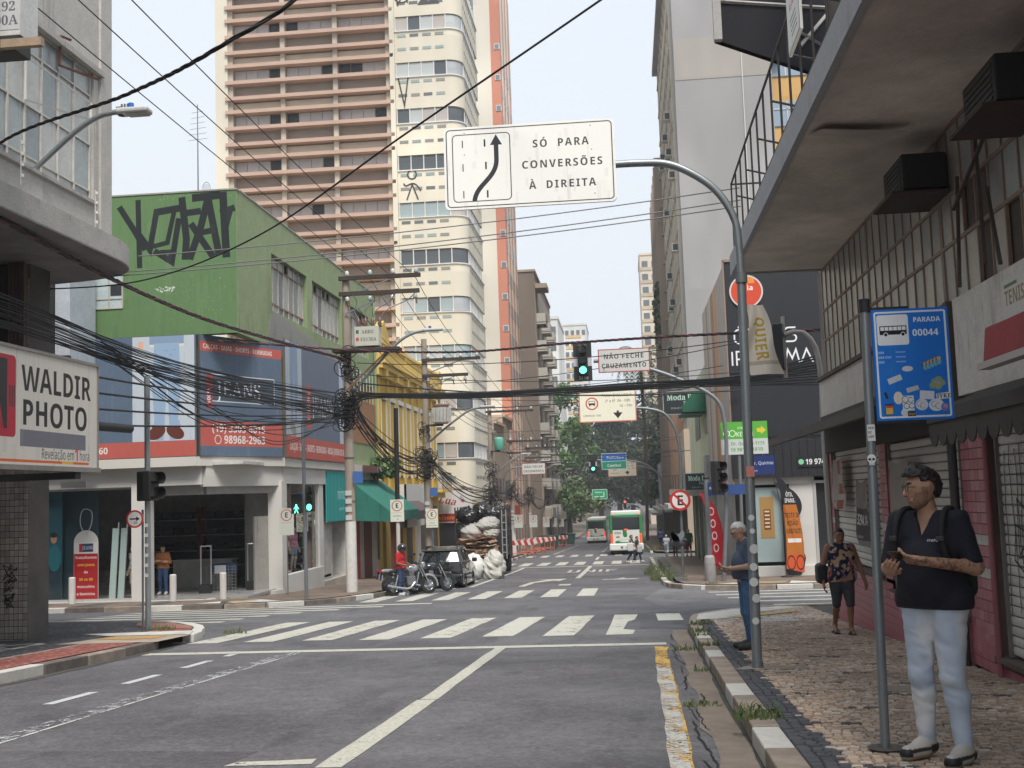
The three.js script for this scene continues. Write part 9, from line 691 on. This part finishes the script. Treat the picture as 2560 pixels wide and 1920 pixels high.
  const headC = (x0, y0, z0) => { const p = loc(x0, y0, z0), k = 0.94 + 0.12 * vn(x0 * 60, y0 * 60, z0 * 60); for (const e of [-1, 1]) { const r = Math.hypot(p.x - e * 0.031, p.y - 0.01); if (p.z > 0.07 && r < 0.0065) return [0.02, 0.012, 0.01]; if (p.z > 0.07 && r < 0.0135) return [0.5, 0.47, 0.44]; if (p.z > 0.06 && Math.abs(p.y - 0.036) < 0.0065 && Math.abs(p.x - e * 0.033) < 0.02 && hc) return mul(hc, 1.5); } if (Math.abs(p.y + 0.058) < 0.01 && Math.abs(p.x) < 0.026 && p.z > 0.07) return Math.abs(p.y + 0.058) < 0.002 ? mul(lip, 0.4) : lip; if (P.beard && p.z > -0.012 && (p.y < -0.074 || (Math.abs(p.y + 0.045) < 0.005 && p.z > 0.07) || (Math.abs(p.x) > 0.034 + 0.5 * Math.max(0, p.y + 0.06) && p.y < -0.022 && p.z < 0.075) || (Math.abs(p.x) > 0.06 && p.y < 0.01 && p.z < 0.025))) return mul(sk, 0.42 + 0.3 * vn(x0 * 160, y0 * 160, z0 * 160)); return mul(sk, k); };
  const handL = [0, 1].map((i) => { const E = J.el[i], W = J.wr[i], dir = P.hdir?.[i] ?? [W[0] - E[0], W[1] - E[1], W[2] - E[2]]; return handBones(W, dir, P.palm?.[i] ?? [i ? 1 : -1, 0, 0.3], (i ? 1 : -1) * (P.flip ?? 1), P.curl?.[i] ?? 0.35); });
  const gs = [], bodyB = [...torso(-0.012), ...arm(0, 0), ...arm(1, 0), ...leg(0, 0), ...leg(1, 0), ...neckB, ...[0, 1].map((i) => [J.an[i], 0.04, [J.an[i][0] * (P.feetOut ?? 1.15), 0.04, J.an[i][2] + 0.15], 0.032])]; { const [lo, h2] = boxOf(bodyB, 0.03); gs.push(net(capField(bodyB, 0.035), lo, h2, 0.013 * fine, skinC)); gs.push(net(headF, [hd.x - 0.14, hd.y - 0.15, hd.z - 0.15], [hd.x + 0.14, hd.y + 0.15, hd.z + 0.15], 0.0046 * fine, headC)); for (const hb of handL) { const [a, b] = boxOf(hb, 0.012); gs.push(net(capField(hb, 0.008), a, b, 0.0042 * fine, skinC)); } }
  const add = (name, g, m) => { const o = new THREE.Mesh(g, m); o.name = name; t.add(o); return o; }; add('body', mergeGeometries(gs), skinMat);
  const solid = (name, bones, k, col, m, h, amp = 0, post) => { const f0 = capField(bones, k), [lo, h2] = boxOf(bones, 0.04), f = (a, b, c) => { let r = f0(a, b, c) + (amp ? amp * (Math.abs(fbm(a * 7, b * (name === 'trousers' ? 16 : 9) + a * 6, c * 7, 2) - 0.5) * 2 - 0.35) : 0); return post ? post(r, a, b, c) : r; }; return add(name, net(f, lo, h2, h * fine, typeof col === 'function' ? col : () => col), m); };
  const S = P.shirt, sc = P.sleeve ?? 0.62; solid('shirt', [...torso(0.02), [[-0.1, 0.95, 0], 0.118 * fat + 0.018, [0.1, 0.95, 0], 0.118 * fat + 0.018, 0.88], ...(sc ? [...arm(0, 0.012, sc), ...arm(1, 0.012, sc)] : []), [[-0.075, 1.45, -0.02], 0.05, [0.075, 1.45, -0.02], 0.05]], 0.028, P.shirtC ?? ((a, b, c) => mul(S, 0.88 + 0.24 * fbm(a * 25, b * 25, c * 25, 2))), clothMat, 0.0105, 0.011, (r, a, b, c) => { r = Math.max(r, (P.hem ?? 0.93) - b); const q = Math.hypot(a, (c - 0.05) * 1.1) - (P.neck ?? 0.07); return Math.max(r, Math.min(b - 1.455, -q) < 0 && b > 1.4 ? (b - 1.49) : r, P.vneck && c > 0.0 && b > 1.33 ? (b - 1.33) * 0.42 - Math.abs(a) + 0.0 : -9); });
  if (P.skirt !== 0) solid('trousers', [...leg(0, 0.014, P.trouser ?? 1.9), ...leg(1, 0.014, P.trouser ?? 1.9), [[-0.085, 0.95, -0.01], 0.122 * fat, [0.085, 0.95, -0.01], 0.122 * fat, 0.85]], 0.03, P.trouserC ?? ((a, b, c) => mul(P.pants, 0.86 + 0.28 * fbm(a * 14, b * 14, c * 14, 3))), clothMat, 0.009, 0.013, (r, a, b) => Math.max(r, b - 1.03));
  for (const i of [0, 1]) { const A = J.an[i], o = (P.feetOut ?? 1.15); const sb = [[[A[0], 0.055, A[2] - 0.035], 0.052, [A[0] * 1.05, 0.06, A[2] + 0.06], 0.056], [[A[0] * 1.05, 0.045, A[2] + 0.06], 0.053, [A[0] * o, 0.042, A[2] + 0.2], 0.046], [[A[0], 0.09, A[2]], 0.048, [A[0], 0.11, A[2]], 0.046]]; if (P.flip_flop) { const g = rbx(0.1, 0.022, 0.27, 0.01, A[0] * 1.08, 0.012, A[2] + 0.07); add('sandal', uvm(flat(g)), M(0.02, 0.02, 0.02, 0.6)); add('sandal_strap', tube([V(A[0] - 0.05, 0.03, A[2] + 0.05), V(A[0] * 1.1, 0.085, A[2] + 0.12), V(A[0] + 0.06, 0.03, A[2] + 0.05)], 0.01, 10, 6), M(0.02, 0.02, 0.02, 0.6)); } else solid('shoe', sb, 0.03, P.shoeC ?? (() => P.shoe), shoeMat, 0.007, 0, (r, a, b) => Math.max(r, 0.004 - b, b - 0.13)); }
  if (hc) solid('hair', [[[0, 0, 0], 0.2, [0, 0, 0], 0.2]], 0.01, (a, b, c) => mul(hc, 0.7 + 0.7 * fbm(a * 90, b * 40, c * 90, 2)), hairMat, 1) && (() => { const h = t.children.pop(); const th = P.hairT ?? 0.014, g = net((a, b, c) => { const p = loc(a, b, c), y = p.y, z = p.z, e = hf(p.x * 1.16, y * 0.92, z) - th - (P.hairW ?? 0.006) * (fbm(p.x * 45, y * 45, z * 45, 2) - 0.3) - (P.quiff ?? 0) * sst(0.04, 0.1, y) * sst(-0.06, 0.07, z); const line = 0.062 - Math.max(0, -z - 0.005) * 1.5 - (Math.abs(p.x) > 0.055 && z < 0.03 ? 0.03 : 0); return Math.max(e, line - (z > 0 ? -0.012 : 0.01) - y, P.long ? -9 : -0.085 - y, P.long ? -9 : 0.04 - Math.hypot((y - 0.005) * 0.9, z + 0.012) - (Math.abs(p.x) > 0.05 ? 0 : 9)); }, [hd.x - 0.17, hd.y - 0.15, hd.z - 0.17], [hd.x + 0.17, hd.y + 0.19, hd.z + 0.17], 0.006 * fine, (a, b, c) => mul(hc, 0.6 + 0.8 * fbm(a * 80, b * 40, c * 80, 2))); add('hair', g, hairMat); })();
  const hg = new THREE.Group(); hg.position.copy(hd); hg.quaternion.copy(hq); hg.name = 'head_wear'; if (P.glasses) { const q = []; for (const e of [-1, 1]) q.push(new THREE.TorusGeometry(0.021, 0.0022, 5, 18).translate(e * 0.031, 0.008, 0.104), bar(V(e * 0.052, 0.012, 0.1), V(e * 0.078, 0.016, -0.005), 0.0022, 5)); q.push(bar(V(-0.01, 0.012, 0.106), V(0.01, 0.012, 0.106), 0.002, 5)); mesh(hg, 'glasses', q, M(0.03, 0.03, 0.035, 0.3)); } if (P.extra) P.extra(hg, t); if (hg.children.length) t.add(hg); return t;
}
const worldPt = (t, p) => { t.updateMatrixWorld(true); return V(...p).applyMatrix4(t.matrixWorld); };
function phoneAt(label, t, p, rx, ry) { const w = worldPt(t, p), o = thing('phone', label, 'phone', w.x, w.y, -w.z, null, t.rotation.y + ry); mesh(o, 'case', rbx(0.075, 0.009, 0.155, 0.004, 0, 0, 0).rotateX(rx), M(0.015, 0.015, 0.017, 0.3)); mesh(o, 'screen', bx(0.068, 0.002, 0.14, 0, 0.0055, 0).rotateX(rx), M(0.03, 0.035, 0.045, 0.05)); return o; }
const tan1 = [0.4, 0.225, 0.145], brown = [0.17, 0.085, 0.05], pale = [0.5, 0.3, 0.22];
{ // young man at the bus stop
  const P = { skin: [0.42, 0.235, 0.155], hair: [0.014, 0.011, 0.01], beard: 1, glasses: 1, tattoo: 1, turn: -0.78, pitch: 0.03, head: [-0.01, 1.625, 0.03], fat: 1.05, belly: 0.035, shirt: [0.012, 0.012, 0.022], sleeve: 0.86, hem: 0.9, vneck: 1, pants: [0.56, 0.6, 0.68], trouserC: (a, b, c) => { const k = 0.88 + 0.2 * fbm(a * 12, b * 18, c * 12, 3), f = sst(0.45, 0.65, fbm(a * 5, b * 4, c * 5, 2)); return [lerp(0.52, 0.74, f) * k, lerp(0.6, 0.75, f) * k, lerp(0.72, 0.77, f) * k]; }, trouser: 1.93, kn: [[0.115, 0.5, 0.05], [-0.1, 0.5, 0.03]], an: [[0.15, 0.08, 0.03], [-0.12, 0.08, -0.02]], sh: [[0.185, 1.425, 0], [-0.185, 1.425, 0]], el: [[0.28, 1.15, 0.0], [-0.25, 1.14, 0.06]], wr: [[0.1, 1.2, 0.27], [-0.1, 1.14, 0.29]], hdir: [[-0.75, 0.1, 0.5], [0.35, 0.12, 0.8]], palm: [[-0.2, 0.9, -0.5], [0.5, 0.85, -0.1]], curl: [0.55, 0.5], flip: -1, shoeC: (a, b, c) => (b < 0.03 ? [0.4, 0.33, 0.25] : b < 0.075 && (c > 0.19 || c < 0.02) ? [0.02, 0.02, 0.022] : Math.abs(b - 0.06) < 0.012 ? [0.03, 0.03, 0.03] : [0.5, 0.46, 0.42]), quiff: 0.022, hairT: 0.009, hairW: 0.02 };
  const t = person('young man in navy polo and pale jeans holding a phone by the bus stop', 1.88, 7.56, -0.75, 1.03, P); phoneAt('dark phone in the hands of the young man at the bus stop', t, [-0.02, 1.235, 0.36], -0.35, 0.3);
  const lg = mesh(t, 'chest_logo', new THREE.PlaneGeometry(0.085, 0.028, 8, 1), new THREE.MeshStandardMaterial({ transparent: true, roughness: 0.7, map: canvasTex(170, 56, (x) => { x.fillStyle = '#d9dbe2'; x.font = 'italic bold 46px sans-serif'; x.fillText('creFOZ', 4, 44, 162); }) })); lg.position.set(0.105, 1.315, 0.142); lg.rotation.set(-0.12, 0.5, 0); const w = worldPt(t, [0, 1.2, -0.21]), b = thing('backpack', 'dark backpack on the back of the young man at the bus stop', 'backpack', w.x, w.y, -w.z, null, t.rotation.y); mesh(b, 'sack', rbx(0.34, 0.48, 0.17, 0.07, 0, -0.03, 0.0), GF(0.012, 0.03, 0.035, 0.8)); for (const s of [-1, 1]) { mesh(b, 'strap', (() => { const c = new THREE.CatmullRomCurve3([V(s * 0.11, 0.2, 0.06), V(s * 0.135, 0.305, 0.17), V(s * 0.15, 0.28, 0.3), V(s * 0.16, 0.12, 0.36), V(s * 0.18, -0.05, 0.3), V(s * 0.19, -0.16, 0.1)]); return new THREE.TubeGeometry(c, 30, 0.022, 6).scale(1, 1, 1); })(), M(0.014, 0.014, 0.016, 0.8)); mesh(b, 'buckle', rbx(0.045, 0.03, 0.02, 0.005, s * 0.158, 0.13, 0.378), M(0.05, 0.05, 0.05, 0.4)); } }
{ // older man reading his phone
  const t = person('older man with white hair in a blue shirt and jeans reading a phone', 1.53, 15.73, -1.4, 0.97, { skin: pale, hair: [0.55, 0.54, 0.53], glasses: 1, pitch: 0.42, head: [0, 1.595, 0.09], fat: 1.08, belly: 0.05, shirt: [0.06, 0.085, 0.14], sleeve: 0.75, hem: 0.95, pants: [0.07, 0.15, 0.3], trouser: 1.95, el: [[0.26, 1.13, 0.03], [-0.26, 1.13, 0.03]], wr: [[0.12, 1.1, 0.28], [-0.12, 1.06, 0.27]], hdir: [[-0.3, 0.15, 0.8], [0.3, 0.15, 0.8]], palm: [[-0.4, 0.9, 0], [0.4, 0.9, 0]], curl: [0.5, 0.5], flip: -1, shoe: [0.02, 0.02, 0.022], hairT: 0.01, fine: 1.2 }); phoneAt('phone in the hands of the older man in blue', t, [0, 1.13, 0.37], -0.4, 0); }
{ const cl = [[0.015, 0.016, 0.05], [0.48, 0.3, 0.18], [0.5, 0.4, 0.34], [0.42, 0.09, 0.08], [0.22, 0.19, 0.3]]; // woman walking
  const t = person('woman in floral sleeveless top and grey shorts walking by the pink wall', 3.12, 17.86, 0.06, 0.9, { skin: [0.3, 0.15, 0.09], hair: [0.016, 0.014, 0.013], glasses: 1, fat: 1.18, belly: 0.03, head: [0, 1.61, 0.03], shirt: cl[0], sleeve: 0, neck: 0.1, hem: 0.86, shirtC: (a, b, c) => { const n = fbm(a * 9 + 4, b * 9, c * 9, 2), m = fbm(a * 13, b * 13 + 7, c * 13, 2); return n > 0.6 ? cl[1] : m > 0.64 ? cl[2] : n < 0.33 ? cl[3] : m < 0.32 ? cl[4] : cl[0]; }, pants: [0.06, 0.065, 0.075], trouser: 1.0, kn: [[0.1, 0.5, 0.1], [-0.1, 0.5, 0.0]], an: [[0.09, 0.09, 0.1], [-0.1, 0.13, -0.22]], el: [[0.31, 1.13, -0.02], [-0.3, 1.13, 0.0]], wr: [[0.36, 0.87, 0.1], [-0.31, 0.85, 0.06]], flip_flop: 1, hairT: 0.008, fine: 1.2 }); const w = worldPt(t, [-0.3, 1.0, -0.1]), b = thing('handbag', 'black handbag on the shoulder of the walking woman', 'bag', w.x, w.y, -w.z); mesh(b, 'bag', rbx(0.16, 0.3, 0.32, 0.06, 0, 0, 0), M(0.014, 0.014, 0.015, 0.6)); mesh(b, 'strap', tube([V(0.0, 0.14, 0.1), V(0.06, 0.3, 0.1), V(0.14, 0.38, 0.08), V(0.1, 0.3, 0), V(0, 0.14, -0.06)], 0.018, 24, 6), M(0.014, 0.014, 0.015, 0.6)); }
{ const t = person('rider in a red shirt and black helmet standing by the motorcycles', -7.75, 38.8, 1.25, 0.98, { y: gy(38.8), skin: brown, pitch: 0.35, head: [0, 1.6, 0.06], shirt: [0.42, 0.012, 0.016], sleeve: 0.8, pants: [0.03, 0.05, 0.11], wr: [[0.14, 1.04, 0.3], [-0.14, 1.04, 0.3]], el: [[0.27, 1.12, 0.02], [-0.27, 1.12, 0.02]], hdir: [[-0.2, 0, 1], [0.2, 0, 1]], palm: [[0, -1, 0], [0, -1, 0]], shoe: [0.5, 0.5, 0.48], fine: 1.6 }); const w = worldPt(t, [0, 1.62, 0.06]), h = thing('motorcycle_helmet', 'glossy black helmet on the rider in red', 'helmet', w.x, w.y, -w.z, null, 1.25); mesh(h, 'shell', new THREE.SphereGeometry(0.15, 20, 14, 0, 6.283, 0, 2.15).scale(0.9, 1.02, 1.08).rotateX(-0.25), blkGl); mesh(h, 'visor', new THREE.SphereGeometry(0.158, 16, 8, -0.9 + Math.PI / 2 - 0.1 + Math.PI, 1.9, 1.1, 0.75).rotateY(Math.PI).scale(0.9, 1, 1.08).rotateX(0.1), M(0.02, 0.02, 0.025, 0.05)); }
const far = (l, x, d, ry, s, P) => person(l, x, d, ry, s, { fine: 2, skin: brown, hair: [0.02, 0.015, 0.012], shoe: [0.1, 0.1, 0.1], ...P });
const walk = { kn: [[0.09, 0.52, 0.16], [-0.09, 0.5, -0.02]], an: [[0.09, 0.09, 0.24], [-0.09, 0.14, -0.28]], el: [[0.24, 1.14, 0.06], [-0.24, 1.14, -0.1]], wr: [[0.24, 0.92, 0.2], [-0.24, 0.9, -0.05]] };
const bagT = (n, l, x, y, d, m, w = 0.3, h = 0.42) => { const b = thing(n, l, 'bag', x, y, d); mesh(b, 'sack', rbx(w, h, 0.16, 0.06, 0, 0, 0), m); mesh(b, 'handle', tube([V(-0.1, h / 2, 0), V(0, h / 2 + 0.18, 0), V(0.1, h / 2, 0)], 0.015, 12, 5), m); };
far('long haired woman in a dark top crossing ahead of the larger bus', 0.05, 70.6, 1.3, 0.95, { y: gy(70.6), skin: tan1, hair: [0.1, 0.06, 0.04], hairT: 0.02, long: 1, shirt: [0.03, 0.02, 0.02], pants: [0.02, 0.025, 0.04], shoe: [0.5, 0.48, 0.48], ...walk }); far('woman carrying a pale bag beside the one crossing ahead of the bus', 0.4, 71.1, 1.3, 0.9, { y: gy(71.1), skin: tan1, hair: [0.04, 0.03, 0.02], shirt: [0.05, 0.05, 0.05], pants: [0.02, 0.03, 0.06], shoe: [0.5, 0.5, 0.5], ...walk }); bagT('shoulder_bag', 'white shoulder bag of the woman crossing before the bus', 0.0, gy(70.4) + 0.95, 70.3, M(0.55, 0.55, 0.55, 0.7), 0.36, 0.5); bagT('shoulder_bag', 'grey bag of the second woman crossing before the bus', 0.55, gy(70.4) + 0.8, 70.7, M(0.42, 0.42, 0.45, 0.7));
far('bald man in a green and black shirt on the far right pavement', 3.66, 74, 0.1, 1.0, { skin: tan1, hair: null, shirt: [0.02, 0.12, 0.06], pants: [0.12, 0.02, 0.035], trouser: 0.95, ...walk }); far('man with a black backpack walking away on the far right pavement', 2.85, 75, 3.1, 0.98, { shirt: [0.5, 0.5, 0.5], pants: [0.03, 0.03, 0.035], ...walk }); bagT('backpack', 'black backpack of the man walking away on the right', 2.85, gk(75) + 1.18, 74.78, M(0.015, 0.015, 0.017, 0.7), 0.34, 0.48); far('person in pale clothes walking on the right pavement behind the pole', 2.45, 80, 3.0, 0.86, { y: gy(80), shirt: [0.45, 0.5, 0.55], pants: [0.35, 0.45, 0.52], trouser: 1.4, hair: [0.4, 0.38, 0.28], ...walk }); far('person in blue with a bag further along the right pavement', 2.55, 96, 3.1, 0.98, { shirt: [0.05, 0.07, 0.2], pants: [0.03, 0.03, 0.05], trouser: 1.0, ...walk });
{ const E0 = gk(37.5) + 0.1; far('woman in an orange top with folded arms inside the jeans shop', -15.75, 38.0, 0.15, 0.95, { y: E0, skin: tan1, shirt: [0.32, 0.12, 0.04], sleeve: 1.8, pants: [0.03, 0.07, 0.17], shoe: [0.45, 0.45, 0.45], long: 1, el: [[0.26, 1.14, 0.02], [-0.26, 1.14, 0.02]], wr: [[-0.06, 1.2, 0.2], [0.06, 1.17, 0.18]] });
  [[-12.75, 41.1, [0.5, 0.52, 0.5], 'white top'], [-12.8, 42.1, [0.3, 0.32, 0.2], 'olive top'], [-12.7, 43.0, [0.5, 0.2, 0.3], 'pink top']].forEach(([x, d, c, l]) => { const p = far(`mannequin in a ${l} in the street side display window`, x, d, 1.2, 0.96, { y: -1.15, skin: [0.5, 0.42, 0.33], hair: null, shirt: c, pants: [0.2, 0.28, 0.4], trouser: 0.6, group: 'mannequins' }); p.name = numbered('mannequin'); p.userData.category = 'mannequin'; }); const p = far('mannequin in pale trousers at the right end of the display window', -16.45, 37.3, -0.6, 0.98, { y: E0, skin: [0.5, 0.42, 0.33], hair: null, shirt: [0.45, 0.44, 0.42], pants: [0.42, 0.36, 0.28] }); p.name = numbered('mannequin'); p.userData.category = 'mannequin'; }
{ const t = thing('pigeon', 'grey pigeon with raised wings near the far right corner', 'bird', 1.02, 0.28, 25.5, null, 1.2), g = M(0.09, 0.095, 0.11, 0.7), w = M(0.16, 0.165, 0.18, 0.7); mesh(t, 'body', new THREE.SphereGeometry(0.1, 14, 10).scale(0.8, 0.85, 1.6), g); mesh(t, 'head', new THREE.SphereGeometry(0.042, 10, 8).translate(0, 0.07, 0.17), g); mesh(t, 'beak', new THREE.ConeGeometry(0.012, 0.04, 6).rotateX(Math.PI / 2).translate(0, 0.065, 0.22), M(0.1, 0.08, 0.06, 0.6)); mesh(t, 'tail', poly([[-0.04, 0], [0.04, 0], [0.07, 0.16], [-0.07, 0.16]], 0.008).rotateX(-Math.PI / 2 - 0.2).translate(0, 0, -0.13), g); for (const s of [-1, 1]) mesh(t, 'wing', poly([[0, -0.07], [0.17, -0.1], [0.34, -0.05], [0.4, 0.0], [0.2, 0.07], [0, 0.08]], 0.008).rotateX(-Math.PI / 2).rotateZ(0.55).scale(s, 1, 1).translate(s * 0.05, 0.05, 0), w); for (const s of [-1, 1]) mesh(t, 'foot', bar(V(s * 0.03, -0.07, 0), V(s * 0.03, -0.13, 0.02), 0.006, 5), M(0.3, 0.08, 0.06, 0.6)); }
scene.traverse((o) => { if (o.isMesh) { o.castShadow = true; o.receiveShadow = true; } });
renderer.render(scene, camera);
